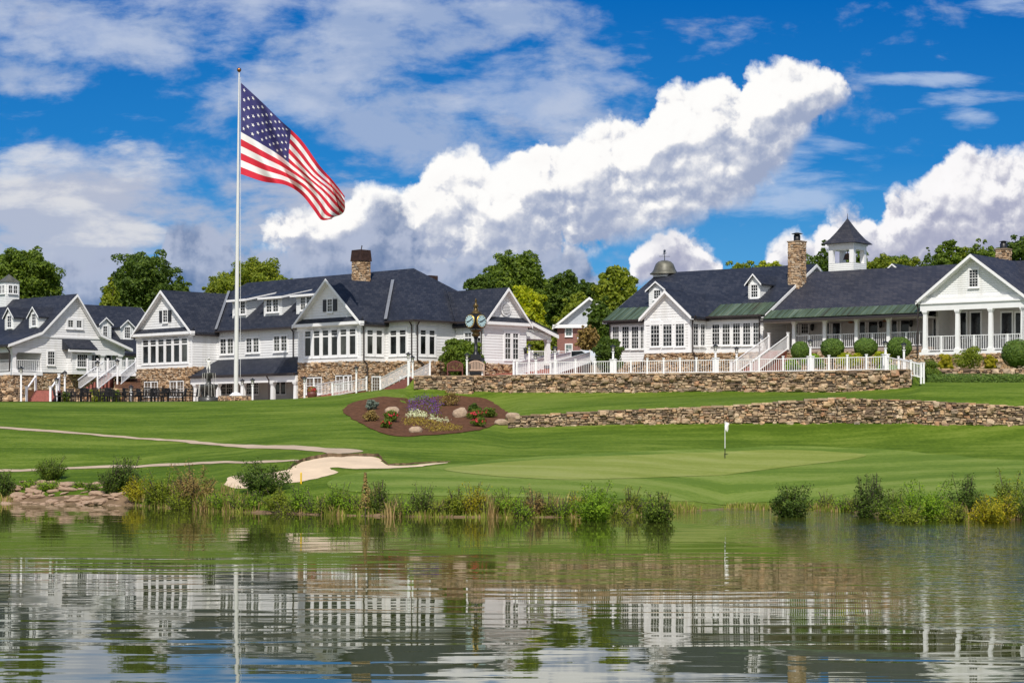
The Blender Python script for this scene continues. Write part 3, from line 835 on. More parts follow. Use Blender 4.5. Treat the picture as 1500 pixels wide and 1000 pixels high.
# ------------------------------------------------------------------ left clubhouse
L = Bld(282, 145, 45, 5.1)
L.root('clubhouse', 'long white clapboard clubhouse with slate roof, shed dormers and stone ground floor behind the flagpole', 'clubhouse')
s0 = L.s_of(200, 0); gl = L.s_of(437, 0); gr = L.s_of(529, 0)
tm = L.t_of(318, 0); sr = L.s_of(607, tm); tB = L.t_of(667, sr); se = L.s_of(709, tB); tE = L.t_of(771, se)
zE = L.z(484, 0, 0); zS = L.z(537, 0, 0); zG = 5.1
zP = L.z(427.5, s0/2, 0); zP2 = L.z(411, (gl+gr)/2, 0)
tr = tm + 5.0; zR = zE + 4
sRr = L.s_of(606, tr); sRl = L.s_of(362, tr)
zR = L.z(396, sRr, tr); m = (zR-zE)/(tr-tm)
tK = 2*tr - tm
sL = s0 - .8
# walls
gable_wall(L, 't', s0, 0, 0, tr, zS, zE, zP)
gable_wall(L, 't', gl, gr, 0, tr, zS, zE, zP2)
plain_wall(L, -.02, gl+.02, tm, tK, zS-.6, zE)
plain_wall(L, gr-.02, sr, tm, tK, zS, zE)
plain_wall(L, sL, 0, tm+.3, tK, zS-3.4, zE)
gable_wall(L, 's', tB, tE, sr-6, se, TZ+1.2, zE+.02, L.z(425, se, (tB+tE)/2))
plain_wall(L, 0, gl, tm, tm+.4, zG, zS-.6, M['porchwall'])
# stone ground floor
fw0 = Face(L, 's', 0); fgr = Face(L, 't', gr); fsr = Face(L, 't', sr); fse = Face(L, 't', se); fm = Face(L, 's', tm); fB = Face(L, 's', tB); f0 = Face(L, 't', 0)
def hole(f, px0, px1, py0, py1, u_ref, pad=.1):
    u0, u1 = f.u(px0), f.u(px1); um = (u0+u1)/2
    return (u0-u_ref-pad, u1-u_ref+pad, f.zz(py1, um)-pad, f.zz(py0, um)+pad)
lowA = [(212.5,231,560,580), (250,269,559,580)]; lowB = [(449.5,471,554,576), (493,515,551,574)]; doorL = (545,555.5,553,576)
zT = TZ - .2
stone_base(L, [
 (s0,0,0,0, zG,zS,[hole(fw0,*q,s0) for q in lowA],(0,-1)),
 (0,0,0,tm, zG,zS,[],(1,0)),
 (gl,0,gr,0, zG,zS,[hole(fw0,*q,gl) for q in lowB],(0,-1)),
 (gr,0,gr,tm, zG,zS,[hole(fgr,*doorL,0)],(1,0)),
 (gr,tm,sr,tm, zG,zS,[],(0,-1)),
 (sr,tm,sr,tB, zT,zS,[],(1,0)),
 (sr,tB,se,tB, zT,TZ+1.2,[],(0,-1)),
 (se,tB,se,tE, zT,TZ+1.2,[],(1,0)),
 (s0,tm+2,s0,0, zG,zS,[],(-1,0)),
])
for q in lowA + lowB:
    wgroup(fw0, q[0], q[1], q[2], q[3], 2, 2, 3, glass=M['glass_teal'])
wgroup(fgr, *doorL[:4], 1, 3, 5, hung=False, name='door', sill=False)
# roofs
mb = MB(); o = .40; z_ = zE - .02
A = [(sL-o, tm-o, z_), (sr+o, tm-o, z_), (sr+o, tK+o, z_), (sL-o, tK+o, z_)]
Rl, Rr = (sRl, tr, zR+.15), (sRr, tr, zR+.15)
mb.add(A+[Rl, Rr], [(0,1,5,4), (1,2,5), (2,3,4,5), (3,0,4), (3,2,1,0)])
L.put(mb, 'roof', [M['slate']])
gable_roof(L, 't', s0, 0, 0, tr, zE, zP, .3, .32)
gable_roof(L, 't', gl, gr, 0, tr, zE, zP2, .3, .32)
zP3 = L.z(424, se, (tB+tE)/2)
gable_roof(L, 's', tB, tE, sr-7, se, zE, zP3, .3, .32, trim_ends=(1,))
# pent cornices under the gables
def cornice(f, u0, u1, zc):
    mb = MB(); f.box(mb, u0-.32, u1+.32, 0.002, .34, zc-.24, zc-.02)
    f.box(mb, u0-.1, u1+.1, 0.002, .06, zc-.50, zc-.24)
    mb.prism([(0.004, zc+.32), (.36, zc), (.004, zc)], lambda r: f.pt(u0-.25, r[0], r[1]), lambda r: f.pt(u1+.25, r[0], r[1]), 1)
    L.put(mb, 'cornice', [M['trim'], M['slate']])
cornice(fw0, s0, 0, zE-.02); cornice(fw0, gl, gr, zE-.02); cornice(fse, tB, tE, zE-.02)
def corner(f, u, z0, z1, w=.16):
    mb = MB(); f.box(mb, u-w/2, u+w/2, .002, .03, z0, z1); L.put(mb, 'corner_board', [M['trim']])
for f, u, d in ((fw0, s0+.09, 1), (fw0, -.09, 1), (fw0, gl+.09, 1), (fw0, gr-.09, 1)): corner(f, u, zS, zE-.6)
for f, u0, u1, z in ((fw0, s0, 0, zS), (fw0, gl, gr, zS), (fgr, 0, tm, zS), (fm, gr, sr, zS), (fsr, tm, tB, zS), (fse, tB, tE, TZ+1.2), (fB, sr, se, TZ+1.2)):
    mb = MB(); f.box(mb, u0, u1, .003, .06, z-.04, z+.2); L.put(mb, 'water_table', [M['trim']])
# valley flashings
def strip_on(pts):
    mb = MB(); mb.slab(pts, .03); L.put(mb, 'valley_flashing', [M['flash']])
def valley(sx, zr, sgn):
    ti = tm + (zr-zE)/m
    a = Vector((sx + sgn*.35, tm-.38, zE-.02)); half = {1: abs(s0)/2, 2: (gr-gl)/2}[1 if sx == 0 else 2]
    e = Vector((sx - half, ti, zr+.2)); w = Vector((.16, .0, .0))
    up = Vector((0,0,.20))
    strip_on([a-w+up, a+w+up, e+w+up, e-w+up])
valley(0, zP, 1); valley(gr, zP2, 1)
sv = sr - (zP3-zE)/(zR-zE)*(sr-sRr); a_ = Vector((sr+.32, tB-.36, zE+.2)); e_ = Vector((sv, (tB+tE)/2, zP3+.42)); w_ = Vector((.13,-.13,0))
strip_on([a_-w_, a_+w_, e_+w_, e_-w_])
# gutters, downspouts
gutter(fm, .35, gl-.35, zE-.02); gutter(fm, gr+.35, sr+.4, zE-.02); gutter(fsr, tm-.4, tB-.3, zE-.02); gutter(fB, sr+.4, se+.3, zE-.05)
downspout(fm, 431, L.z(523, gl, tm), zE); downspout(fgr, 531.5, zS, zE, .25); downspout(fm, 604.5, zS, zE); downspout(fsr, 610, zS, zE, .5); downspout(fB, 706.5, TZ+1.2, zE, -.2)
# windows, upper floor
wgroup(fw0, 210, 275, 497, 530.5, 6, 1, 0, .24, gap=.30)
wgroup(fw0, 447.5, 521.5, 483.5, 520, 6, 1, 0, .24, gap=.34)
for q in ((323.5,342,496.5,517.5), (361.5,379.5,495.5,515.5), (402,420.5,492.5,513.5)): wgroup(fm, *q, 2, 2, 4, .0, gap=.22)
wgroup(fgr, 537.5, 559, 484, 518, 2, 1, 0, .22, gap=.34)
wgroup(fm, 572.5, 595, 484, 518, 2, 1, 0, .22, gap=.34)
wgroup(fsr, 615.5, 636, 484, 518.5, 2, 1, 0, .22, gap=.34)
wgroup(fB, 681.5, 704.5, 487.5, 520, 2, 2, 4, .20, gap=.25)
wgroup(fse, 739.5, 758.5, 488.5, 525.5, 2, 2, 4, .18, gap=.25)
for (a, b_, c, d) in ((239.5,245.5,454.5,471.5), (480.5,487,438.5,456)):
    u0, u1 = fw0.u(a), fw0.u(b_); z1, z0 = fw0.zz(c, (u0+u1)/2), fw0.zz(d, (u0+u1)/2)
    window(fw0, u0, u1, z0, z1, 2, 4); shutters(fw0, u0, u1, z0, z1, L.r)
# round louvred vent
mb = MB(); tc_ = (tB+tE)/2; zc = fse.zz(452.5, tc_)
mb.tube(fse.pt(tc_, .0, zc), fse.pt(tc_, .08, zc), .50, n=24); mb.tube(fse.pt(tc_, .081, zc), fse.pt(tc_, .10, zc), .38, n=24, mi=1)
for k in range(-3, 4): fse.box(mb, tc_-sqrt(.38**2-(.1*k)**2)+.02, tc_+sqrt(.38**2-(.1*k)**2)-.02, .10, .13, zc+.1*k-.025, zc+.1*k+.02)
L.put(mb, 'round_vent', [M['trim'], M['flash']])
# shed dormers
td = tm + .95; fd = Face(L, 's', td)
for (a, b_, w0, w1) in ((340.5,361,344,359.5), (386.5,413,391,408), (434,460,441,457)):
    u0, u1 = fd.u(a), fd.u(b_); um = (u0+u1)/2; zb_ = zE + m*(td-tm) - .05; zt_ = fd.zz(442.5 if a < 400 else 440, um)
    zt_ = zE + 2.35
    sl = .22; tb_ = (zt_ - sl*td - zE + m*tm)/(m-sl)
    mb = MB(); mb.prism([(td, zb_-.3), (td, zt_), (tb_+.3, zt_+sl*(tb_-td)+.02), (tb_+.3, zb_-.3)], lambda r: (u0, r[0], r[1]), lambda r: (u1, r[0], r[1]))
    d = L.put(mb, 'dormer', [M['siding_fine']])
    mb = MB(); e = .32
    mb.slab([(u0-e, td-e, zt_+.16-sl*e), (u1+e, td-e, zt_+.16-sl*e), (u1+e, tb_+.5, zt_+.16+sl*(tb_+.5-td)), (u0-e, tb_+.5, zt_+.16+sl*(tb_+.5-td))], .10)
    L.put(mb, 'roof', [M['slate']], d)
    mb = MB()
    mb.bar((u0-e, td-e-.02, zt_+.06-sl*e), (u1+e, td-e-.02, zt_+.06-sl*e), .05, .16)
    for u in (u0-e, u1+e): mb.bar((u, td-e, zt_+.06-sl*e), (u, tb_+.4, zt_+.06+sl*(tb_+.4-td)), .06, .15)
    L.put(mb, 'fascia', [M['trim']], d)
    wa, wb = fd.u(w0), fd.u(w1); wm = (wa+wb)/2
    for k in (0, 1):
        a1 = wa if k == 0 else wm+.10; b1 = wm-.10 if k == 0 else wb
        window(fd, a1, b1, zb_+.62, zb_+1.5, 2, 4, parent=d, single=True)
# lower veranda roof between the wings
zv1 = L.z(527, 1.2, tm); zv0 = L.z(551, .2, 0)
mb = MB(); mb.slab([(.03, -.25, zv0), (gl-.03, -.25, zv0), (gl-.03, tm-.01, zv1), (.03, tm-.01, zv1)], .14)
L.put(mb, 'veranda_roof', [M['slate']])
mb = MB(); mb.box(.02, gl-.02, -.42, -.27, zv0-.13, zv0+.02); L.put(mb, 'gutter', [M['gutter']])
mb = MB(); mb.box(.02, gl-.02, -.2, .15, zv0-.62, zv0-.16); mb.box(.02, gl-.02, .16, tm-.02, zv0-.22, zv0-.18); L.put(mb, 'veranda_beam', [M['trim']])
for px in (287, 320, 356, 400, 432): column(L, L.s_of(px, 0) if px != 432 else gl-.25, 0, zG, zv0-.62, .30)
fv = Face(L, 's', tm)
wgroup(fv, 323, 341, 560, 577, 2, 3, 4, glass=M['glass_door']); wgroup(fv, 362, 379, 560, 577, 2, 3, 4, glass=M['glass_door'])
wgroup(fv, 403.5, 419, 557.5, 577, 2, 1, 2, glass=M['glass_door'], hung=False, name='door', sill=False)
downspout(Face(L, 's', -.3), 395.5, zG, zv0-.1)
# chimneys
t1 = tr - 1.6; s1 = L.s_of(529, t1); wd_ = 27*L.w(s1, t1).y/F/1.41
chimney(L, s1, t1, wd_, wd_, zE+m*(t1-tm)-1.2, L.z(383, s1, t1))
mb = MB(); zc = L.z(383, s1, t1); zc1 = L.z(366.5, s1, t1); w0, w1 = wd_*.56, wd_*.49
vs = [(s1+x*w0, t1+y*w0, zc+.0) for x, y in ((-1,-1),(1,-1),(1,1),(-1,1))] + [(s1+x*w1, t1+y*w1, zc1) for x, y in ((-1,-1),(1,-1),(1,1),(-1,1))]
mb.add(vs, [(3,2,1,0),(4,5,6,7),(0,1,5,4),(1,2,6,5),(2,3,7,6),(3,0,4,7)])
for k in range(4):
    for j in range(9):
        p = Vector(vs[k])+(Vector(vs[(k+1)%4])-Vector(vs[k]))*(j/9); q = Vector(vs[4+k])+(Vector(vs[4+(k+1)%4])-Vector(vs[4+k]))*(j/9)
        mb.bar(p, q, .05, .05)
mb.bar((s1,t1,zc1), (s1+.1,t1,zc1+.35), .05, .05)
L.put(mb, 'chimney_cap', [M['brown_metal']])
t2 = tr + 1.5; s2 = L.s_of(629.5, t2); mb = MB(); z2 = L.z(404, s2, t2)
mb.box(s2-.42, s2+.42, t2-.42, t2+.42, z2-.6, z2); mb.box(s2-.34, s2+.34, t2-.34, t2+.34, z2-3.5, z2-.6, 1); L.put(mb, 'chimney', [M['brown_metal'], M['brick']])
# side porch beyond the end gable
zq = L.z(487, se, tE+3); t9 = L.t_of(809, se-.6)
gm = tE - .5
mb = MB(); rise = (t9-gm)*.30
mb.prism([(gm-1, zq), (t9, zq), (t9, zq+.05), (gm, zq+rise), (gm-1, zq+rise)], lambda r: (se-4.6, r[0], r[1]), lambda r: (se-.7, r[0], r[1]))
mb.box(se-.95, se-.62, tE, t9-.1, zq-.5, zq-.002)
mb.box(se-4.4, se-.96, t9-.42, t9-.12, zq-.5, zq-.002)
L.put(mb, 'side_porch', [M['siding_fine']])
mb = MB(); mb.slab([(se-4.9, gm-.3, zq+rise+.26), (se-.38, gm-.3, zq+rise+.26), (se-.38, t9+.4, zq-.02), (se-4.9, t9+.4, zq-.02)], .14); L.put(mb, 'roof', [M['slate']])
mb = MB(); mb.prism([(gm-.3, zq+rise+.10), (t9+.4, zq-.16), (t9+.4, zq-.42), (gm-.3, zq+rise-.14)], lambda r: (se-.37, r[0], r[1]), lambda r: (se-.31, r[0], r[1])); L.put(mb, 'rake_trim', [M['trim']])
column(L, se-.8, t9-.3, TZ+1.2, zq-.5, .34)
column(L, se-4.2, t9-.3, TZ+1.2, zq-.5, .34)
# wall lantern by the corner
mb = MB(); u = fse.u(766.5); zc = fse.zz(510, u); mb.bar(fse.pt(u,0,zc), fse.pt(u,.2,zc), .04, .04); mb.lathe(fse.pt(u,.22,zc-.4), [(.05,0),(.11,.05),(.13,.35),(.02,.5)], 6); L.put(mb, 'wall_lantern', [M['black']])

# ------------------------------------------------------------------ cottage on the far left
C = Bld(16, 150, 45, 5.1)
C.root('cottage', 'white gabled cottage with flared eaves, cupola and bay window at the left edge', 'cottage')
wC = C.t_of(184, 0); tp = C.t_of(110, 0); zc0 = C.z(545, 0, 2); zce = C.z(507, 0, wC/2)
zcp = C.z(433, 0, tp); ta = C.t_of(61, 0); tb2 = C.t_of(131, 0)
fl = (2.6, .95)
mb = MB()
pl = [(ta, zc0), (tb2, zc0), (tb2, zce-.2), (wC-.1, zce-.2), (wC-.1, zce+.05), (wC-fl[0], zce+fl[1]-.1), (tp, zcp-.1), (fl[0], zce+fl[1]-.1), (.1, zce+.05), (.1, zce-.2), (ta, zce-.2)]
# front face in convex pieces
for poly in ([(ta,zc0),(tb2,zc0),(tb2,zce-.2),(ta,zce-.2)], [(.1,zce-.2),(wC-.1,zce-.2),(wC-.1,zce+.05),(wC-fl[0],zce+fl[1]-.1),(fl[0],zce+fl[1]-.1),(.1,zce+.05)], [(fl[0],zce+fl[1]-.1),(wC-fl[0],zce+fl[1]-.1),(tp,zcp-.1)]):
    mb.prism(poly, lambda r: (0, r[0], r[1]), lambda r: (-.3, r[0], r[1]))
mb.box(-24, -.3, ta, tb2, zc0, zce+.6); mb.box(-24, -3, tb2-.1, wC-2.2, zc0, zce)
C.put(mb, 'wall', [M['siding']])
gable_roof(C, 's', 0, wC, -26, 0, zce, zcp, .45, .35, trim_ends=(1,), flare=fl, mid=tp)
fc = Face(C, 't', 0); fcs = Face(C, 's', 0)
mb = MB(); fc.box(mb, fl[0]-.6, wC-fl[0]+.6, .003, .06, zce+fl[1]-.32, zce+fl[1]-.16); C.put(mb, 'belt_board', [M['trim']])
wgroup(fc, 99.5, 119, 469.5, 479, 2, 2, 3, gap=.35, hung=False)
wgroup(fc, 70, 79.5, 515, 533.5, 1, 3, 4)
# bay window
u0, u1 = fc.u(98), fc.u(126.5); zb0, zb1 = fc.zz(546, u0), fc.zz(511, u0)
mb = MB(); fc.box(mb, u0, u1, 0, .8, zb0-.1, zb1); bay = C.put(mb, 'bay_window', [M['siding']])
mb = MB(); zr1 = fc.zz(497, u0); mb.prism([(0.0, zr1), (1.15, zb1), (1.15, zb1-.06), (0, zb1-.06)], lambda r: fc.pt(u0-.45, r[0], r[1]), lambda r: fc.pt(u1+.35, r[0], r[1]))
C.put(mb, 'bay_roof', [M['slate']], bay)
mb = MB(); fc.box(mb, u0-.5, u1+.4, 1.0, 1.12, zb1-.26, zb1-.065); C.put(mb, 'fascia', [M['trim']], bay)
fb = Face(C, 't', .8); a_, b_ = u0+.45, u1-.45
window(fb, a_, b_, zb0+.5, zb1-.45, 5, 4, parent=bay, single=True)
# porches left and right of the wall
def porch_bits(t0, t1, cols, back_s):
    mb = MB(); mb.box(-.35, .0, t0, t1, zce-.62, zce-.22); C.put(mb, 'porch_beam', [M['trim']])
    for t in cols: column(C, -.2, t, zc0, zce-.6, .34)
    mb = MB(); mb.box(back_s-.1, .15, t0, t1, zc0-.25, zc0); C.put(mb, 'porch_floor', [M['trim']])
    mb = MB(); mb.box(back_s-.2, back_s, t0, t1, zc0, zce-.2); C.put(mb, 'porch_wall', [M['porchwall']])
    mb = MB(); ts = sorted(list(cols)+[t0, t1])
    for a, b2 in zip(ts[:-1], ts[1:]):
        if b2-a > .5: railing(mb, (-.2, a, zc0), (-.2, b2, zc0), .95, .16)
    C.put(mb, 'porch_railing', [M['trim']])
porch_bits(.1, ta, [.35], -4.0); porch_bits(tb2, wC-.1, [C.t_of(151,0), C.t_of(177,0)], -2.6)
fcp = Face(C, 't', -2.6)
for q in ((139,148,519,540), (156,162,519,540)): wgroup(fcp, *q, 1, 1, 2, glass=M['glass_door'], hung=False)
# the long side faces the pond: porch wall, posts and railing running off to the left
mb = MB(); mb.box(-24, -.35, .02, .3, zce-.62, zce-.2); C.put(mb, 'porch_beam', [M['trim']])
for k in range(1, 6): column(C, -.2-k*3.4, .2, zc0, zce-.6, .34)
mb = MB(); mb.box(-24, -4.1, .1, ta+.1, zc0-.25, zc0); C.put(mb, 'porch_floor', [M['trim']])
mb = MB()
for k in range(6): railing(mb, (-.4-k*3.4, .2, zc0), (-3.4-k*3.4, .2, zc0), .95, .16)
C.put(mb, 'porch_railing', [M['trim']])
gutter(fcs, -24, .3, zce-.12, .42)
downspout(Face(C, 's', -.1), 15.5, zc0, zce-.2)
# dormers on the pond side
sm = (zcp-(zce+fl[1]))/(tp-fl[0])
for (xl, xr, zp_, ww) in ((7,20.5,452,(11.5,17)), (42.5,57,451,(47.5,53))):
    td_ = fl[0]+.35; fdd = Face(C, 's', td_)
    ul, ur = fdd.u(xl), fdd.u(xr); zb3 = zce+fl[1]+sm*.35-.1
    zpk = fdd.zz(zp_, ul)
    dormer(fdd, ul, ur, zb3-.3, zpk-.72, zpk, 3.4, (fdd.u(ww[0]), fdd.u(ww[1]), zb3+.45, zb3+1.35), dict(cols=2, rows=4))
# rear wing with two dormers
tw1 = C.t_of(203, -5); zw = C.z(515, -4, tw1); zwp = C.z(449.5, -8, C.t_of(150, -8))
gable_wall(C, 't', -13, -3.2, tp, tw1+2, zc0, zw, zwp)
gable_roof(C, 't', -13, -3.2, tp, tw1+2, zw, zwp, .45, .3, trim_ends=(1,))
mw = (zwp-zw)/4.9
for (xl, xr, pk, w0, w1) in ((146,163,466,151,156.5), (176.5,195.5,469.5,182.5,190)):
    fd2 = Face(C, 't', -4.3); ul, ur = fd2.u(xl), fd2.u(xr); zpk = fd2.zz(pk, (ul+ur)/2); zb4 = zw+mw*1.1
    dormer(fd2, ul, ur, zb4-.5, zpk-(ur-ul)*.42, zpk, 4.0, (fd2.u(w0), fd2.u(w1), zb4+.25, zb4+1.15), dict(cols=2 if w0 < 170 else 3, rows=4))
# cupola
sc_ = C.s_of(13, tp); mb = MB(); Yc = C.w(sc_, tp).y; hw = 14*Yc/F/1.30
zA, zB_ = C.z(447, sc_, tp), C.z(414, sc_, tp)
mb.box(sc_-hw, sc_+hw, tp-hw, tp+hw, zA-1.5, zB_); cu = C.put(mb, 'cupola', [M['siding_fine']])
mb = MB(); h2 = hw*1.15
mb.add([(sc_-h2,tp-h2,zB_+.01),(sc_+h2,tp-h2,zB_+.01),(sc_+h2,tp+h2,zB_+.01),(sc_-h2,tp+h2,zB_+.01),(sc_,tp,C.z(401.5,sc_,tp))], [(3,2,1,0),(0,1,4),(1,2,4),(2,3,4),(3,0,4)])
C.put(mb, 'cupola_roof', [M['verdigris']], cu)
for fk, cc, uu in (('s', tp-hw, sc_), ('t', sc_+hw, tp)):
    ff = Face(C, fk, cc)
    for d in (-.38, .38): window(ff, uu+d*hw-.22*hw*1.2, uu+d*hw+.22*hw*1.2, C.z(430,sc_,tp), C.z(419,sc_,tp), 2, 2, parent=cu, single=True, casing=.06)
# stone plinth
stone_base(C, [(0,ta,0,wC, 5.0, zc0-.1, [], (1,0)), (0,0,0,ta, 5.0, zc0-.26, [], (1,0)), (-24,0,0,0, 5.0, zc0-.26, [], (0,-1))])
# ------------------------------------------------------------------ right clubhouse
B = Bld(1011, 134, 37.5, 6.6)
B.root('lodge', 'white clapboard lodge with copper eaves, belfry, sunroom and long columned porch on the right', 'lodge')
sgl = B.s_of(944, 0); tb = B.t_of(1034, 0); sR = B.s_of(1118, tb); sLf = B.s_of(893, tb)
zE = B.z(461, 0, 0); zS = B.z(515.5, 0, 0); zG = 6.6; zP = B.z(427.5, sgl/2, 0)
tr = B.t_of(1190, sR); zR = B.z(389.5, sR, tr); m = (zR-zE)/(tr-tb); tk = 2*tr-tb
gable_wall(B, 't', sgl, 0, 0, tb+3, zS, zE, zP)
gable_wall(B, 's', tb, tk, sLf, sR, zS-.5, zE, zR, mid=tr)
gable_roof(B, 't', sgl, 0, 0, tb+ (zP-zE)/m + .4, zE, zP, .28, .30)
gable_roof(B, 's', tb, tk, sLf, sR, zE, zR, .35, .34, trim_ends=(0,1), mid=tr)
f0 = Face(B, 's', 0); fs = Face(B, 't', 0); fb_ = Face(B, 's', tb)
def copper(s0, s1, tE_, zE_, run, mm, name='copper_eave'):
    mb = MB(); t0 = tE_-.42; e = .16
    mb.slab([(s0, t0, zE_+mm*(t0-tE_)+e), (s1, t0, zE_+mm*(t0-tE_)+e), (s1, tE_+run, zE_+mm*run+e), (s0, tE_+run, zE_+mm*run+e)], .05)
    n = int((s1-s0)/.45)
    for k in range(n+1):
        s = s0+(s1-s0)*k/n
        mb.bar((s, t0, zE_+mm*(t0-tE_)+e+.015), (s, tE_+run, zE_+mm*run+e+.015), .03, .05)
    B.put(mb, name, [M['copper']])
copper(.45, sR+.3, tb, zE, 1.35, m); copper(sLf-.3, sgl-.35, tb, zE, 1.5, m)
gutter(fb_, .3, sR+.1, zE-.08, .40); gutter(fb_, sLf-.3, sgl-.3, zE-.08, .40); pass
downspout(fs, 1013, zS, zE, .2); downspout(fb_, 1113.5, zS-.5, zE); downspout(fb_, 894.5, zS-.5, zE)
# windows
for q in ((954,966), (972,984.3), (990.3,1002.3)): wgroup(f0, q[0], q[1], 471, 506.5, 1, 3, 6)
for q in ((1015.3,1022), (1025.8,1031.8)): wgroup(fs, q[0], q[1], 471.5, 505.5, 1, 2, 6)
for q in ((1044,1054), (1059,1069.3), (1074.3,1084.3), (1089,1099.3), (1104,1114)): wgroup(fb_, q[0], q[1], 470.5, 504.5, 1, 3, 6)
for q in ((898,907), (912,921.5), (926,935.5), (939,943)): wgroup(fb_, q[0], q[1], 478.5, 510, 1, 3 if q[0] < 938 else 2, 6)
for f, u0, u1, z in ((f0, sgl, 0, zS), (fs, 0, tb, zS), (fb_, 0, sR, zS)):
    mb = MB(); f.box(mb, u0, u1, .003, .06, z-.03, z+.2); f.box(mb, u0, u1, .003, .05, zE-.62, zE-.36); B.put(mb, 'trim_board', [M['trim']])
for f, u in ((f0, sgl+.08), (f0, -.08), (fs, .08)):
    mb = MB(); f.box(mb, u-.08, u+.08, .002, .03, zS+.2, zE-.1); B.put(mb, 'corner_board', [M['trim']])
# small upper gable behind the front one, right dormer
fu = Face(B, 's', tb+1.6); ul, ur = fu.u(950.5), fu.u(974); zt = zE+m*1.6
dormer(fu, ul, ur, zt-.4, fu.zz(424.5, ul), fu.zz(413.5, (ul+ur)/2), 5.2, (fu.u(958.5), fu.u(968), fu.zz(438, ul), fu.zz(426, ul)), dict(cols=3, rows=3, hung=False), ov=.2)
fu = Face(B, 's', tb+2.1); ul, ur = fu.u(1096), fu.u(1113.5); um = (ul+ur)/2
dormer(fu, ul, ur, zE+m*2.1-.3, fu.zz(414, ul), fu.zz(402.5, um), 5.0, (fu.u(1101), fu.u(1110), fu.zz(435, um), fu.zz(417.5, um)), dict(cols=3, rows=4), ov=.2)
# main chimney
tc1 = tr-2.6; scn = B.s_of(1167.5, tc1); Yc = B.w(scn, tc1).y; w = 27*Yc/F/1.40
zc = B.z(355.5, scn, tc1)
ch = chimney(B, scn, tc1, w, w, zE+m*(tc1-tb)-1.2, zc)
mb = MB(); mb.box(scn-w*.56, scn+w*.56, tc1-w*.56, tc1+w*.56, zc+.005, zc+.10); B.put(mb, 'coping', [M['drystone']], ch)
mb = MB(); mb.lathe((scn, tc1, zc+.10), [(.24,0),(.24,.42),(.20,.44),(.20,.5),(.42,.52),(.10,.62)], 14); B.put(mb, 'flue', [M['black']], ch)
# bell-shaped cupola with weather vane
sq = B.s_of(973.5, tr); Yq = B.w(sq, tr).y; k = Yq/F; zq0 = B.z(402, sq, tr); zq1 = B.z(381.5, sq, tr); hw = 17*k/1.38
mb = MB(); mb.box(sq-hw, sq+hw, tr-hw, tr+hw, zR-1.6, zq0); cu = B.put(mb, 'cupola', [M['siding_fine']])
mb = MB(); h = zq1-zq0; r = 21.5*k
mb.lathe((sq, tr, zq0+.01), [(r*1.0,0),(r*1.0,.06),(r*.86,h*.16),(r*.75,h*.34),(r*.68,h*.54),(r*.60,h*.74),(r*.44,h*.9),(r*.22,h*.98),(.03,h)], 20); B.put(mb, 'dome', [M['verdigris']], cu)
mb = MB(); zt = zq1+.01; mb.tube((sq,tr,zt), (sq,tr,zt+.85), .03, .015, 6); mb.bar((sq-.42,tr+.42,zt+.5), (sq+.42,tr-.42,zt+.5), .03, .05); mb.bar((sq-.3,tr-.3,zt+.3), (sq+.3,tr+.3,zt+.3), .03, .03)
mb.prism([(-.4,.56),(-.15,.56),(.05,.62),(.3,.58),(.42,.72),(.2,.8),(-.1,.76),(-.38,.84)], lambda r: (sq+r[0]*.7, tr-r[0]*.7-.012, zt+r[1]), lambda r: (sq+r[0]*.7, tr-r[0]*.7+.012, zt+r[1])); B.put(mb, 'weather_vane', [M['black']], cu)
# long porch wing
te = tb - .30; tc = te + .42; tq = te + 3.6
tg = tc - .75; sg0 = B.s_of(1351, tg); zGp = B.z(449.5, sg0, tg)
zEp = zE - .30; m2 = m*.985
tr2 = tr
for _ in range(30): tr2 = .5*tr2 + .5*(te + (B.z(392.5, B.s_of(1300, tr2), tr2)-zEp)/m2)
zR2 = zEp + m2*(tr2-te)
s_end = sg0 + 9
mb = MB(); sx = sg0+.12; mb.slab([(sR+.36, te-.35, zEp-m2*.35), (sx, te-.35, zEp-m2*.35), (sx, te+1.2, zEp+m2*1.2), (s_end, te+5.2, zEp+m2*5.2), (s_end, tr2, zR2), (sR+.36, tr2, zR2)], .16)
mb.slab([(sR+.36, tr2, zR2), (s_end, tr2, zR2), (s_end, 2*tr2-te, zEp), (sR+.36, 2*tr2-te, zEp)], .16)
B.put(mb, 'porch_roof', [M['slate2']])
copper(sR+.4, sg0+.1, te+.07, zEp+.02, .70, m2)
mb = MB(); mb.box(sR+.1, sg0-.2, te-.5, te-.36, zEp-m2*.4-.14, zEp-m2*.4); B.put(mb, 'gutter', [M['gutter']])
zf = B.z(510, B.s_of(1255, tc), tc); zb1 = B.z(467.5, B.s_of(1255, tc), tc)
mb = MB(); mb.box(sR+.0, sg0, tc-.17, tc+.17, zb1, max(zb1+.12, zEp-.30)); mb.box(sR+.02, sg0, tc+.18, tq, zEp-.34, zEp-.26, 1)
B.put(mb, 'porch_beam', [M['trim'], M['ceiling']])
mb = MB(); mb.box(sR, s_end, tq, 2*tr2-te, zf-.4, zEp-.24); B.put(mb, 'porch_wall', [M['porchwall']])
mb = MB(); mb.box(sR+.02, sg0, te-.1, tq-.01, zf-.2, zf); B.put(mb, 'porch_floor', [M['deck']])
cols = [B.s_of(px, tc) for px in (1163.5, 1208.5, 1255, 1302)]
for s in cols: column(B, s, tc, zf, zb1, .25)
mb = MB()
ps = cols + [sg0-.25]
for a, b2 in zip(ps[:-1], ps[1:]):
    railing(mb, (a+.16, tc, zf), (b2-.16, tc, zf), .98, .145)
    mb.box((a+b2)/2-.06, (a+b2)/2+.06, tc-.06, tc+.06, zf, zf+1.0)
B.put(mb, 'porch_railing', [M['trim']])
fq = Face(B, 's', tq)
for q in ((1123,1129.5,470,501), (1134,1140,470,501), (1145,1151,470,501)): wgroup(fq, *q, 1, 2, 5, glass=M['glass_door'], hung=False, sill=False)
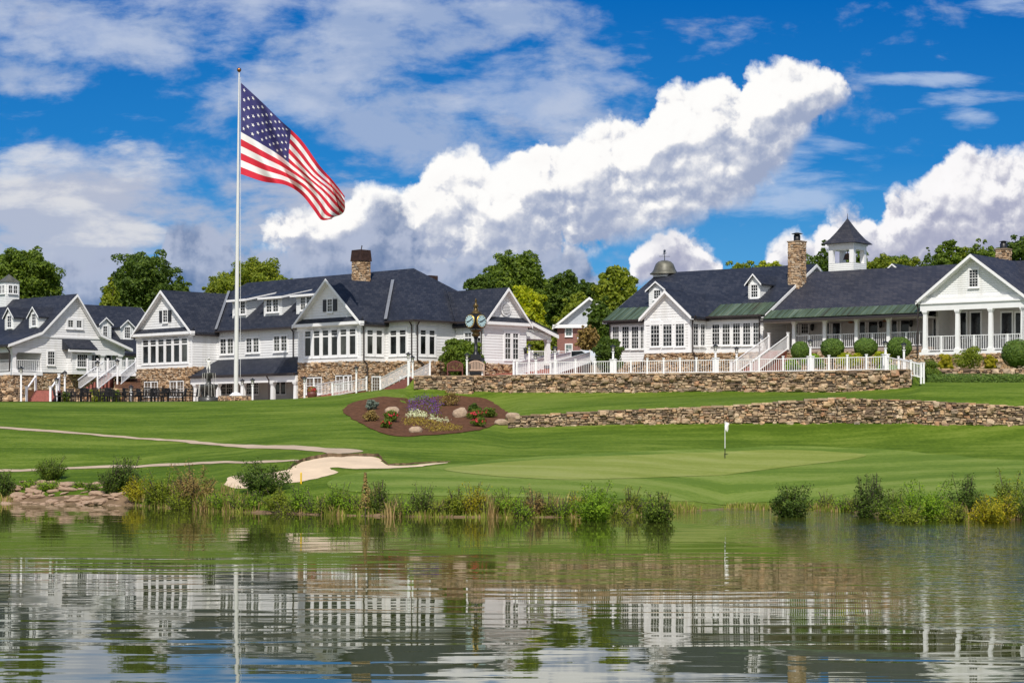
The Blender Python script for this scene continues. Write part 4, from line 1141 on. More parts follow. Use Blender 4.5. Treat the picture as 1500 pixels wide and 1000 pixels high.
for q in ((1162,1169), (1174.5,1184)): wgroup(fq, q[0], q[1], 472, 488, 1, 3, 3, glass=M['glass_door'], hung=False)
for q in ((1206,1215), (1220,1231), (1260,1267.5), (1273,1286), (1307,1314), (1320,1332)): wgroup(fq, q[0], q[1], 469, 497, 1, 1, 1, glass=M['glass_door'], hung=False, sill=False)
for px, py in ((1192.5,476), (1292.5,471.5), (1337,470)):
    mb = MB(); u = fq.u(px); zc = fq.zz(py, u); mb.bar(fq.pt(u,0,zc), fq.pt(u,.25,zc+.1), .04, .04); mb.lathe(fq.pt(u,.28,zc-.42), [(.04,0),(.12,.06),(.16,.36),(.10,.44),(.02,.56)], 6); B.put(mb, 'wall_lantern', [M['black']])
for px in (1246.5, 1297.5):
    mb = MB(); s = B.s_of(px, tc+1.6); mb.lathe((s, tc+1.6, zEp-.48), [(.05,0),(.2,.03),(.22,.10),(.05,.13)], 12); B.put(mb, 'ceiling_lamp', [M['copperball']])
# right gable porch
wG = 8.6; sg1 = sg0 + wG; zfg = B.z(516, sg0, tg); zcg = B.z(455.5, sg0+.2, tg); sgm = B.s_of(1424.5, tg); zPk = B.z(371.5, sgm, tg)
sg1 = sgm + (sgm-sg0)
zGe = zcg + .75
mb = MB()
mb.prism([(sg0, zGe), (sg1, zGe), (sgm, zPk-.25)], lambda r: (r[0], tg+.1, r[1]), lambda r: (r[0], tg+.4, r[1])); B.put(mb, 'gable_wall', [M['siding_fine']])
gable_roof(B, 't', sg0, sg1, tg+.12, tr2+4, zGe, zPk-.15, .32, .45, mat=M['slate2'])
mb = MB(); mb.box(sg0-.1, sg1+.1, tg-.12, tg+.28, zcg, zcg+.42); mb.box(sg0-.2, sg1+.2, tg-.20, tg+.30, zcg+.425, zcg+.52); mb.box(sg0-.05, sg1+.1, tg-.06, tg+.099, zcg+.52, zGe+.10); B.put(mb, 'entablature', [M['trim']])
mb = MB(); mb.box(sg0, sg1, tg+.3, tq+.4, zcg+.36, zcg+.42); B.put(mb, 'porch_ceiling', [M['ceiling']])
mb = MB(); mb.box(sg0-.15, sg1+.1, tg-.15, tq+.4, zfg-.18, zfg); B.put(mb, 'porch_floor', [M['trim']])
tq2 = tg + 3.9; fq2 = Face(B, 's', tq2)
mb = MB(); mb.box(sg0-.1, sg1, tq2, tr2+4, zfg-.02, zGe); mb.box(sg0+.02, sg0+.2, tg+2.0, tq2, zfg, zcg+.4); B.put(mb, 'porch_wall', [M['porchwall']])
gc = [sg0+.2] + [B.s_of(px, tg) for px in (1402.5, 1451, 1500.5)] + [sg1-.1]
for s in gc: column(B, s, tg+.05, zfg, zcg, .27)
mb = MB()
for a, b2 in zip(gc[:4], gc[1:4]+[sg1-.1]):
    railing(mb, (a+.18, tg+.05, zfg), (b2-.18, tg+.05, zfg), 1.02, .15)
    mb.box((a+b2)/2-.06, (a+b2)/2+.06, tg-.01, tg+.11, zfg, zfg+1.05)
B.put(mb, 'porch_railing', [M['trim']])
fg = Face(B, 's', tg+.1)
wgroup(fg, 1420.5, 1432.5, 395.5, 419.5, 1, 3, 6)
wgroup(fq2, 1368, 1374.5, 462, 492, 1, 1, 1, glass=M['glass_door'], hung=False, sill=False, name='door')
for q in ((1405.5,1415.5), (1422.5,1436.5), (1467.5,1482.5), (1488,1501)): wgroup(fq2, q[0], q[1], 458, 494, 1, 1, 1, glass=M['glass_door'], hung=False, sill=False)
for px in (1398, 1446, 1494):
    mb = MB(); s = B.s_of(px, tg+1.4); mb.lathe((s, tg+1.4, zcg+.20), [(.05,0),(.2,.03),(.22,.10),(.05,.14)], 12); B.put(mb, 'ceiling_lamp', [M['copperball']])
downspout(Face(B, 's', tg-.02), 1345.5, zfg, zGe-.1)
# stone plinths
stone_base(B, [(sgl,0,0,0, zG,zS,[],(0,-1)), (0,0,0,tb, zG,zS,[],(1,0)), (0,tb,sR,tb, zG,zS,[],(0,-1)), (sLf,tb,sgl,tb, zG,zS-.5,[],(0,-1)),
  (sR,te-.1,sg0-.1,te-.1, zG,zf-.2,[],(0,-1)), (sg0-.15,tg-.15,sg1+.1,tg-.15, zG,zfg-.18,[],(0,-1)), (sg1+.1,tg-.15,sg1+.1,tr2+4, zG,zfg-.18,[],(1,0)), (sg0-.15,te-.1,sg0-.15,tg-.15, zG,zfg-.18,[],(-1,0))])
# belfry
tf = tr2 + 1.3; sf = B.s_of(1241.5, tf); kf = B.w(sf, tf).y/F; hw = 28*kf/1.38
z0, z1, z2 = B.z(402, sf, tf), B.z(386.5, sf, tf), B.z(361, sf, tf)
mb = MB(); mb.box(sf-hw, sf+hw, tf-hw, tf+hw, z0-1.0, z1)
bf = B.put(mb, 'belfry', [M['siding_fine']])
mb = MB(); pw = .34
for x in (-1,1):
    for y in (-1,1): mb.box(sf+x*hw-(pw if x > 0 else 0), sf+x*hw+(pw if x < 0 else 0), tf+y*hw-(pw if y > 0 else 0), tf+y*hw+(pw if y < 0 else 0), z1+.002, z2-.28)
mb.box(sf-hw, sf+hw, tf-hw, tf+hw, z2-.278, z2+.02); mb.box(sf-hw*1.08, sf+hw*1.08, tf-hw*1.08, tf+hw*1.08, z2+.022, z2+.14); B.put(mb, 'arcade', [M['trim']], bf)
mb = MB(); mb.lathe((sf, tf, z1+.3), [(.34,0),(.30,.06),(.22,.3),(.16,.42),(.03,.48)], 14); mb.tube((sf,tf,z1+.75), (sf,tf,z2-.3), .03, n=6); B.put(mb, 'bell', [M['brown_metal']], bf)
mb = MB(); h = B.z(320, sf, tf)-(z2+.14); pr = [(hw*1.32,0),(hw*1.30,.05),(hw*.95,h*.20),(hw*.62,h*.45),(hw*.33,h*.70),(hw*.12,h*.90),(.02,h)]
mb.lathe((sf, tf, z2+.142), [(r*1.414, z) for r, z in pr], 4, smooth=False, a0=pi/4); mb.tube((sf,tf,z2+.1+h), (sf,tf,z2+.5+h), .03, .01, 6)
B.put(mb, 'spire', [M['slate2']], bf)
# little ridge gable and rear chimney
fu = Face(B, 's', tr2+2.0); ul, ur = fu.u(1304), fu.u(1312)
dormer(fu, ul, ur, zR2-.5, fu.zz(391.5, ul), fu.zz(388, ul), 3)
t3 = tr2+.5; s3 = B.s_of(1470, t3); w = 24*B.w(s3, t3).y/F/1.4; z3 = B.z(366.5, s3, t3)
ch = chimney(B, s3, t3, w, w, z3-2.5, z3); mb = MB(); mb.box(s3-w*.56, s3+w*.56, t3-w*.56, t3+w*.56, z3+.005, z3+.1); B.put(mb, 'coping', [M['drystone']], ch)
mb = MB(); mb.lathe((s3, t3, z3+.10), [(.24,0),(.24,.35),(.18,.38),(.18,.46),(.30,.48),(.05,.55)], 12); B.put(mb, 'flue', [M['black']], ch)
# steps up to the porch
sa, sb = B.s_of(1128, te), B.s_of(1156, te)
st = thing('porch_steps', 'red brick steps with white railings climbing to the lodge porch beside the sunroom', 'steps', (B.w(0,0).x, B.w(0,0).y, B.zb), -B.th)
ns = 14; rz = (zf-6.85)/ns; run = .36
mb = MB()
for k in range(ns): mb.box(sa+.1, sb-.1, te-.12-(ns-k)*run, te-.12-(ns-k-1)*run+.02, 6.75, 6.85+rz*(k+.5))
B.put(mb, 'treads', [M['brickstep']], st)
for s in (sa, sb):
    mb = MB(); railing(mb, (s, te-.12-ns*run, 6.85), (s, te-.12, zf), 1.0, .15); B.put(mb, 'railing', [M['trim']], st)
    for t, z in ((te-.12-ns*run, 6.8), (te-.15, zf)):
        mb = MB(); post(mb, (s, t, z), 1.15, .13, .18); B.put(mb, 'post', [M['trim']], st)

# ------------------------------------------------------------------ brick house behind
K = Bld(816, 172, 8, 8.3)
K.root('brick_house', 'red brick house with white pediment half hidden behind a tree between the two clubhouses', 'house')
sK = K.s_of(912, 0); zK = K.z(476, 0, 0); zKp = K.z(437, K.s_of(864, 0), 0)
gable_wall(K, 't', 0, sK, 0, 9, 8.2, zK, zK+.01, M['brick'])
mb = MB(); mb.prism([(0,zK+.02),(sK,zK+.02),(sK/2,zKp)], lambda r: (r[0], .1, r[1]), lambda r: (r[0], 9, r[1])); K.put(mb, 'pediment', [M['shaded_white']])
gable_roof(K, 't', 0, sK, .1, 9, zK, zKp, .4, .45)
fk = Face(K, 's', 0); mb = MB(); fk.box(mb, -.35, sK+.3, .003, .4, zK-.28, zK+.02); K.put(mb, 'cornice', [M['trim']])
wgroup(fk, 829, 837.5, 480.5, 491.5, 1, 2, 2, glass=M['glass_teal']); wgroup(fk, 829, 837.5, 505, 517, 1, 2, 2, glass=M['glass_teal'])
mb = MB(); u0, u1 = fk.u(851), fk.u(905); fk.box(mb, u0, u1, .0, 3.0, fk.zz(501, u0), fk.zz(494, u0)); K.put(mb, 'portico_roof', [M['trim']])
for px in (853, 868, 884): column(K, K.s_of(px, -2.7), -2.7, 8.4, fk.zz(501, u0), .3)
mb = MB(); fk.box(mb, u0+.4, u1, .004, .02, 8.4, fk.zz(503, u0)); K.put(mb, 'opening_shade', [M['shutter']])  # flat charcoal sheet painted in for the shade under the portico
# ------------------------------------------------------------------ dry-stone walls
def yfoot(px, i): return prof(px)[0][i]
def ztop(px, i): return prof(px)[1][i]
def field_wall(name, label, pxs, yf, zt, depth=.55, foot=-.12, cat='stone wall', big=.075, mats=None, hm=(.07,.18), wm=(.14,.46), extra=None):
    mb = MB(); rg = random.Random(hash(label) % 1000 if False else len(label)*7)
    pts = [Vector(((px-CX)*(yf(px)-.15)/F, yf(px)-.15)) for px in pxs]; zz = [zt(px) for px in pxs]
    for (p, q, z0, z1) in zip(pts[:-1], pts[1:], zz[:-1], zz[1:]):
        d = q-p; Lg = d.length; n = Vector((d.y, -d.x))/Lg
        zl = lambda u: hgt(*(p+d*(u/Lg)+n*.25)) + foot
        zh = lambda u: z0+(z1-z0)*u/Lg
        stone_fill(mb, p, q, zl, zh, n, (), hm[0], hm[1], wm[0], wm[1], (.03,.13), rg=rg, big=big, gap=.02)
        b0, b1 = min(zl(0), zl(Lg))-.3, 0
        k = -n*depth
        mb.add([(p.x,p.y,b0),(q.x,q.y,b0),(q.x,q.y,z1-.02),(p.x,p.y,z0-.02)], [(0,1,2,3)], 1)
        # coping: a course of flat stones over the top
        a = 0.0
        while a < Lg-.05:
            w = min(rg.uniform(.35,.8), Lg-a); c0, c1 = p+d*(a/Lg), p+d*((a+w-.02)/Lg); f = rg.uniform(.05,.13); h0, h1 = zh(a)-.04, zh(a+w)+rg.uniform(.0,.06)
            A = [c0+n*f, c1+n*f, c1+k, c0+k]
            mb.add([(v.x,v.y,h0) for v in A]+[(v.x,v.y,h1+rg.uniform(-.015,.015)) for v in A], [(4,5,6,7),(0,1,5,4),(1,2,6,5),(2,3,7,6),(3,0,4,7)], 0)
            a += w
    c = pts[len(pts)//2]
    o = mb.build(name, [M['drystone'], M['mortar']], fixn=False, loc=(c.x, c.y, hgt(c.x, c.y)))
    return tag(o, label, cat)
field_wall('retaining_wall', 'long upper dry-stone retaining wall carrying the white terrace fence', [606,655,690,742,800,900,980,1060,1140,1225,1290,1332,1336], lambda p: yfoot(p,8) if p < 1334 else 116.0, lambda p: TZ+.04)
field_wall('retaining_wall', 'lower dry-stone retaining wall crossing the lawn behind the putting green', [744,762,830,900,980,1060,1140,1225,1290,1350,1430,1500,1600,1700,1800,1900], lambda p: yfoot(p,6), lambda p: ztop(p,7)+.05)
field_wall('garden_wall', 'low stone garden wall behind the clipped hedge under the right gable porch', [1362,1430,1500,1620,1720], lambda p: 113.9, lambda p: 7.03, hm=(.07,.15))
# pier in front of the upper wall
p0 = W(655,570,121.4); p1 = W(692,570,121.2); mb = MB(); g0 = hgt(p0.x, p0.y)-.4; zt_ = W(0,552,121.4).z
for a, b2, n in (((p0.x,p0.y),(p1.x,p1.y),(0,-1)), ((p1.x,p1.y),(p1.x,p1.y+1.4),(1,0)), ((p0.x,p0.y+1.4),(p0.x,p0.y),(-1,0))):
    stone_fill(mb, a, b2, lambda d: g0, lambda d: zt_, n, (), .08, .16, .2, .5, (.03,.09))
mb.box(p0.x, p1.x, p0.y, p0.y+1.4, g0, zt_-.02, 1); mb.box(p0.x-.06, p1.x+.06, p0.y-.06, p0.y+1.4, zt_, zt_+.09, 0)
tag(mb.build('stone_pier', [M['drystone'], M['mortar']], fixn=False, loc=(p0.x, p0.y, g0)), 'square stone pier projecting from the upper wall above the flower bed', 'pier')
# low wall behind the patio
field_wall('patio_wall', 'low stone wall behind the patio tables below the cottage', [76,120,160,204], lambda p: 132.0, lambda p: 6.2, cat='stone wall')
field_wall('patio_wall', 'short stone wall left of the red brick steps below the cottage', [-60,-10,38], lambda p: 130.0, lambda p: 6.25, cat='stone wall')
mb = MB(); A = [W(-80,0,130.6), W(206,0,132.6), W(206,0,150), W(-80,0,150)]
mb.slab([(A[0].x,A[0].y,6.15),(A[1].x,A[1].y,6.12),(A[2].x,A[2].y,6.5),(A[3].x,A[3].y,6.5)], .9); B4 = [W(168,0,133.4), W(206,0,133.0), W(206,0,141.5), W(168,0,142)]; mb.slab([(B4[0].x,B4[0].y,6.25),(B4[1].x,B4[1].y,6.25),(B4[2].x,B4[2].y,7.2),(B4[3].x,B4[3].y,7.2)], .9); mb.build('planting_terrace', M['mulch'], kind='structure')
# upper drive behind the terrace
mb = MB(); A = [W(768,0,147), W(900,0,147), W(985,0,205), W(700,0,205)]
mb.slab([(v.x,v.y,8.35) for v in A], 1.8); mb.build('upper_drive', M['paving'], kind='structure')

# ------------------------------------------------------------------ white fence on the terrace
def fence(name, label, pxs, yo, z, h=.82, sp=.135, cat='fence', pw=.11):
    P = [Vector(((p-CX)*(yfoot(p,8)+yo)/F, yfoot(p,8)+yo, z)) for p in pxs]
    r = thing(name, label, cat, P[0])
    for k, p in enumerate(P):
        mb = MB(); post(mb, p-P[0], h+.12, pw, pw+.05); mb.build('post', M['post'], r)
        if k:
            mb = MB(); railing(mb, P[k-1]-P[0], p-P[0], h, sp, .026, (.06,.045), .10); mb.build('railing_panel', M['post'], r)
    return r
fence('picket_fence', 'long white picket fence along the top of the upper stone wall', [757,785,814,843,871,900,924,948,972,996,1020,1048,1079,1112,1147,1187,1214,1241,1269,1297], .55, TZ+.03)
def rail_thing(name, label, runs, h=.9, cat='railing', extra=None):
    o = Vector(runs[0][0]); r = thing(name, label, cat, o); done = []
    for p, q in runs:
        p, q = Vector(p), Vector(q)
        mb = MB(); railing(mb, p-o, q-o, h, .15, .03); mb.build('railing_panel', M['post'], r)
        for c in (p, q):
            if any((c-d).length < .2 for d in done): continue
            done.append(c)
            mb = MB(); post(mb, c-o-Vector((0,0,.25)), h+.33, .10, .14); mb.build('post', M['post'], r)
    return r
g = lambda px, Y, z: Vector(((px-CX)*Y/F, Y, z))
rail_thing('stair_railing', 'pair of white railings sloping down past the right end of the upper stone wall',
   [(g(1299,111.0,TZ), g(1334,109.2,6.45)), (g(1316,113.0,TZ), g(1353,110.6,6.35)), (g(1334,109.2,6.45), g(1349,109.0,6.3))], .85)
def stairs(name, label, a, b, w, ztread, n, mat, rails=2, h=.95, cat='steps'):
    """straight flight from a (low) to b (high), width w to the left of the run"""
    a, b = Vector(a), Vector(b); d = b-a; dh = Vector((d.x, d.y, 0)); Lh = dh.length; u = dh/Lh; sd_ = Vector((-u.y, u.x, 0))
    r = thing(name, label, cat, a)
    mb = MB()
    for k in range(n):
        c0 = u*(Lh*k/n); c1 = u*(Lh*(k+1)/n+.03); z = d.z*(k+1)/n
        vs = [c0, c1, c1+sd_*w, c0+sd_*w]
        mb.add([(v.x,v.y,-.5) for v in vs]+[(v.x,v.y,z) for v in vs], [(4,5,6,7),(0,1,5,4),(1,2,6,5),(2,3,7,6),(3,0,4,7)], 0)
    mb.build('treads', mat, r)
    for o in ([Vector((0,0,0)), sd_*w] if rails == 2 else [Vector((0,0,0))] if rails == 1 else []):
        mb = MB(); railing(mb, o, o+d, h, .15, .03); mb.build('railing', M['post'], r)
        for c in (o, o+d):
            mb = MB(); post(mb, c, h+.10, .10, .14); mb.build('post', M['post'], r)
    return r
stairs('garden_steps', 'short white railed steps in front of the stone ground floor windows', g(487,127.5,5.55), g(537,130.5,6.05), 1.6, 0, 5, M['brickstep'], h=.85)
stairs('garden_steps', 'steep white railed steps climbing to the clock terrace from the basement door', g(557,130.0,6.0), g(600,126.0,TZ+.1), 1.5, 0, 6, M['brickstep'], h=.9)
stairs('drive_steps', 'left wide brick steps with white railings climbing from the terrace to the upper drive', g(752,127,TZ), g(836,147,8.4), 3.0, 0, 13, M['brickstep'])
stairs('drive_steps', 'right brick steps with white railings beside the round bush by the sunroom', g(806,124.5,TZ), g(864,147,8.4), 2.4, 0, 13, M['brickstep'])
rail_thing('picket_railing', 'short white picket railing on the upper drive behind the side porch column', [(g(776,146.5,8.4), g(806,146.8,8.4)), (g(806,146.8,8.4), g(834,147,8.4))], 1.0)
# red brick steps below the cottage
r = thing('brick_steps', 'red brick steps between slanting white posts below the cottage', 'steps', g(57,127.2,5.15))
mb = MB(); hw = 17.5*127.2/F
for k in range(7): mb.box(-hw, hw, k*.34, 3.0, -.1, .13*(k+1))
mb.build('treads', M['brickstep'], r)
for s in (-1, 1):
    mb = MB(); mb.bar((s*hw, -.1, .95), (s*hw, 2.3, 1.85), .10, .08); mb.build('handrail', M['post'], r)
    for y, z, h in ((-.1, -.05, 1.15), (2.3, .85, 1.15)):
        mb = MB(); post(mb, (s*hw, y, z), h, .14, .2); mb.build('post', M['post'], r)
# timber deck with stairs right of the bay window
dk = g(128,140,7.55); r = thing('deck', 'white railed deck with two flights of stairs between cottage and clubhouse', 'deck', dk)
P = [g(px,140-.03*(px-128),7.55)-dk for px in (128,143,158,172,186,199)]
mb = MB(); mb.slab([P[0], P[-1], P[-1]+Vector((-.6,3,0)), P[0]+Vector((0,3,0))], .28); mb.build('platform', M['trim'], r)
for a, b2 in zip(P[:-1], P[1:]):
    mb = MB(); railing(mb, a, b2, .85, .13, .028); mb.build('railing_panel', M['post'], r)
for a in P:
    mb = MB(); post(mb, a, .98, .11, .15); mb.build('post', M['post'], r)
for (xa, za, xb, zb) in ((114,6.1,152,7.5), (142,6.1,171,7.3), (177,6.5,199,7.5)):
    a, b2 = g(xa,134.5,za)-dk, g(xb,137.4,zb)-dk
    mb = MB(); railing(mb, a, b2, .8, .13, .028); mb.build('stair_railing', M['post'], r)
mb = MB(); a, b2 = g(120,135,6.1)-dk, g(162,138.6,7.5)-dk
for k in range(8):
    c = a+(b2-a)*(k/8); e = a+(b2-a)*((k+1)/8); mb.box(c.x, e.x+.02, c.y, c.y+1.5, a.z-.3, c.z+.17)
mb.build('treads', M['brickstep'], r)

# ------------------------------------------------------------------ lamp posts
def lamp(px, Y, top_py, label, wide=False):
    x = (px-CX)*Y/F; z = max(hgt(x, Y), 0)
    if 606 < px < 1334 and Y > yfoot(px,8): z = TZ
    H = Z(Y, top_py) - z
    r = thing('lamp_post', label, 'lamp post', (x, Y, z), 0, 'white lamp posts around the terraces')
    mb = MB(); w = .108
    mb.box(-w/2, w/2, -w/2, w/2, 0, H-.42); mb.box(-w*.8, w*.8, -w*.8, w*.8, H-.42, H-.37)
    if wide: mb.box(-.19, .19, -.19, .19, 0, .98); mb.box(-.23, .23, -.23, .23, .98, 1.03)
    mb.build('post', M['post'], r)
    mb = MB(); mb.lathe((0,0,H-.37), [(.06,0),(.10,.04),(.11,.05)], 8); mb.lathe((0,0,H-.09), [(.19,0),(.15,.06),(.04,.12),(.02,.17)], 8)
    for k in range(4):
        a = pi/4+k*pi/2; mb.bar((.09*cos(a),.09*sin(a),H-.33), (.135*cos(a),.135*sin(a),H-.08), .018, .018)
    lt = mb.build('lantern', M['black'], r)
    mb = MB(); mb.lathe((0,0,H-.32), [(.07,0),(.105,.23)], 8); mb.build('lamp_glass', M['bulb'], lt)
for q in [(598,124.6,517,'white lamp post at the head of the steep steps beside the downspouts'), (604.5,123.7,522,'shorter white lamp post just right of the steep steps on the wall corner'),
  (684,123.6,518,'white lamp post between the two garden benches'), (706.5,124.4,527,'short white lamp post in front of the pale bench'),
  (775,126,505,'white lamp post at the foot of the wide brick steps nearest the gable wall'), (784.5,123,518,'white lamp post standing inside the fence at its left end'),
  (813,122.5,508,'tall white lamp post in front of the upper drive picket railing'), (898,119.6,506,'white lamp post on a boxed base in front of the round bush by the sunroom',True),
  (1048,117.2,505,'white lamp post on a boxed base in front of the sunroom side windows',True), (1079,121.5,509,'slim white lamp post in front of the five sunroom windows'),
  (1187,114.4,498,'white lamp post on a boxed base between the two left clipped balls',True), (1297,111.2,500,'white lamp post on a boxed base at the right end of the fence',True), (1324,113.5,503,'white lamp post in front of the rightmost fence-side clipped ball'),
  (522,129.4,537,'white lamp post at the top of the short railed steps'), (531,131.4,541,'white lamp post beside the downspout left of the basement door'), (446,126.5,552,'white lamp post at the left corner of the stone ground floor'),
  (370,125.6,555,'white lamp post at the right end of the flagpole planter'), (355,129,556,'white lamp post behind the flagpole planter under the veranda'), (31,126,538,'tall white lamp post left of the red brick steps'),
  (83,127,554,'white lamp post right of the red brick steps'), (95,131.6,544,'white lamp post against the cottage stone plinth by the bay window'), (143,133.5,529,'white lamp post standing among the deck stair railings'),
  (172,137,527,'white lamp post at the deck corner between its two flights'), (192,127,565,'short white lamp post among the patio tables')]: lamp(*q)

# ------------------------------------------------------------------ clock
M['bronze'] = simple('black_and_gold_casting', (0.10,0.065,0.02), 0.4, 0.8, 9, metal=0.6)
ck = g(697,127.5,TZ); r = thing('street_clock', 'black and gold four-faced street clock on a panelled pedestal', 'clock', ck, R(0))
S = 127.5/F
mb = MB(); mb.box(-.52,.52,-.52,.52,0,.15); mb.box(-.44,.44,-.44,.44,.15,1.25); mb.box(-.54,.54,-.54,.54,1.25,1.38); mb.box(-.34,.34,-.34,.34,1.38,1.62)
for s in (-1,1):
    mb.box(-.36,-.06,s*.44-.03,s*.44+.03,.3,1.1); mb.box(.06,.36,s*.44-.03,s*.44+.03,.3,1.1)
mb.build('pedestal', M['black'], r)
hf = (552-468)*S
mb = MB(); mb.lathe((0,0,1.62), [(.22,0),(.16,.12),(.115,.25),(.10,1.2),(.09,hf-2.75),(.18,hf-2.7),(.12,hf-2.6)], 14); mb.build('column', M['black'], r)
mb = MB(); mb.tube((0,0,hf-.6),(0,0,hf+.6),.05,n=6); mb.lathe((0,0,hf-1.06), [(.10,0),(.26,.10),(.30,.2),(.2,.3),(.34,.42),(.42,.5)], 12); mb.lathe((0,0,hf+.52), [(.42,0),(.34,.12),(.16,.26),(.12,.4),(.2,.5),(.14,.62),(.05,.74),(.09,.82),(.02,1.02)], 12)
mb.build('gilded_ornament', M['bronze'], r)
mb = MB(); mb.box(-.36,.36,-.36,.36,hf-.50,hf+.50)
for k in range(4):
    a = pi/4+k*pi/2; mb.tube((.32*cos(a),.32*sin(a),hf+.5), (.16*cos(a),.16*sin(a),hf+.95), .07, .03, 8)
mb.build('head', M['black'], r)
for k in range(4):
    a = -pi/2 + (k-.5)*pi/2 + R(0); n = Vector((cos(a), sin(a), 0)); sdv = Vector((-sin(a), cos(a), 0)); c = n*.45 + Vector((0,0,hf))
    mb = MB(); mb.tube(c-n*.10, c+n*.10, .49, .47, 28); d = mb.build('clock_case', M['black'], r)
    mb = MB(); mb.tube(c+n*.101, c+n*.13, .445, .415, 28); mb.build('gold_ring', M['gold'], d)
    mb = MB(); mb.tube(c+n*.131, c+n*.14, .385, .385, 28)
    up = Vector((0,0,1))
    mb.bar(c+n*.15, c+n*.15+(sdv*.55+up*.30).normalized()*.31, .03, .05, 1); mb.bar(c+n*.15, c+n*.15+(-sdv*.5-up*.1).normalized()*.24, .04, .06, 1)
    for j in range(12):
        t = j*pi/6; e = sdv*cos(t)+up*sin(t); mb.bar(c+n*.143+e*.29, c+n*.143+e*.365, .02, .045, 1)
    mb.build('dial', [M['clockface'], M['black']], d)

# ------------------------------------------------------------------ benches
def bench(px, Y, mat, label, wpx):
    w = wpx*Y/F; r = thing('garden_bench', label, 'bench', g(px,Y,TZ))
    mb = MB(); n = 11
    for k in range(n):
        u = -w/2 + w*(k+.5)/n; h = .88 + .20*cos(u/w*pi)
        mb.box(u-w/n*.30, u+w/n*.30, -.02, .02, .45, h)
    pts = [(-w/2+w*k/10, .88+.20*cos((-.5+k/10)*pi)) for k in range(11)]
    for (a, za), (b2, zb) in zip(pts[:-1], pts[1:]): mb.bar((a,0,za), (b2,0,zb), .06, .09)
    mb.bar((-w/2,0,.5), (w/2,0,.5), .05, .08); mb.build('backrest', mat, r)
    mb = MB()
    for k in range(5): mb.box(-w/2, w/2, .05+k*.1, .13+k*.1, .42, .45)
    mb.build('seat', mat, r)
    for s in (-1,1):
        mb = MB(); mb.box(s*w/2-.04, s*w/2+.04, -.02, .56, .62, .67); mb.build('armrest', mat, r)
        for y, h in ((0,.9),(.52,.62)):
            mb = MB(); mb.box(s*w/2-.035, s*w/2+.035, y-.035, y+.035, 0, h); mb.build('leg', mat, r)
bench(666.5, 124.6, M['wood_red'], 'dark red-brown garden bench seen from behind left of the clock', 22)
bench(697, 124.2, M['wood_tan'], 'pale tan garden bench seen from behind in front of the clock', 24)

# ------------------------------------------------------------------ flagpole and flag
FP = g(345.6,126,5.2); zb_ = Z(126,579)
r = thing('flagpole', 'tall white flagpole with copper ball rising from a round stone planter', 'flagpole', (FP.x, FP.y, zb_))
top = W(350.3,106.5,126); e = top-Vector((FP.x,FP.y,zb_))
mb = MB(); mb.tube((0,0,0), e*.5, .155, .12, 16); mb.tube(e*.5, e, .12, .045, 16); mb.build('pole', M['pole'], r)
mb = MB(); mb.lathe((0,0,-.02), [(.44,0),(.42,.06),(.30,.12),(.25,.2)], 18); mb.build('collar', M['trim'], r)
mb = MB(); mb.ball(tuple(e+Vector((0,0,.17))), .145, .145, .145, 0, 14, 10); mb.tube(e, e+Vector((0,0,.06)), .05, n=8); mb.build('finial', M['copperball'], r)
mb = MB(); mb.tube((.30,-.05,1.2), e*.985+Vector((.12,-.06,0)), .012, .012, 5); mb.build('halyard', M['trim'], r)
mb = MB(); R0 = 25*126/F; zz0 = 5.0
rg = random.Random(5)
for k in range(30):
    a0, a1 = 2*pi*k/30, 2*pi*(k+1)/30
    stone_fill(mb, (FP.x+R0*cos(a0), FP.y+R0*sin(a0)), (FP.x+R0*cos(a1), FP.y+R0*sin(a1)), lambda d: zz0, lambda d: zb_-.06, (cos((a0+a1)/2), sin((a0+a1)/2)), (), .1, .2, .12, .3, (.02,.06), rg=rg, big=0)
mb.lathe((FP.x,FP.y,zz0), [(R0+.0,0),(R0+.0,zb_-zz0-.04),(R0*.8,zb_-zz0-.02),(.05,zb_-zz0-.015)], 30, 1)
tag(mb.build('stone_planter', [M['drystone'], M['mortar']], fixn=False, loc=(FP.x,FP.y,zz0)), 'round low stone planter at the foot of the flagpole', 'planter')

def cr(pts, t):
    n = len(pts)-1; i = min(n-1, int(t*n)); f = t*n-i
    p0 = pts[max(0,i-1)]; p1 = pts[i]; p2 = pts[i+1]; p3 = pts[min(n,i+2)]
    q = []
    for a, b2, c, d in zip(p0, p1, p2, p3):
        q.append(.5*((2*b2)+(-a+c)*f+(2*a-5*b2+4*c-d)*f*f+(-a+3*b2-3*c+d)*f**3))
    return q
TOP = [(353.0,121.5),(384,150),(413,180.5),(441,208),(466,237),(489,262),(509,291)]
BOT = [(352.6,255),(384,265),(415,271),(440,287),(462,309),(475,321),(490,324)]
def flag_pt(u, v):
    a, b2 = cr(TOP, u), cr(BOT, u)
    px = a[0]+(b2[0]-a[0])*v; py = a[1]+(b2[1]-a[1])*v
    sw = u**.8
    px += 4.0*sw*sin(v*6.2+u*5); py += 3.4*sw*sin(u*11+v*6)
    Y = 126 - .1 + 1.6*u + sw*(.75*sin(u*9.5 - v*3.4+.4) + .42*sin(u*19-v*7)) + .30*sin(u*26-v*9)*min(1,u*4)
    return W(px, py, Y)
mb = MB(); NU, NV = 60, 52
for i in range(NU+1):
    for j in range(NV+1): mb.v.append(tuple(flag_pt(i/NU, j/NV)))
for i in range(NU):
    for j in range(NV):
        st = int((j+.5)/NV*13); blue = (i+.5)/NU < .4 and st < 7
        mb.f.append((i*(NV+1)+j, (i+1)*(NV+1)+j, (i+1)*(NV+1)+j+1, i*(NV+1)+j+1)); mb.m.append(2 if blue else (0 if st % 2 == 0 else 1)); mb.sm.append(True)
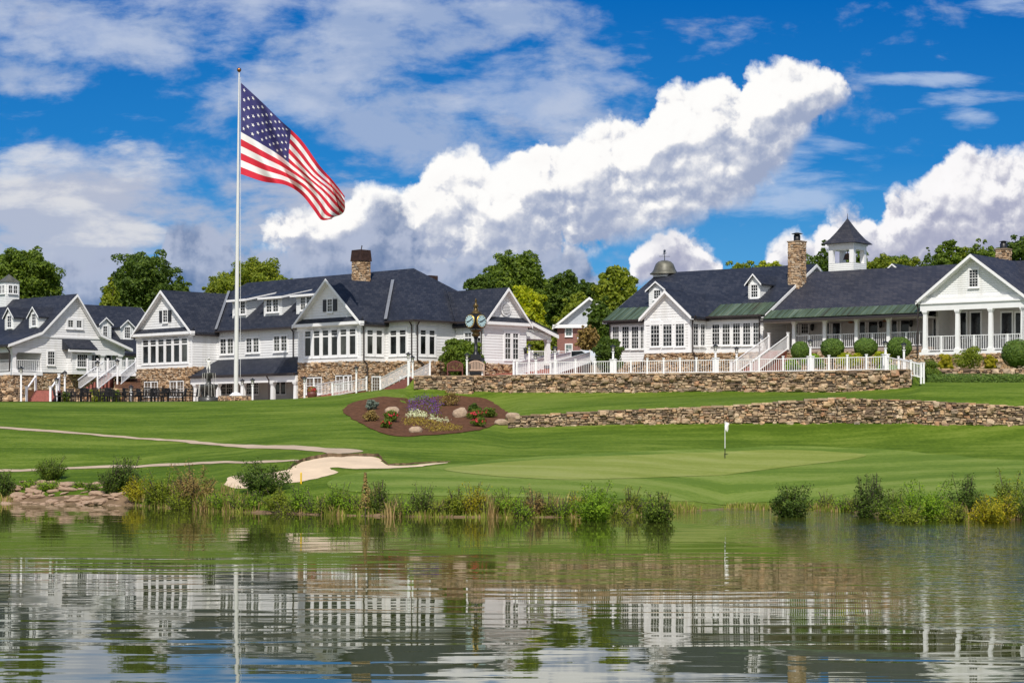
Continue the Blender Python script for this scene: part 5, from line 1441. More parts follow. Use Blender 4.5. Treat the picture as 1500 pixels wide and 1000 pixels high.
for rr in range(9):
    for cc in range(6 if rr % 2 == 0 else 5):
        u0 = .4*((cc*2+(1 if rr % 2 == 0 else 2))/12); v0 = (7/13)*((rr+1)/10)
        for sgn in (1,-1):
            vs = []
            for k in range(10):
                rad = (.0125 if k % 2 == 0 else .0052); a = -pi/2 + k*pi/5
                uu, vv = u0+rad*cos(a)*1.0, v0+rad*1.9*sin(a)*.95
                e1 = flag_pt(uu+.01,vv)-flag_pt(uu-.01,vv); e2 = flag_pt(uu,vv+.01)-flag_pt(uu,vv-.01); n = e1.cross(e2).normalized()
                vs.append(flag_pt(uu,vv)+n*(.03*sgn))
            c = sum(vs, Vector())/10; vs.append(c)
            mb.add(vs, [(k,(k+1)%10,10) for k in range(10)], 1)
fo = mb.build('flag', [M['flagred'], M['flagwhite'], M['flagblue']], fixn=False, loc=tuple(flag_pt(0,0)))
tag(fo, 'huge American flag streaming down to the right from the flagpole', 'flag')

# ------------------------------------------------------------------ fountain with a figure
fn = g(305.5,127,5.2); r = thing('fountain', 'dark tiered fountain with a white statue on top left of the flagpole', 'fountain', fn)
k = 127/F
mb = MB(); mb.lathe((0,0,0), [(15*k,0),(15.5*k,.35),(14*k,.36),(13.5*k,.2),(.1,.2)], 24); mb.build('basin', M['darkstone'], r)
mb = MB(); mb.lathe((0,0,.2), [(.42,0),(.30,.2),(.2,.4),(.55,.72),(14*k,.98),(13*k,1.02),(.2,.9)], 20); mb.build('lower_bowl', M['darkstone'], r)
for q in range(6):
    a = q*pi/3; mb = MB(); mb.tube((.36*cos(a),.36*sin(a),.2), (.42*cos(a),.42*sin(a),1.0), .08, .06, 8); mb.build('pillar', M['darkstone'], r)
mb = MB(); mb.lathe((0,0,1.15), [(.3,0),(.18,.15),(.16,.42),(.4,.6),(10.5*k,.82),(9.8*k,.86),(.2,.8)], 20); mb.build('upper_bowl', M['darkstone'], r)
mb = MB(); rg = random.Random(3)
for q in range(26):
    a = rg.uniform(0, 2*pi); R1 = rg.choice((10.3*k, 13.8*k)); z1 = 1.97 if R1 < 11*k else 1.2; mb.tube((R1*cos(a),R1*sin(a),z1), ((R1+.08)*cos(a),(R1+.08)*sin(a),z1-.8), .012, .008, 4)
mb.build('water_jets', M['bulb'], r)
# statue: one skinned figure, a child holding up a shell
sk = {'pel':(0,0,.48,.085),'hipL':(.07,0,.45,.07),'knL':(.08,-.06,.25,.05),'anL':(.08,.0,.05,.035),'ftL':(.09,-.10,.02,.03),'hipR':(-.07,0,.45,.07),'knR':(-.10,-.05,.26,.05),'anR':(-.07,.05,.05,.035),'ftR':(-.08,-.05,.02,.03),
 'wst':(.01,0,.58,.085),'chs':(.02,0,.72,.10),'nek':(.02,-.01,.84,.04),'hed':(.03,-.02,.95,.085),'crn':(.03,-.01,1.02,.06),'shL':(.12,0,.80,.05),'elL':(.19,-.05,.70,.036),'haL':(.13,-.15,.74,.03),'shR':(-.09,0,.80,.05),'elR':(-.20,-.02,.86,.036),'haR':(-.17,-.08,.98,.032)}
ed = [('pel','hipL'),('hipL','knL'),('knL','anL'),('anL','ftL'),('pel','hipR'),('hipR','knR'),('knR','anR'),('anR','ftR'),('pel','wst'),('wst','chs'),('chs','nek'),('nek','hed'),('hed','crn'),('chs','shL'),('shL','elL'),('elL','haL'),('chs','shR'),('shR','elR'),('elR','haR')]
nm = list(sk); me = bpy.data.meshes.new('statue'); me.from_pydata([sk[a][:3] for a in nm], [(nm.index(a), nm.index(b2)) for a, b2 in ed], [])
so_ = bpy.data.objects.new('statue', me); COL.objects.link(so_); so_.parent = r; so_.location = (0,0,1.98); me.materials.append(M['statue'])
so_.modifiers.new('skin', 'SKIN')
for i, a in enumerate(nm):
    sv = me.skin_vertices[0].data[i]; sv.radius = (sk[a][3], sk[a][3]); sv.use_root = (i == 0)
ss = so_.modifiers.new('sub', 'SUBSURF'); ss.levels = 1; ss.render_levels = 2

# ------------------------------------------------------------------ patio furniture
def mk_table():
    r = thing('patio_table', 'x', 'table')
    mb = MB(); mb.lathe((0,0,.70), [(.50,0),(.52,.015),(.50,.03)], 20); mb.build('tabletop', M['black'], r)
    mb = MB(); mb.tube((0,0,.05), (0,0,.70), .04, n=8); mb.lathe((0,0,0), [(.28,0),(.26,.03),(.05,.06)], 12); mb.build('pedestal', M['black'], r)
    return r
def mk_chair():
    r = thing('patio_chair', 'x', 'chair')
    mb = MB(); mb.box(-.25,.25,-.24,.24,.42,.46); mb.build('seat', M['black'], r)
    mb = MB()
    for k in range(7): mb.bar((-.21+.07*k,.25,.46), (-.21+.07*k,.33,.92), .025, .02)
    mb.bar((-.25,.33,.93), (.25,.33,.93), .05, .06); mb.bar((-.25,.25,.46), (-.25,.33,.93), .04, .04); mb.bar((.25,.25,.46), (.25,.33,.93), .04, .04); mb.build('backrest', M['black'], r)
    for sx in (-1,1):
        mb = MB(); mb.bar((sx*.27,-.22,.66), (sx*.27,.28,.68), .05, .03); mb.bar((sx*.27,-.2,.44), (sx*.27,-.2,.66), .03, .03); mb.build('armrest', M['black'], r)
        for sy in (-1,1):
            mb = MB(); mb.bar((sx*.23,sy*.22,0), (sx*.23,sy*.22,.42), .035, .035); mb.build('leg', M['black'], r)
    return r
T0, C0 = mk_table(), mk_chair(); first = [True, True]
tabs = [(104,126.5),(133,127.5),(160,126.0),(180,128.5),(206,126.2),(226,128.4),(247,126.4),(268,127.6)]
nms = ['left end of the patio','second from the left','before the low stone wall','behind the short lamp post','under the left basement window','set back by the stone wall of the wing','under the right basement window','nearest the fountain']
for (px, Y), nm_ in zip(tabs, nms):
    t = T0 if first[0] else copy_tree(T0); first[0] = False
    t.location = g(px, Y, 5.2); tag(t, 'round black patio table, the one ' + nm_, 'table', 'patio tables')
    for q in range(3 if px % 2 else 4):
        c = C0 if first[1] else copy_tree(C0); first[1] = False
        a = rnd.uniform(0, 1) + q*2*pi/(3 if px % 2 else 4)
        c.location = g(px, Y, 5.2) + Vector((.82*cos(a), .82*sin(a), 0)); c.rotation_euler = (0, 0, a - pi/2)
        tag(c, 'black metal patio armchair drawn up to a round table', 'chair', 'patio armchairs')
# flower tub, yellow stake, golf flag
tb_ = g(457,126.2,5.5); tb_.z = hgt(tb_.x, tb_.y); r = thing('flower_tub', 'brown barrel tub of red flowers by the stone ground floor windows', 'planter', tb_)
mb = MB(); mb.lathe((0,0,0), [(.26,0),(.34,.2),(.32,.42),(.28,.42),(.26,.36)], 14); mb.build('tub', M['wood_red'], r)
FLOWER_TUB = r
p = G(441,709); r = thing('marker_stake', 'yellow hazard stake at the front edge of the bunker', 'stake', p)
mb = MB(); mb.box(-.035,.035,-.035,.035,-.1,.48); mb.add([(-.035,-.035,.48),(.035,-.035,.48),(.035,.035,.48),(-.035,.035,.48),(0,0,.53)], [(0,1,4),(1,2,4),(2,3,4),(3,0,4)]); mb.build('stake', M['yellow'], r)
p = G(1062,672.5); hh = 55*p.y/F
r = thing('golf_flagstick', 'white golf flagstick with a drooping white flag on the putting green', 'flagstick', p)
mb = MB()
for k, (a, b2) in enumerate(((0,.28),(.28,.52),(.52,1.0))): mb.tube((0,0,hh*a), (0,0,hh*b2), .019, .019 if k < 2 else .014, 8, 1 if k == 0 else 0)
mb.build('stick', [M['trim'], M['black']], r)
mb = MB(); zt_ = hh*.985
for k in range(9):
    v = k/8
    for j in range(5):
        u = j/4; mb.v.append((.015+u*(.10+.12*(1-v))+.02*sin(v*7+u*3), .05*sin(u*6+v*3), zt_-.42*v-.10*u))
for k in range(8):
    for j in range(4): mb.f.append((k*5+j,k*5+j+1,(k+1)*5+j+1,(k+1)*5+j)); mb.m.append(0); mb.sm.append(True)
mb.build('flag_cloth', M['flagwhite'], r, fixn=False)
mb = MB(); mb.lathe((0,0,.052), [(.058,0),(.057,.004)], 14); mb.build('hole_cup', M['black'], r)

# ------------------------------------------------------------------ parked car
cp = g(850,156,8.36); r = thing('parked_car', 'white car seen over the steps by the brick house', 'car', cp, R(-35))
mb = MB(); sec = [(-2.25,.35),(-2.2,.75),(-1.3,.92),(-.55,1.42),(.75,1.45),(1.55,1.0),(2.15,.92),(2.25,.4)]
mb.prism(sec, lambda q: (q[0],-.85,q[1]), lambda q: (q[0],.85,q[1])); mb.build('body', M['carpaint'], r)
mb = MB()
for s in (-1,1): mb.prism([(-1.15,.95),(-.5,1.37),(.7,1.39),(1.35,1.0)], lambda q: (q[0],s*.852,q[1]), lambda q: (q[0],s*.862,q[1]))
mb.prism([(-.72,-1),(-.72,1),(.72,1),(.72,-1)], lambda q: (-1.26+(q[1]+1)*.33,q[0],.96+(q[1]+1)*.22), lambda q: (-1.28+(q[1]+1)*.33,q[0],.98+(q[1]+1)*.22)); mb.build('windows', M['glass'], r)
for x in (-1.4,1.4):
    for s in (-1,1):
        mb = MB(); mb.tube((x,s*.70,.33), (x,s*.88,.33), .33, n=18); w_ = mb.build('wheel', M['tyre'], r)
        mb = MB(); mb.tube((x,s*.881,.33), (x,s*.90,.33), .2, n=14); mb.build('rim', M['flash'], w_)
for s in (-1,1):
    mb = MB(); mb.ball((-2.2,s*.6,.68), .07, .16, .09); mb.build('headlight', M['bulb'], r)
# ------------------------------------------------------------------ foliage
def leaf_quad(mb, c, n, size, rg, mi=0, asp=.6):
    n = Vector(n)
    if n.length < 1e-4: n = Vector((0,0,1))
    n.normalize()
    a = n.cross(Vector((rg.uniform(-1,1), rg.uniform(-1,1), rg.uniform(-1,1))))
    if a.length < 1e-3: a = n.orthogonal()
    a.normalize(); b2 = n.cross(a)
    l, w = size*.5, size*.5*asp
    b = len(mb.v)
    k = n*(size*.12)
    mb.v += [tuple(c-a*l), tuple(c+b2*w-k), tuple(c+a*l), tuple(c-b2*w-k)]
    mb.f.append((b,b+1,b+2,b+3)); mb.m.append(mi); mb.sm.append(False)
def rdir(rg):
    z = rg.uniform(-1,1); t = rg.uniform(0,2*pi); q = sqrt(1-z*z); return Vector((q*cos(t), q*sin(t), z))
def crown_mb(seed, rx, rz, ncl, nleaf, leaf, zc, shape='round', clr=(.22,.38), rag=.15, mi_f=None, inner=.18, ry=None):
    """leaf clumps spread through an uneven crown"""
    rg = random.Random(seed); mb = MB(); ry = ry or rx
    cl = []
    for k in range(ncl):
        d = rdir(rg); f = rg.uniform(.45,1.0)**.6
        if shape in ('round', 'mass'):
            if rg.random() < .5: d.z = abs(d.z)
            d = d/((abs(d.x)**2.6+abs(d.y)**2.6+abs(d.z)**2.6)**(1/2.6))
            f *= .92
        if shape == 'cone':
            h = rg.random()**1.3; rr = (1-h)**.85*rg.uniform(.55,1.0); t = rg.uniform(0,2*pi)
            c = Vector((rx*rr*cos(t), ry*rr*sin(t), rz*(2*h-1))); r = rx*rg.uniform(*clr)*(1.15-.75*h)
        elif shape == 'dome':
            d.z = abs(d.z)*1.6-.5; d.normalize(); c = Vector((rx*d.x*f, ry*d.y*f, rz*d.z*f)); r = rx*rg.uniform(*clr)
        else:
            c = Vector((rx*d.x*f, ry*d.y*f, rz*d.z*f)); r = rx*rg.uniform(*clr)*(1 if d.z < .5 else .85)
        c += Vector((rg.gauss(0,rag*rx*.5), rg.gauss(0,rag*rx*.5), rg.gauss(0,rag*rz*.4)))
        cl.append((c, r))
    tot = sum(r*r for c, r in cl)
    for c, r in cl:
        for _ in range(int(nleaf*r*r/tot)):
            d = rdir(rg); d.z = d.z if d.z > -.3 or rg.random() < .4 else -d.z
            q = r*rg.uniform(.62,1.06)
            p = c + Vector((d.x*q, d.y*q, d.z*q*.8))
            leaf_quad(mb, p+Vector((0,0,zc)), d*1.0+rdir(rg)*.75+Vector((0,0,.35)), leaf*rg.uniform(.65,1.25), rg, mi_f(rg, p) if mi_f else 0)
    for _ in range(int(nleaf*inner)):
        d = rdir(rg); f = rg.random()**.4*.88
        leaf_quad(mb, Vector((d.x*rx*f, d.y*ry*f, d.z*rz*f+zc)), rdir(rg), leaf*1.3, rg, 0)
    return mb
def trunk_mb(h, r, seed, spread, nb=7):
    rg = random.Random(seed); mb = MB(); p = Vector((0,0,-.2)); segs = 5; ax = [p]
    for k in range(segs):
        q = p + Vector((rg.uniform(-.12,.12)*spread*.3, rg.uniform(-.12,.12)*spread*.3, h/segs)); mb.tube(p, q, r*(1-k/segs*.75), r*(1-(k+1)/segs*.75), 8); p = q; ax.append(p)
    for k in range(nb):
        s = ax[rg.randint(2,segs)]; a = rg.uniform(0,2*pi); e = s + Vector((cos(a)*spread*.5, sin(a)*spread*.5, h*rg.uniform(.02,.12)))
        mid = (s+e)/2+Vector((0,0,-.2)); mb.tube(s, mid, r*.34, r*.22, 6); mb.tube(mid, e, r*.22, r*.06, 6)
    return mb
_tm = {}
def tree(px, Y, top_py, wpx, base_z, mat, label, kind='round', seed=0, nleaf=9000, frac=.66, name='tree', leaf=.32, ncl=110, group=None, rag=.09):
    """crown half-width wpx/2 and top row read from the photo at distance Y"""
    rx = wpx*.5*Y/F*.88; top = Z(Y, top_py); H = top-base_z; rz = H*frac*.5/1.05
    r = thing(name, label, 'tree', ((px-CX)*Y/F, Y, base_z), rnd.uniform(0,6.28), group)
    zc = H - rz*1.04
    crown_mb(seed, rx, rz, ncl, int(nleaf*1.5), leaf, zc, kind, clr=(.13,.24), rag=rag, inner=.55).build('crown', M[mat], r, fixn=False)
    trunk_mb(H*.8 if kind == 'cone' else zc+rz*.15, .09*rx**.5+.12, seed, rx).build('trunk', M['bark'], r, fixn=False)
    return r
gz = 7.0
tree(38, 192, 356, 128, gz, 'leaf_mid', 'broad loose green tree rising behind the cottage cupola', seed=1, nleaf=8000)
tree(-18, 190, 372, 90, gz, 'leaf_dark', 'darker green tree cut by the left edge of the picture', seed=2)
tree(162, 170, 401, 44, 6.6, 'leaf_olive', 'narrow pointed conifer in front of the big tree between cottage and clubhouse', 'cone', 3, 4000, .9, 'conifer_tree', .34, 60)
tree(208, 190, 364, 128, gz, 'leaf_dark', 'tall dark tree with gaps between the cottage and the clubhouse', seed=4, nleaf=8500, frac=.72)
tree(262, 195, 400, 50, gz, 'leaf_mid', 'small green tree at the shoulder of the tall dark tree', seed=5, nleaf=3500)
tree(372, 196, 374, 138, gz, 'leaf_olive', 'wide rounded olive-green tree behind the flagpole and clubhouse roof', seed=6, nleaf=9000)
tree(318, 200, 398, 60, gz, 'leaf_olive', 'low olive tree crown at the left flank of the wide rounded one', seed=7, nleaf=3500)
tree(758, 196, 362, 116, gz, 'leaf_mid', 'tallest green tree behind the yellow tree in the middle', seed=8, nleaf=8500)
tree(706, 190, 392, 66, gz, 'leaf_dark', 'dark tree just above the end wing roof, left of the tallest one', seed=9, nleaf=4500)
tree(828, 205, 390, 70, gz, 'leaf_dark', 'dark green tree between the tallest tree and the olive tree', seed=10, nleaf=5000)
tree(858, 200, 402, 50, gz, 'leaf_dark', 'small dark tree tucked against the left of the olive tree', seed=12, nleaf=3500)
tree(904, 182, 377, 92, gz, 'leaf_olive', 'large sunlit olive tree left of the bell-shaped cupola', seed=11, nleaf=9000, ncl=44, frac=.82)
tree(768, 172, 410, 80, gz, 'leaf_yellow', 'bright yellow-green tree beside the end gable', seed=13, nleaf=8000, frac=.9, leaf=.38)
tree(795, 166, 468, 46, gz, 'leaf_olive', 'low olive tree seen through the side porch', seed=14, nleaf=3500, frac=.95)
tree(800, 215, 430, 90, gz, 'leaf_dark', 'dark tree filling the gap behind the yellow-green tree', seed=15, nleaf=4500, frac=.9)
tree(880, 163, 438, 48, 8.0, 'leaf_dark', 'dark drooping tree in front of the brick house', seed=16, nleaf=4500, frac=.8, leaf=.30, rag=.26)
tree(861, 160, 476, 34, 8.0, 'leaf_brown', 'small bronze tree hanging over the brick house door', seed=17, nleaf=1500, frac=.6, leaf=.26, rag=.34)
tree(846, 220, 420, 110, gz, 'leaf_mid', 'mid-green tree crown far behind the brick house roof', seed=18, nleaf=5000, frac=.9)
tree(1082, 212, 374, 56, gz, 'leaf_olive', 'feathery olive tree top above the lodge ridge, left half', seed=20, nleaf=4000, rag=.1) if False else tree(1086, 212, 374, 80, gz, 'leaf_olive', 'feathery olive tree top above the lodge ridge left of the dormer', seed=20, nleaf=4000)
tree(1128, 214, 374, 70, gz, 'leaf_yellow', 'yellowish tree top above the lodge ridge left of the stone chimney', seed=21, nleaf=4000)
tree(1207, 205, 350, 62, gz, 'leaf_dark', 'dark evergreen top between stone chimney and belfry', 'cone', 22, 4500, .8)
tree(1190, 210, 364, 60, gz, 'leaf_mid', 'green tree top close against the right of the stone chimney', seed=23, nleaf=3000)
tree(1292, 205, 366, 84, gz, 'leaf_olive', 'bushy olive tree top just right of the belfry', seed=24, nleaf=4500)
tree(1332, 207, 369, 76, gz, 'leaf_olive', 'second bushy olive tree top right of the belfry', seed=25, nleaf=4000)
tree(1360, 204, 362, 48, gz, 'leaf_dark', 'thin dark tree top behind the porch roof', 'cone', 26, 3000, .7)
tree(1389, 200, 344, 70, gz, 'leaf_mid', 'tall green tree top left of the right gable peak', 'round', 27, 5000, .7)
tree(1436, 203, 348, 62, gz, 'leaf_mid', 'green tree top above the right gable peak', seed=28, nleaf=3500)
tree(1494, 196, 337, 84, gz, 'leaf_dark', 'dark tree behind the rear chimney at the right edge', 'round', 29, 5000, .7)
tree(1560, 200, 350, 80, gz, 'leaf_mid', 'green tree just past the right edge behind the roof', seed=30, nleaf=3500)
tree(1256, 212, 358, 70, gz, 'leaf_mid', 'green tree seen through the belfry openings', seed=31, nleaf=3500)

tree(1310, 214, 371, 110, gz, 'leaf_mid', 'broad green tree filling the treeline behind the belfry and porch roof', seed=33)
tree(1412, 210, 356, 90, gz, 'leaf_olive', 'olive tree filling the treeline left of the rear chimney', seed=34)
tree(1460, 212, 357, 80, gz, 'leaf_mid', 'green tree directly behind the rear chimney', seed=35)
tree(1165, 216, 380, 70, gz, 'leaf_olive', 'low olive tree top behind the stone chimney', seed=36)
tree(848, 190, 425, 80, gz, 'leaf_olive', 'olive tree rising directly behind the brick house', seed=37, frac=.9)
tree(728, 205, 385, 90, gz, 'leaf_mid', 'green tree filling the left shoulder of the tallest tree', seed=38)
# ------------------------------------------------------------------ garden shrubs
def bush_mb(seed, w, h, n, leaf, ns=46):
    """leaves carried on stems that arch out from the base, so the outline stays feathery"""
    rg = random.Random(seed); mb = MB(); mb2 = MB()
    for k in range(ns):
        a = rg.uniform(0, 2*pi); q = sqrt(rg.random()); up = rg.uniform(.55, 1.05)*(1-.45*q*q)
        if rg.random() < .10: up = rg.uniform(1.0, 1.12)
        e = Vector((cos(a)*q*w*.5, sin(a)*q*w*.5, h*up)); b = Vector((cos(a)*q*w*.12, sin(a)*q*w*.12, -.1)); m_ = Vector((cos(a)*q*w*.26, sin(a)*q*w*.26, h*up*.55))
        pts = [b*(1-t)**2 + m_*(2*t*(1-t)) + e*t*t for t in (0,.25,.5,.75,1)]
        for c, d in zip(pts[:-1], pts[1:]): mb2.tube(c, d, .012, .008, 4)
        for j in range(int(n/ns)):
            t = 1-(1-.14)*rg.random()**1.15 if rg.random() < .8 else rg.uniform(.05,.4)
            p = b*(1-t)**2 + m_*(2*t*(1-t)) + e*t*t
            r_ = (.07+.10*(1-abs(t-.6)))*min(1.3, .55+w*.35)
            d = rdir(rg); p = p + Vector((d.x*r_, d.y*r_, d.z*r_*.8)); p.z = max(p.z, -.03)
            o = Vector((p.x, p.y, p.z-h*.35))
            leaf_quad(mb, p, o.normalized()*.7+rdir(rg)*.9+Vector((0,0,.5)), leaf*rg.uniform(.6,1.3), rg, 0, .5)
    return mb, mb2
def shrub(p, w, h, mat, label, name='shrub', cat='shrub', seed=0, n=1400, leaf=.13, shape='dome', ncl=16, clr=(.28,.45), stems=0, group=None, extra=None, rag=.12, inner=.3):
    r = thing(name, label, cat, p, rnd.uniform(0,6), group)
    rz = h*.52
    if shape == 'round':
        mb, mb2 = bush_mb(seed, w*1.02, h, n, leaf)
        mb.build('foliage', M[mat], r, fixn=False); mb2.build('stems', M['bark'], r, fixn=False)
        return r
    mb = crown_mb(seed, w*.42, rz, ncl, n, leaf, h*.5 if shape != 'dome' else h*.42, shape, clr, rag, inner=inner)
    mb.build('foliage', M[mat], r, fixn=False)
    if extra:
        rg = random.Random(seed+5); m2 = MB()
        for _ in range(extra[1]):
            d = rdir(rg); d.z = abs(d.z)*.8+.15
            leaf_quad(m2, Vector((d.x*w*.46, d.y*w*.46, h*.40+d.z*rz*1.08)), d, extra[2]*rg.uniform(.7,1.3), rg, asp=.9)
        m2.build('blossom', M[extra[0]], r, fixn=False)
    if stems:
        rg = random.Random(seed+9); m2 = MB()
        for _ in range(stems):
            a = rg.uniform(0,6.28); q = rg.uniform(.02,.12)*w; t = rg.uniform(.2,.42)*w
            m2.tube((q*cos(a),q*sin(a),-.12), (t*cos(a),t*sin(a),h*rg.uniform(.45,.8)), .018, .006, 5)
        m2.build('stems', M['bark'], r, fixn=False)
    return r
def ball_hedge(px, Y, cpy, wpx, hpx, label, mat='leaf_box', zb=None):
    w = wpx*Y/F; h = hpx*Y/F; zc = Z(Y, cpy); p = g(px, Y, zc-h/2)
    r = thing('clipped_shrub', label, 'shrub', p, 0, 'clipped shrubs along the lodge porch')
    rg = random.Random(int(px)); mb = MB()
    mb.ball((0,0,h/2), w*.455, w*.44, h*.455, 1, 20, 14)
    for _ in range(3800):
        d = rdir(rg); d2 = Vector((d.x*abs(d.x)**-.12 if d.x else 0, d.y, d.z))
        q = 1+.07*mnoise.noise(d*2.6+Vector((px,0,0)))+rg.uniform(-.03,.03)
        leaf_quad(mb, Vector((d2.x*w/2*q, d2.y*w/2*q, h/2+d2.z*h/2*q)), d+rdir(rg)*.6, .10*rg.uniform(.7,1.3), rg)
    mb.build('foliage', [M['leaf_box'], M['leaf_dark']], r, fixn=False)
    m2 = MB(); m2.tube((0,0,-.8), (0,0,h*.3), .06, .04, 8); m2.build('stem', M['bark'], r, fixn=False)
for q in ((1172,121.5,514,26,28,'small clipped ball shrub just right of the porch steps'), (1219.5,120,510,34,29,'second clipped ball shrub from the porch steps, between two white lamp posts'),
          (1268,119,508.5,34,27,'third clipped ball shrub from the steps under the porch railing'), (1317,117.5,509,36,31,'clipped ball shrub at the corner where the long porch meets the gable porch'),
          (1490,117.5,517.5,44,41,'largest clipped shrub cut by the right edge below the gable porch')): ball_hedge(*q)
k = 0
for px, Y, bpy_, w, h, mat, lab in ((1192,119.5,534,26,13,'leaf_bright','low lime-green planting between the first and second clipped balls'), (1243,118.5,534,30,14,'leaf_yellow','low yellow-green planting between the second and third clipped balls'),
      (1292,117.5,533,28,15,'leaf_yellow','low yellow-green planting between the third and fourth clipped balls'), (1160,119.5,540,22,12,'leaf_bright','low lime planting at the foot of the porch steps'), (1300,115.5,545,30,10,'leaf_bright','lime ground planting behind the right end of the fence'),
      (1386,116.6,541,20,19,'leaf_gold','small golden bush below the left column of the gable porch'), (1419,117,540,36,30,'leaf_olive','rounded olive bush between the two small golden bushes'), (1450,116.6,540,16,17,'leaf_gold','smaller golden bush right of the rounded olive bush'),
      (1352,114.6,548,38,16,'leaf_mid','spreading green shrub at the left end of the low garden wall'), (1367,112.8,556,22,14,'leaf_mid','small green shrub spilling down beside the stair railing')):
    p = g(px, Y, 0); p.z = Z(Y, bpy_)-.15; S_ = Y/F
    shrub(p, w*S_*1.35, h*S_*1.2+.15, mat, lab, seed=300+k, n=2000, leaf=.11); k += 1
r = thing('low_hedge', 'long low clipped hedge at the top of the lawn under the gable porch', 'hedge', g(1362,112,6.4))
mb = MB(); rg = random.Random(77); o = g(1362,112,6.4)
for px in range(1358, 1625):
    for _ in range(26):
        x = (px+rg.random()-CX)*112.2/F; a = rg.uniform(-.2,1.2)*pi; yy = 112.4-.38*cos(a); zz_ = 6.15+.55*max(0,sin(a))**.6+.05*mnoise.noise(Vector((x*1.5,0,0)))
        leaf_quad(mb, Vector((x,yy+rg.uniform(-.04,.04),zz_+rg.uniform(-.06,.05)))-o, Vector((rg.uniform(-.5,.5),-cos(a),max(.1,sin(a)))), .10*rg.uniform(.7,1.3), rg)
x0, x1 = (1358-CX)*112.2/F-o.x, (1625-CX)*112.2/F-o.x
mb.box(x0,x1,.12,.68,-.5,.2,1); mb.build('foliage', [M['leaf_box'], M['leaf_dark']], r, fixn=False)
p = g(677,131,TZ); shrub(p, 74*131/F, 62*131/F, 'leaf_mid', 'big leafy green bush behind the clock and benches', seed=401, n=9500, leaf=.17, ncl=60, clr=(.16,.26), shape='mass', rag=.06, inner=.5, name='bush', cat='bush')
p = g(891,122.5,TZ); shrub(p, 52*122.5/F, 62*122.5/F, 'leaf_dark', 'round dark glossy bush behind the fence left of the sunroom', seed=402, n=6500, leaf=.13, ncl=50, clr=(.18,.28), shape='mass', rag=.05, inner=.5, name='bush', cat='bush')
shrub(g(749,134,7.3), 1.0, .7, 'leaf_bright', 'small bright plant on the stone bank below the end gable', seed=403, n=600, leaf=.10)
for q, (px, Y) in enumerate(((97,131.0),(140,131.2),(150,131.0),(170,131.4))):
    shrub(g(px,Y,5.15), .9, .9+.2*(q % 2), ['leaf_mid','leaf_olive','leaf_olive','leaf_mid'][q], ['small green plant at the left end of the patio wall','olive plant against the middle of the patio wall','second olive plant against the middle of the patio wall','small green plant at the right of the patio wall'][q], seed=410+q, n=500, leaf=.12)
m2 = MB(); rg = random.Random(9)
for _ in range(260):
    d = rdir(rg); d.z = abs(d.z); leaf_quad(m2, Vector((d.x*.34,d.y*.34,.42+d.z*.36)), d, .11, rg, 0 if rg.random() < .55 else 1, .9)
m2.build('flowers', [M['red'], M['leaf_mid']], FLOWER_TUB, fixn=False)

# ------------------------------------------------------------------ flower bed
def rock(p, w, h, label, mat, seed, rz=0.0, d=None, tilt=0.0, name='boulder', group=None, cat=None):
    bm = bmesh.new(); bmesh.ops.create_icosphere(bm, subdivisions=3, radius=1)
    off = Vector((seed*3.1, seed*1.7, 0))
    for v in bm.verts:
        n1 = mnoise.noise(v.co*1.1+off)*.28 + mnoise.noise(v.co*2.7+off)*.12; c = v.co*(1+n1)
        c = Vector((math.copysign(abs(c.x)**.8, c.x), math.copysign(abs(c.y)**.8, c.y), math.copysign(abs(c.z)**.75, c.z)))
        v.co = Vector((c.x*w/2, c.y*(d or w*.7)/2, c.z*h*.55+h*.32))
    me = bpy.data.meshes.new(name); bm.to_mesh(me); bm.free(); me.materials.append(M[mat])
    for f in me.polygons: f.use_smooth = False
    o = bpy.data.objects.new(name, me); COL.objects.link(o); o.location = p; o.rotation_euler = (0, tilt, rz)
    return tag(o, label, cat or name, group)
for i, (px, py, wp, hp, lab, tl) in enumerate(((575,608,26,13,'pale flat boulder behind the two left rose bushes',-.12), (676,612,25,16,'tilted tan boulder left of the right-hand roses',-.45), (609,634.5,24,11,'low tan boulder at the front edge of the flower bed',-.05),
      (751,615.5,26,12,'larger tan boulder where the lower wall meets the flower bed',0), (735,622,25,9,'flat boulder below the larger one at the right tip of the flower bed',.05), (756,622,14,9,'small pale stone at the very end of the lower wall',.1))):
    p = G(px, py); S_ = p.y/F; rock(p, wp*S_*.82, hp*S_*1.0, lab, 'boulder', i+1, tilt=tl)
FB = [((545,601),20,15,'leaf_blue','dwarf blue spruce at the left of the flower bed',None), ((544,617),23,13,'leaf_brown','bronze-leaved shrub at the left edge of the flower bed',None),
      ((573,618),24,15,'leaf_mid','red rose bush in front of the pale flat boulder',('red',34,.11)), ((566,628),18,12,'leaf_mid','small rose bush with one red cluster near the front left of the bed',('red',20,.11)),
      ((659,595),30,19,'leaf_brown','large dark bronze shrub at the back of the flower bed by the pier',None), ((695,604),19,11,'leaf_dark','low dark green shrub behind the right-hand roses',None), ((717,612),21,14,'leaf_mid','green shrub at the right of the flower bed',('red',10,.11)),
      ((697,615),27,14,'leaf_mid','wide red rose bush right of the tilted boulder',('red',46,.11)), ((702,625.5),24,13,'leaf_mid','red rose bush nearest the front at the right of the bed',('red',24,.11))]
for i, ((px,py),w,h,mat,lab,ex) in enumerate(FB):
    p = G(px,py); S_ = p.y/F
    shrub(p, w*S_*1.1, h*S_*1.1, mat, lab, seed=500+i, n=900, leaf=.09, extra=ex, name='shrub' if not ex or ex[1] < 30 else 'rose_bush', cat='shrub' if not ex or ex[1] < 30 else 'rose bush')
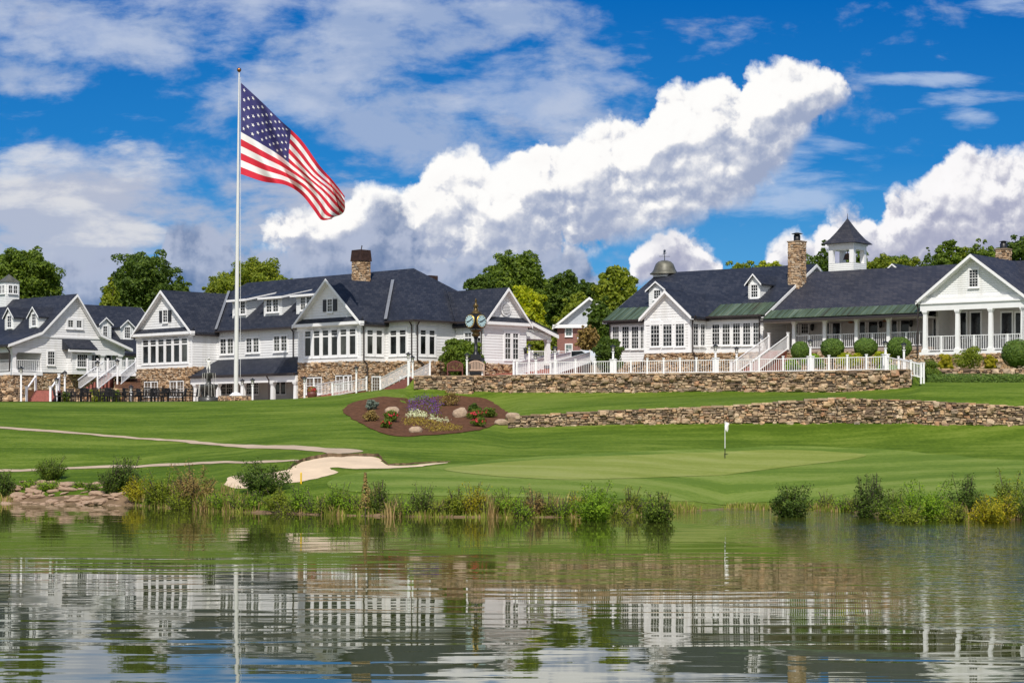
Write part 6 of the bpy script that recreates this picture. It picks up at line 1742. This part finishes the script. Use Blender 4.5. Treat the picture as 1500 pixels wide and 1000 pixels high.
def inside(poly, x, y):
    c = False; n = len(poly)
    for i in range(n):
        (x0,y0),(x1,y1) = poly[i], poly[(i+1)%n]
        if (y0 > y) != (y1 > y) and x < (x1-x0)*(y-y0)/(y1-y0)+x0: c = not c
    return c
def drift(name, label, cat, poly, n, hgt_, leaf, mats, wts, spike=0.0, seed=1):
    rg = random.Random(seed); mb = MB(); xs = [q[0] for q in poly]; ys = [q[1] for q in poly]; k = 0
    while k < n:
        x, y = rg.uniform(min(xs),max(xs)), rg.uniform(min(ys),max(ys))
        if not inside(poly, x, y): continue
        p = G(x, y); k += 1
        H = hgt_*rg.uniform(.6,1.2)
        for j in range(9):
            u = rg.random(); mi = 0 if (u > .45 or len(mats) == 1) else 1
            if spike and u < .45: mi = 1
            c = p + Vector((rg.gauss(0,.09), rg.gauss(0,.09), H*u))
            leaf_quad(mb, c, rdir(rg)+Vector((0,-.3,.8)), leaf*rg.uniform(.7,1.3), rg, mi)
    o = mb.build(name, [M[m] for m in mats], fixn=False)
    return tag(o, label, cat, kind='stuff')
drift('lavender_drift', 'drift of purple spiky flowers across the middle of the mulch bed', 'flowers', [(594,606),(598,594),(606,587),(625,585),(646,588),(650,596),(640,604),(648,612),(628,612),(618,604),(604,608)], 190, .42, .09, ['purple','leaf_mid'], 0, .5, 2)
drift('silver_drift', 'band of pale silver-leaved plants below the purple drift', 'flowers', [(596,612),(603,601),(612,602),(622,606),(640,612),(662,619),(655,622),(630,616),(612,613),(600,614)], 110, .2, .09, ['silver'], 0, 0, 3)
drift('bronze_drift', 'carpet of rusty gold foliage at the front of the mulch bed', 'ground cover', [(588,618),(598,613),(620,615),(650,622),(675,625),(679,630),(650,633),(628,634),(618,626),(592,624)], 260, .16, .08, ['coleus','leaf_brown'], 0, 0, 4)

# ------------------------------------------------------------------ pond bank
rg_fill = random.Random(55)
SH = [ # px, base row, width, height, material, label, leaf, n
 (6,726,34,34,'leaf_dark','dark bush cut by the left edge above the shore rocks',.12,1800),
 (72,704,40,35,'leaf_mid','round dark green bush on the lawn edge above the rocks',.11,2400),
 (42,716,26,13,'leaf_bright','low bright plant among the left shore rocks',.10,500),
 (73,718,34,15,'leaf_bright','low grassy plant below the round bush on the rocks',.10,600),
 (117,714,16,9,'leaf_bright','tiny green tuft near the right end of the shore rocks',.09,300),
 (134,720,18,14,'leaf_mid','small green plant at the right end of the shore rocks',.10,400),
 (164,724,34,48,'leaf_dark','upright dark bush beside the shore rocks',.12,1500),
 (186,716,36,46,'leaf_dark','second upright dark bush, taller and just right of its twin',.12,1500),
 (205,734,50,36,'leaf_gold','golden yellow bush at the waterline on the left',.11,1900),
 (240,742,60,54,'leaf_olive','tangled olive thicket right of the golden bush',.12,2100),
 (284,744,66,66,'leaf_brown','tall bronze-tipped thicket left of the bunker',.11,2600),
 (264,748,44,32,'leaf_olive','low olive growth at the foot of the bronze thicket',.11,1300),
 (330,738,50,26,'leaf_bright','lime grassy clump in front of the bunker',.10,1200),
 (388,722,78,46,'leaf_dark','wide dark glossy bush in front of the bunker',.13,3600),
 (374,744,26,26,'leaf_bright','small bright plant below the wide dark bush',.10,700),
 (408,750,44,34,'leaf_olive','yellow-olive bush with woody stems standing in the water',.11,1500),
 (440,742,30,30,'leaf_bright','lime clump right of the stemmed olive bush',.10,900),
 (497,744,40,36,'leaf_bright','leafy lime plant left of the tall weed stalk',.11,1300),
 (556,742,34,38,'leaf_mid','green clump right of the tall weed stalk',.11,1100),
 (618,738,34,28,'leaf_mid','mid-green plant between dry reed clumps',.11,900),
 (668,758,34,46,'leaf_olive','yellow-flowered tall plant, left stem group',.11,1300),
 (695,758,40,50,'leaf_gold','yellow-flowered tall plant at the middle of the bank',.10,1200),
 (745,750,48,34,'leaf_bright','broad lime plant right of the yellow-flowered stalks',.11,1400),
 (782,748,30,36,'leaf_brown','bronze seeding weed left of the bright dense bush',.10,900),
 (872,765,62,56,'leaf_bright','dense bright yellow-green bush standing in the water',.12,3600),
 (845,752,34,32,'leaf_gold','golden shoots at the left of the dense bright bush',.10,900),
 (924,756,32,42,'leaf_olive','grassy olive clump between two water-edge bushes',.10,900),
 (964,767,44,44,'leaf_mid','small dark green bush standing in the water by the gap',.12,1900),
 (1160,759,60,48,'leaf_dark','single dark green bush at the waterline on open bank',.13,3000),
 (1268,760,34,62,'leaf_dark','thin tall dark sapling bush on the right bank',.12,1400),
 (1283,745,22,52,'leaf_dark','second thin dark sapling leaning right',.12,800),
 (1306,762,50,46,'leaf_mid','mid-green thicket right of the saplings',.12,1900),
 (1352,764,84,56,'leaf_bright','big bright green bush on the right bank',.12,4000),
 (1328,768,60,28,'leaf_olive','low olive growth under the big bright bush',.11,1400),
 (1414,760,50,66,'leaf_dark','dark upright bush between the bright and the golden bush',.12,2200),
 (1395,766,44,30,'leaf_olive','low olive bush below the dark upright one',.11,1300),
 (1456,768,64,46,'leaf_gold','golden bush at the waterline near the right edge',.12,2600),
 (1480,757,60,66,'leaf_olive','tall olive bush at the right edge of the bank',.12,2600),
 (1520,765,60,60,'leaf_mid','green bush cut by the right edge on the pond bank',.12,1600)]
for i, (px,bp,w,h,mat,lab,lf,n) in enumerate(SH):
    Yb = prof(px)[0][2]
    Yw = CH*F/(bp-HY)                       # where that row meets the water plane
    if bp > 734: p = g(px, min(Yb+.6, Yw+1.2), 0); p.z = max(-.15, hgt(p.x,p.y)-.05)
    else: p = G(px, bp)
    S_ = p.y/F; hh_ = (Z(p.y, bp-h)-p.z)
    shrub(p, w*S_*1.16, hh_*.96, mat, lab, seed=600+i, n=int(n*1.8), leaf=lf*.86, shape='round', ncl=22, clr=(.20,.36), stems=9, name='bank_bush', cat='bush', rag=.28, inner=.35)
FILL = [(418,748,'leaf_olive'),(462,746,'leaf_bright'),(478,748,'leaf_olive'),(516,747,'leaf_bright'),(572,747,'leaf_olive'),(592,746,'leaf_bright'),(640,748,'leaf_olive'),(722,751,'leaf_olive'),(764,750,'leaf_bright'),(803,749,'leaf_olive'),(824,751,'leaf_bright'),(903,754,'leaf_olive'),(943,757,'leaf_bright'),
  (1212,757,'leaf_olive'),(1236,760,'leaf_bright'),(1252,762,'leaf_olive'),(1376,768,'leaf_bright'),(1436,768,'leaf_olive'),(222,742,'leaf_bright'),(303,746,'leaf_olive'),(352,742,'leaf_bright')]
for i, (px, bp, mat) in enumerate(FILL):
    y = prof(px)[0][2]+rg_fill.uniform(.0,.7); p = g(px, y, 0); p.z = max(-.08, hgt(p.x, p.y)-.05)
    shrub(p, rg_fill.uniform(.9,1.5), rg_fill.uniform(.5,.95), mat, 'low leafy green weed clump between the taller bank bushes' if mat == 'leaf_bright' else 'low olive weed clump between the taller bank bushes', seed=800+i, n=800, leaf=.085, shape='round', name='bank_weed', cat='weed', group='bright weed clumps on the bank' if mat == 'leaf_bright' else 'olive weed clumps on the bank')
# flower heads / stalks
p = g(535, 77.3, .15); r = thing('weed_stalk', 'single tall seeding weed stalk rising above the reeds', 'weed', p)
S_ = p.y/F; mb = MB(); rg = random.Random(2); mb.tube((0,0,-.2), (.05,0,58*S_), .02, .01, 5); mb.build('stem', M['bark'], r, fixn=False)
mb = MB()
for k in range(240):
    z = rg.random()**.8; a = rg.uniform(0,6.28); q = .26*(1-z)*rg.uniform(.4,1)+.03; leaf_quad(mb, Vector((q*cos(a), q*sin(a), 58*S_*(.12+.88*z))), Vector((cos(a),sin(a),.6)), .11, rg)
mb.build('foliage', M['leaf_brown'], r, fixn=False)
p = g(817, 21.5, 0); r = thing('dried_stalk', 'thin rusty dried flower stalk poking out of the near water', 'weed', p)
mb = MB(); mb.tube((0,0,-.3), (.0,0,.30), .008, .006, 6); mb.tube((0,0,.22), (-.055,0,.262), .006, .004, 5); mb.tube((0,0,.24), (.05,0,.27), .006, .004, 5); mb.build('stem', M['wood_red'], r, fixn=False)
mb = MB(); rg = random.Random(4)
for c in ((0,0,.31),(-.06,0,.265),(.055,0,.272)): mb.ball(c, .022, .022, .018, 0, 8, 6, .2, rg)
mb.build('seed_heads', M['wood_red'], r, fixn=False)
# reeds and rough grass: nobody could count the blades
def blades(name, label, spots, mats, kind='stuff', seed=3):
    rg = random.Random(seed); mb = MB()
    for (x, y, z, n, sp, hmin, hmax, mi) in spots:
        for _ in range(n):
            a = rg.uniform(0,6.28); q = sp*sqrt(rg.random()); bx, by = x+q*cos(a), y+q*sin(a)*.7; h = rg.uniform(hmin,hmax); ln = rg.gauss(0,.22)*h; ln2 = rg.gauss(0,.15)*h; w = rg.uniform(.012,.026)
            t = rg.uniform(0,pi); wx, wy = w*cos(t), w*sin(t)
            b = len(mb.v)
            mb.v += [(bx-wx,by-wy,z-.1),(bx+wx,by+wy,z-.1),(bx+ln*.4+wx*.7,by+ln2*.4+wy*.7,z+h*.6),(bx+ln*.4-wx*.7,by+ln2*.4-wy*.7,z+h*.6),(bx+ln,by+ln2,z+h)]
            m_ = mi if rg.random() < .75 else 1-mi
            mb.f += [(b,b+1,b+2,b+3),(b+3,b+2,b+4)]; mb.m += [m_,m_]; mb.sm += [False,False]
    o = mb.build(name, mats, fixn=False); return tag(o, label, 'grass', kind=kind)
rg = random.Random(21); sp_ = []
for k in range(40):
    px = rg.choice((rg.uniform(225,345), rg.uniform(400,1000), rg.uniform(430,860), rg.uniform(1190,1520)))
    y0 = prof(px)[0][2]; y = y0 + rg.uniform(-.3,1.7); x = (px-CX)*y/F
    tall = (.85 if px < 990 else .7)*rg.uniform(.5,1.15)
    sp_.append((x, y, max(-.1,hgt(x,y)), 55, rg.uniform(.2,.45), .3*tall, 1.1*tall, 1 if rg.random() < .4 else 0))
for k in range(620):
    px = rg.uniform(-40,1750); 
    if 60 < px < 180 or mnoise.noise(Vector((px*.013, 0, 4))) < -.12: continue
    y0 = prof(px)[0][2]; y = y0+rg.uniform(-.2,1.9 if px < 1000 else 1.0); x = (px-CX)*y/F
    sp_.append((x, y, max(-.05,hgt(x,y)), 30, .6, .08, .32, 0 if rg.random() < .94 else 1))
blades('bank_reeds', 'reeds and rough grass along the pond bank', sp_, [M['grassblade'], M['drygrass']])
# shore rocks
rg = random.Random(31); protos = []
for k in range(6):
    o = rock(Vector((0,0,-50)), 1.0, .55, 'x', 'shorerock', 40+k, d=.75, name='shore_rock'); protos.append(o)
used = [False]*6
for k in range(150):
    px = rg.uniform(-50,182); f = rg.random(); xs_ = prof(px)[0]; y = xs_[2]-.5+f*(xs_[3]-xs_[2]+1.0); p = g(px,y,0); p.z = max(-.12, hgt(p.x,p.y)-.06)
    i = k % 6; o = protos[i] if not used[i] else protos[i].copy()
    if used[i]: COL.objects.link(o)
    used[i] = True
    s = rg.uniform(.26,.70); o.location = p; o.scale = (s*rg.uniform(.8,1.5), s, s*rg.uniform(.35,.7)); o.rotation_euler = (rg.uniform(-.2,.2), rg.uniform(-.2,.2), rg.uniform(0,6.28))
    tag(o, 'pinkish rough rock in the heap lining the left shore', 'rock', 'shore rocks on the left bank')
# ------------------------------------------------------------------ sky
SUN_EL, SUN_AZ = R(51), R(-5)         # azimuth measured from straight behind the camera, positive to the right
sd = Vector((sin(SUN_AZ)*cos(SUN_EL), -cos(SUN_AZ)*cos(SUN_EL), sin(SUN_EL)))
sun = bpy.data.lights.new('sun', 'SUN'); sun.energy = 4.5; sun.angle = R(0.5); sun.color = (1.0, 0.955, 0.88)
so = bpy.data.objects.new('sun', sun); COL.objects.link(so)
so.rotation_euler = sd.to_track_quat('Z', 'Y').to_euler()

wd = bpy.data.worlds.new('World'); sc.world = wd; wd.use_nodes = True
nt = wd.node_tree; nt.nodes.clear()
out = nt.nodes.new('ShaderNodeOutputWorld'); bg = nt.nodes.new('ShaderNodeBackground')
nt.links.new(bg.outputs[0], out.inputs[0])
sky = nt.nodes.new('ShaderNodeTexSky'); sky.sky_type = 'NISHITA'; sky.sun_disc = False
sky.sun_elevation = SUN_EL; sky.sun_rotation = math.atan2(sd.x, sd.y)
sky.altitude = 300; sky.air_density = 1.0; sky.dust_density = 0.4; sky.ozone_density = 3.0
tc = nt.nodes.new('ShaderNodeTexCoord'); sp = nt.nodes.new('ShaderNodeSeparateXYZ')
nt.links.new(tc.outputs['Generated'], sp.inputs[0])
dx, dy, dz = sp.outputs
yy = mth(nt, 'MAXIMUM', dy, 0.08)
K = F/100.0
U = mth(nt, 'MULTIPLY', mth(nt, 'DIVIDE', dx, yy), K)      # azimuth tangent, in hundredths of the lens scale
V = mth(nt, 'MULTIPLY', mth(nt, 'DIVIDE', dz, yy), K)      # elevation tangent
cmb = nt.nodes.new('ShaderNodeCombineXYZ'); nt.links.new(U, cmb.inputs[0]); nt.links.new(V, cmb.inputs[1])
P = cmb.outputs[0]

def vm(nt, op, a, b=None):
    n = nt.nodes.new('ShaderNodeVectorMath'); n.operation = op
    for i, v in enumerate((a, b)):
        if v is None: continue
        if isinstance(v, tuple): n.inputs[i].default_value = v
        else: nt.links.new(v, n.inputs[i])
    return n.outputs['Value'] if op in ('LENGTH', 'DISTANCE', 'DOT_PRODUCT') else n.outputs[0]
def sstep(nt, x, a, b):
    n = nt.nodes.new('ShaderNodeMapRange'); n.interpolation_type = 'SMOOTHSTEP'
    nt.links.new(x, n.inputs[0]); n.inputs[1].default_value = a; n.inputs[2].default_value = b
    return n.outputs[0]
def prof_curve(g, u, pts, U0, U1):
    """float curve: azimuth tangent -> elevation tangent, from a list of (column, row)"""
    n = g.nodes.new('ShaderNodeFloatCurve'); cv = n.mapping.curves[0]
    n.mapping.use_clip = False
    xs = [((x-CX)/100 - U0)/(U1-U0) for x, y in pts]; ys = [((HY-y)/100)/7.0 for x, y in pts]
    while len(cv.points) < len(pts): cv.points.new(0.5, 0.5)
    for p, x, y in zip(cv.points, xs, ys): p.location = (x, y); p.handle_type = 'AUTO_CLAMPED'
    n.mapping.update()
    t = g.nodes.new('ShaderNodeMapRange'); g.links.new(u, t.inputs[0]); t.inputs[1].default_value = U0; t.inputs[2].default_value = U1
    g.links.new(t.outputs[0], n.inputs['Value'])
    return mth(g, 'MULTIPLY', n.outputs[0], 7.0)
def field_group(name, top, bot, amp=0.5, warp=0.10, seed=0.0, vscale=1.4, cap=0.9, rough=0.43):
    g = bpy.data.node_groups.new(name, 'ShaderNodeTree')
    g.interface.new_socket('P', in_out='INPUT', socket_type='NodeSocketVector')
    g.interface.new_socket('F', in_out='OUTPUT', socket_type='NodeSocketFloat')
    g.interface.new_socket('T', in_out='OUTPUT', socket_type='NodeSocketFloat'); g.interface.new_socket('B', in_out='OUTPUT', socket_type='NodeSocketFloat')
    gi = g.nodes.new('NodeGroupInput'); go = g.nodes.new('NodeGroupOutput')
    p = gi.outputs[0]
    nz = node(g, 'ShaderNodeTexNoise', i_Scale=2.6, i_Detail=4.0, i_Roughness=0.6); nz.noise_dimensions = '2D'
    g.links.new(vm(g, 'ADD', p, (seed, seed*0.7, 0)), nz.inputs['Vector'])
    w = vm(g, 'MULTIPLY', vm(g, 'SUBTRACT', nz.outputs['Color'], (0.5,0.5,0.5)), (warp*2, warp*2, 0))
    pw = vm(g, 'ADD', p, w)
    sp = g.nodes.new('ShaderNodeSeparateXYZ'); g.links.new(pw, sp.inputs[0])
    U0 = (top[0][0]-CX)/100; U1 = (top[-1][0]-CX)/100
    ft = mth(g, 'SUBTRACT', prof_curve(g, sp.outputs[0], top, U0, U1), sp.outputs[1])
    fb = mth(g, 'SUBTRACT', sp.outputs[1], prof_curve(g, sp.outputs[0], bot, U0, U1))
    f = mth(g, 'SMOOTH_MIN', mth(g, 'SMOOTH_MIN', ft, mth(g, 'MULTIPLY', fb, 0.55), 0.15), cap, 0.35)
    vo = node(g, 'ShaderNodeTexVoronoi', i_Scale=vscale, i_Detail=3.0, i_Roughness=rough, i_Lacunarity=2.4)
    vo.voronoi_dimensions = '2D'; vo.feature = 'F1'; vo.normalize = False
    g.links.new(vm(g, 'ADD', pw, (seed*1.3+9, seed+9, 0)), vo.inputs['Vector'])
    d = vo.outputs['Distance']
    b = mth(g, 'MULTIPLY', mth(g, 'SUBTRACT', 0.80, mth(g, 'MULTIPLY', d, d)), amp)
    g.links.new(mth(g, 'ADD', f, b), go.inputs[0]); g.links.new(ft, go.inputs[1]); g.links.new(fb, go.inputs[2])
    return g
def use_group(g, vec):
    n = nt.nodes.new('ShaderNodeGroup'); n.node_tree = g; nt.links.new(vec, n.inputs[0]); return n.outputs
def cumulus(base, g, lit, shade, soft=0.13, opacity=1.0, k=2.5, bias=0.55, fall=0.35, dl=(-0.05, 0.115), var=0.5, vseed=0.0, under=0.5, uw=0.7, wisp=0.10):
    o = use_group(g, P); f0 = o[0]
    f1 = use_group(g, vm(nt, 'ADD', P, (dl[0], dl[1], 0)))[0]
    l = mth(nt, 'MULTIPLY', mth(nt, 'SUBTRACT', f0, f1), k)
    l = mth(nt, 'MINIMUM', l, 0.60)
    l = mth(nt, 'SUBTRACT', mth(nt, 'ADD', l, bias), mth(nt, 'MULTIPLY', o[1], fall))
    nz = node(nt, 'ShaderNodeTexNoise', i_Scale=1.25, i_Detail=4.0, i_Roughness=0.55); nz.noise_dimensions = '2D'
    nt.links.new(vm(nt, 'ADD', P, (vseed, vseed, 0)), nz.inputs['Vector'])
    l = mth(nt, 'ADD', l, mth(nt, 'MULTIPLY', mth(nt, 'SUBTRACT', nz.outputs[0], 0.5), var*2))
    l = mth(nt, 'SUBTRACT', l, mth(nt, 'MULTIPLY', mth(nt, 'SUBTRACT', 1.0, sstep(nt, o[2], -0.05, uw)), under))
    l = sstep(nt, l, -0.35, 1.30)
    col = ramp(nt, l, [(0.0, shade), (0.45, [a*0.42+b*0.58 for a, b in zip(lit, shade)]), (0.85, lit), (1.0, [min(1.0, a*1.03) for a in lit])])
    wz = node(nt, 'ShaderNodeTexNoise', i_Scale=5.0, i_Detail=4.0, i_Roughness=0.6); wz.noise_dimensions = '2D'
    nt.links.new(P, wz.inputs['Vector'])
    al = mth(nt, 'MULTIPLY', sstep(nt, mth(nt, 'ADD', f0, mth(nt, 'MULTIPLY', mth(nt, 'SUBTRACT', wz.outputs[0], 0.5), wisp)), -0.03, soft), mth(nt, 'MULTIPLY', sstep(nt, o[2], -0.12, 0.30), opacity))
    return mixc(nt, mth(nt, 'MULTIPLY', al, front), base, col)
front = sstep(nt, dy, 0.12, 0.30)

# clear sky: the physical sky, deepened as a polarising filter would
base = mixc(nt, 1.0, sky.outputs[0], (0.105, 0.105, 0.105), 'MULTIPLY')
base = mixc(nt, 0.40, base, (0.80, 0.80, 0.80))     # even cloud white added out of view to make the ambient neutral and brighter
grad = ramp(nt, mth(nt, 'MULTIPLY', V, 0.16), [(0.0, (0.27, 0.54, 0.79)), (0.30, (0.10, 0.39, 0.73)), (0.62, (0.020, 0.225, 0.60)), (1.0, (0.003, 0.140, 0.49))])
base = mixc(nt, front, base, grad)

# high streaks
def streak(base, sx, sy, seed, lo, hi, op, col, mask):
    v = vm(nt, 'MULTIPLY', vm(nt, 'ADD', P, (seed, seed*0.37, 0)), (sx, sy, 1))
    nz = node(nt, 'ShaderNodeTexNoise', i_Scale=1.0, i_Detail=8.0, i_Roughness=0.60, i_Distortion=0.12); nz.noise_dimensions = '2D'
    nt.links.new(v, nz.inputs['Vector'])
    a = mth(nt, 'ADD', nz.outputs[0], mask)
    return mixc(nt, mth(nt, 'MULTIPLY', mth(nt, 'MULTIPLY', sstep(nt, a, lo, hi), op), front), base, col)
def blobmask(lst, amp):
    acc = None
    for (bx, by, rx, ry) in lst:
        d = vm(nt, 'LENGTH', vm(nt, 'MULTIPLY', vm(nt, 'SUBTRACT', P, ((bx-CX)/100, (HY-by)/100, 0)), (100.0/rx, 100.0/ry, 0)))
        f = mth(nt, 'SUBTRACT', 1.0, sstep(nt, d, 0.3, 1.25))
        acc = f if acc is None else mth(nt, 'MAXIMUM', acc, f)
    return mth(nt, 'MULTIPLY', mth(nt, 'SUBTRACT', acc, 0.5), amp)
m1 = blobmask([(200,30,420,100),(560,50,330,110),(720,180,300,110),(420,120,200,90),(840,130,130,110),(130,260,240,60),(60,120,110,36)], 0.26)
base = streak(base, 0.55, 1.05, 3.1, 0.46, 0.72, 0.86, (0.36, 0.455, 0.655), m1)
base = streak(base, 0.50, 1.3, 8.4, 0.52, 0.78, 0.50, (0.60, 0.66, 0.79), m1)
m2 = blobmask([(1340,118,120,16),(1430,142,120,14),(1425,180,60,22),(1490,10,90,26),(1000,290,240,50),(1120,250,200,90),(1080,205,90,16),(560,310,200,60)], 0.28)
base = streak(base, 0.45, 1.9, 5.7, 0.50, 0.82, 0.72, (0.50, 0.61, 0.80), m2)
m3 = blobmask([(90,310,210,90),(40,370,240,50),(250,330,160,60),(420,310,160,60)], 0.42)
base = streak(base, 0.45, 1.2, 1.2, 0.40, 0.68, 0.92, (0.47, 0.51, 0.63), m3)
m4 = blobmask([(170,325,110,40),(60,250,180,50),(190,240,120,40),(90,290,160,40),(150,350,120,20)], 0.36)
base = streak(base, 0.8, 2.2, 6.6, 0.52, 0.86, 0.62, (0.84, 0.83, 0.82), m4)

LIT, SHD = (0.98, 0.965, 0.95), (0.34, 0.40, 0.56)
g = field_group('far_cloud', [(900,440),(922,400),(930,368),(945,352),(958,338),(978,334),(1000,332),(1022,340),(1040,360),(1056,385),(1068,440),(1104,440),(1116,380),(1132,358),(1165,342),(1186,352),(1200,332),(1213,314),(1245,305),(1273,304),(1286,318),
     (1300,290),(1320,276),(1345,270),(1362,250),(1380,228),(1400,214),(1440,218),(1500,222),(1600,210),(1750,300)],
     [(900,430),(1080,430),(1120,420),(1500,420),(1750,420)], 0.19, 0.12, 4.0, 1.5, 0.6)
base = cumulus(base, g, (0.95,0.935,0.945), (0.38,0.40,0.54), k=4.2, bias=0.34, fall=0.05, var=0.90, vseed=3.3, under=0.20, uw=0.7, soft=0.17)
g = field_group('main_cloud', [(360,380),(378,352),(395,322),(430,315),(470,312),(500,298),(522,282),(550,276),(582,284),(600,274),(612,256),(632,238),(660,222),(690,222),(712,240),(727,252),(742,244),(757,220),(776,204),(796,198),(815,208),
     (850,198),(868,186),(895,174),(922,180),(945,172),(957,146),(976,130),(992,126),(1012,132),(1032,124),(1047,114),(1062,110),(1085,118),(1097,104),(1122,95),(1150,93),(1180,96),(1206,96),(1222,108),(1236,116),(1246,140),(1256,190)],
     [(360,370),(385,368),(420,392),(500,410),(600,425),(700,428),(760,420),(800,408),(850,388),(900,366),(960,350),(1000,338),(1040,322),(1070,312),(1100,300),(1130,274),(1160,232),(1190,196),(1222,172),(1256,130)], 0.20, 0.12, 0.0, 1.45)
base = cumulus(base, g, LIT, SHD, k=4.8, bias=0.64, fall=0.05, var=0.85, under=0.25, uw=0.7)
g = field_group('low_cloud', [(-200,425),(0,406),(60,398),(92,378),(112,388),(140,376),(166,362),(190,364),(212,384),(230,384),(246,330),(270,320),(300,320),(330,334),(346,358),(372,362),(400,362),(450,356),(500,344),(538,306),(560,292),(588,296),(604,316),
     (622,350),(645,380),(700,366),(750,364),(790,382),(836,366),(852,362),(868,380),(884,410),(940,450)], [(-200,540),(940,540)], 0.17, 0.16, 2.0, 1.2, 0.8)
base = cumulus(base, g, (0.42,0.475,0.62), (0.10,0.18,0.36), soft=0.22, opacity=0.96, k=2.6, bias=0.50, fall=0.26, var=0.80, vseed=7.7, under=0.0, wisp=0.2)
nt.links.new(base, bg.inputs[0])
# below the horizon and behind the camera the physical sky takes over through 'front'
bg.inputs[1].default_value = 1.0
wd.cycles.sampling_method = 'MANUAL'; wd.cycles.sample_map_resolution = 256

# ------------------------------------------------------------------ camera and render settings
cd = bpy.data.cameras.new('camera'); co = bpy.data.objects.new('camera', cd); COL.objects.link(co)
co.location = (0, 0, CH); co.rotation_euler = (R(90), 0, 0)
cd.sensor_width = 36.0; cd.lens = 36.0*F/1500.0
cd.shift_y = -(500 - HY)/1500.0 * -1 * -1 if False else (HY - 500)/1500.0
cd.clip_start = 0.5; cd.clip_end = 9000
sc.camera = co
sc.view_settings.view_transform = 'Standard'; sc.view_settings.look = 'None'
sc.view_settings.exposure = 0.0; sc.view_settings.gamma = 1.0
sc.render.engine = 'CYCLES'
sc.cycles.use_denoising = True
sc.cycles.max_bounces = 6; sc.cycles.diffuse_bounces = 3; sc.cycles.glossy_bounces = 3; sc.cycles.transmission_bounces = 4
sc.cycles.use_adaptive_sampling = True; sc.cycles.adaptive_threshold = 0.012
sc.cycles.sample_clamp_indirect = 6.0
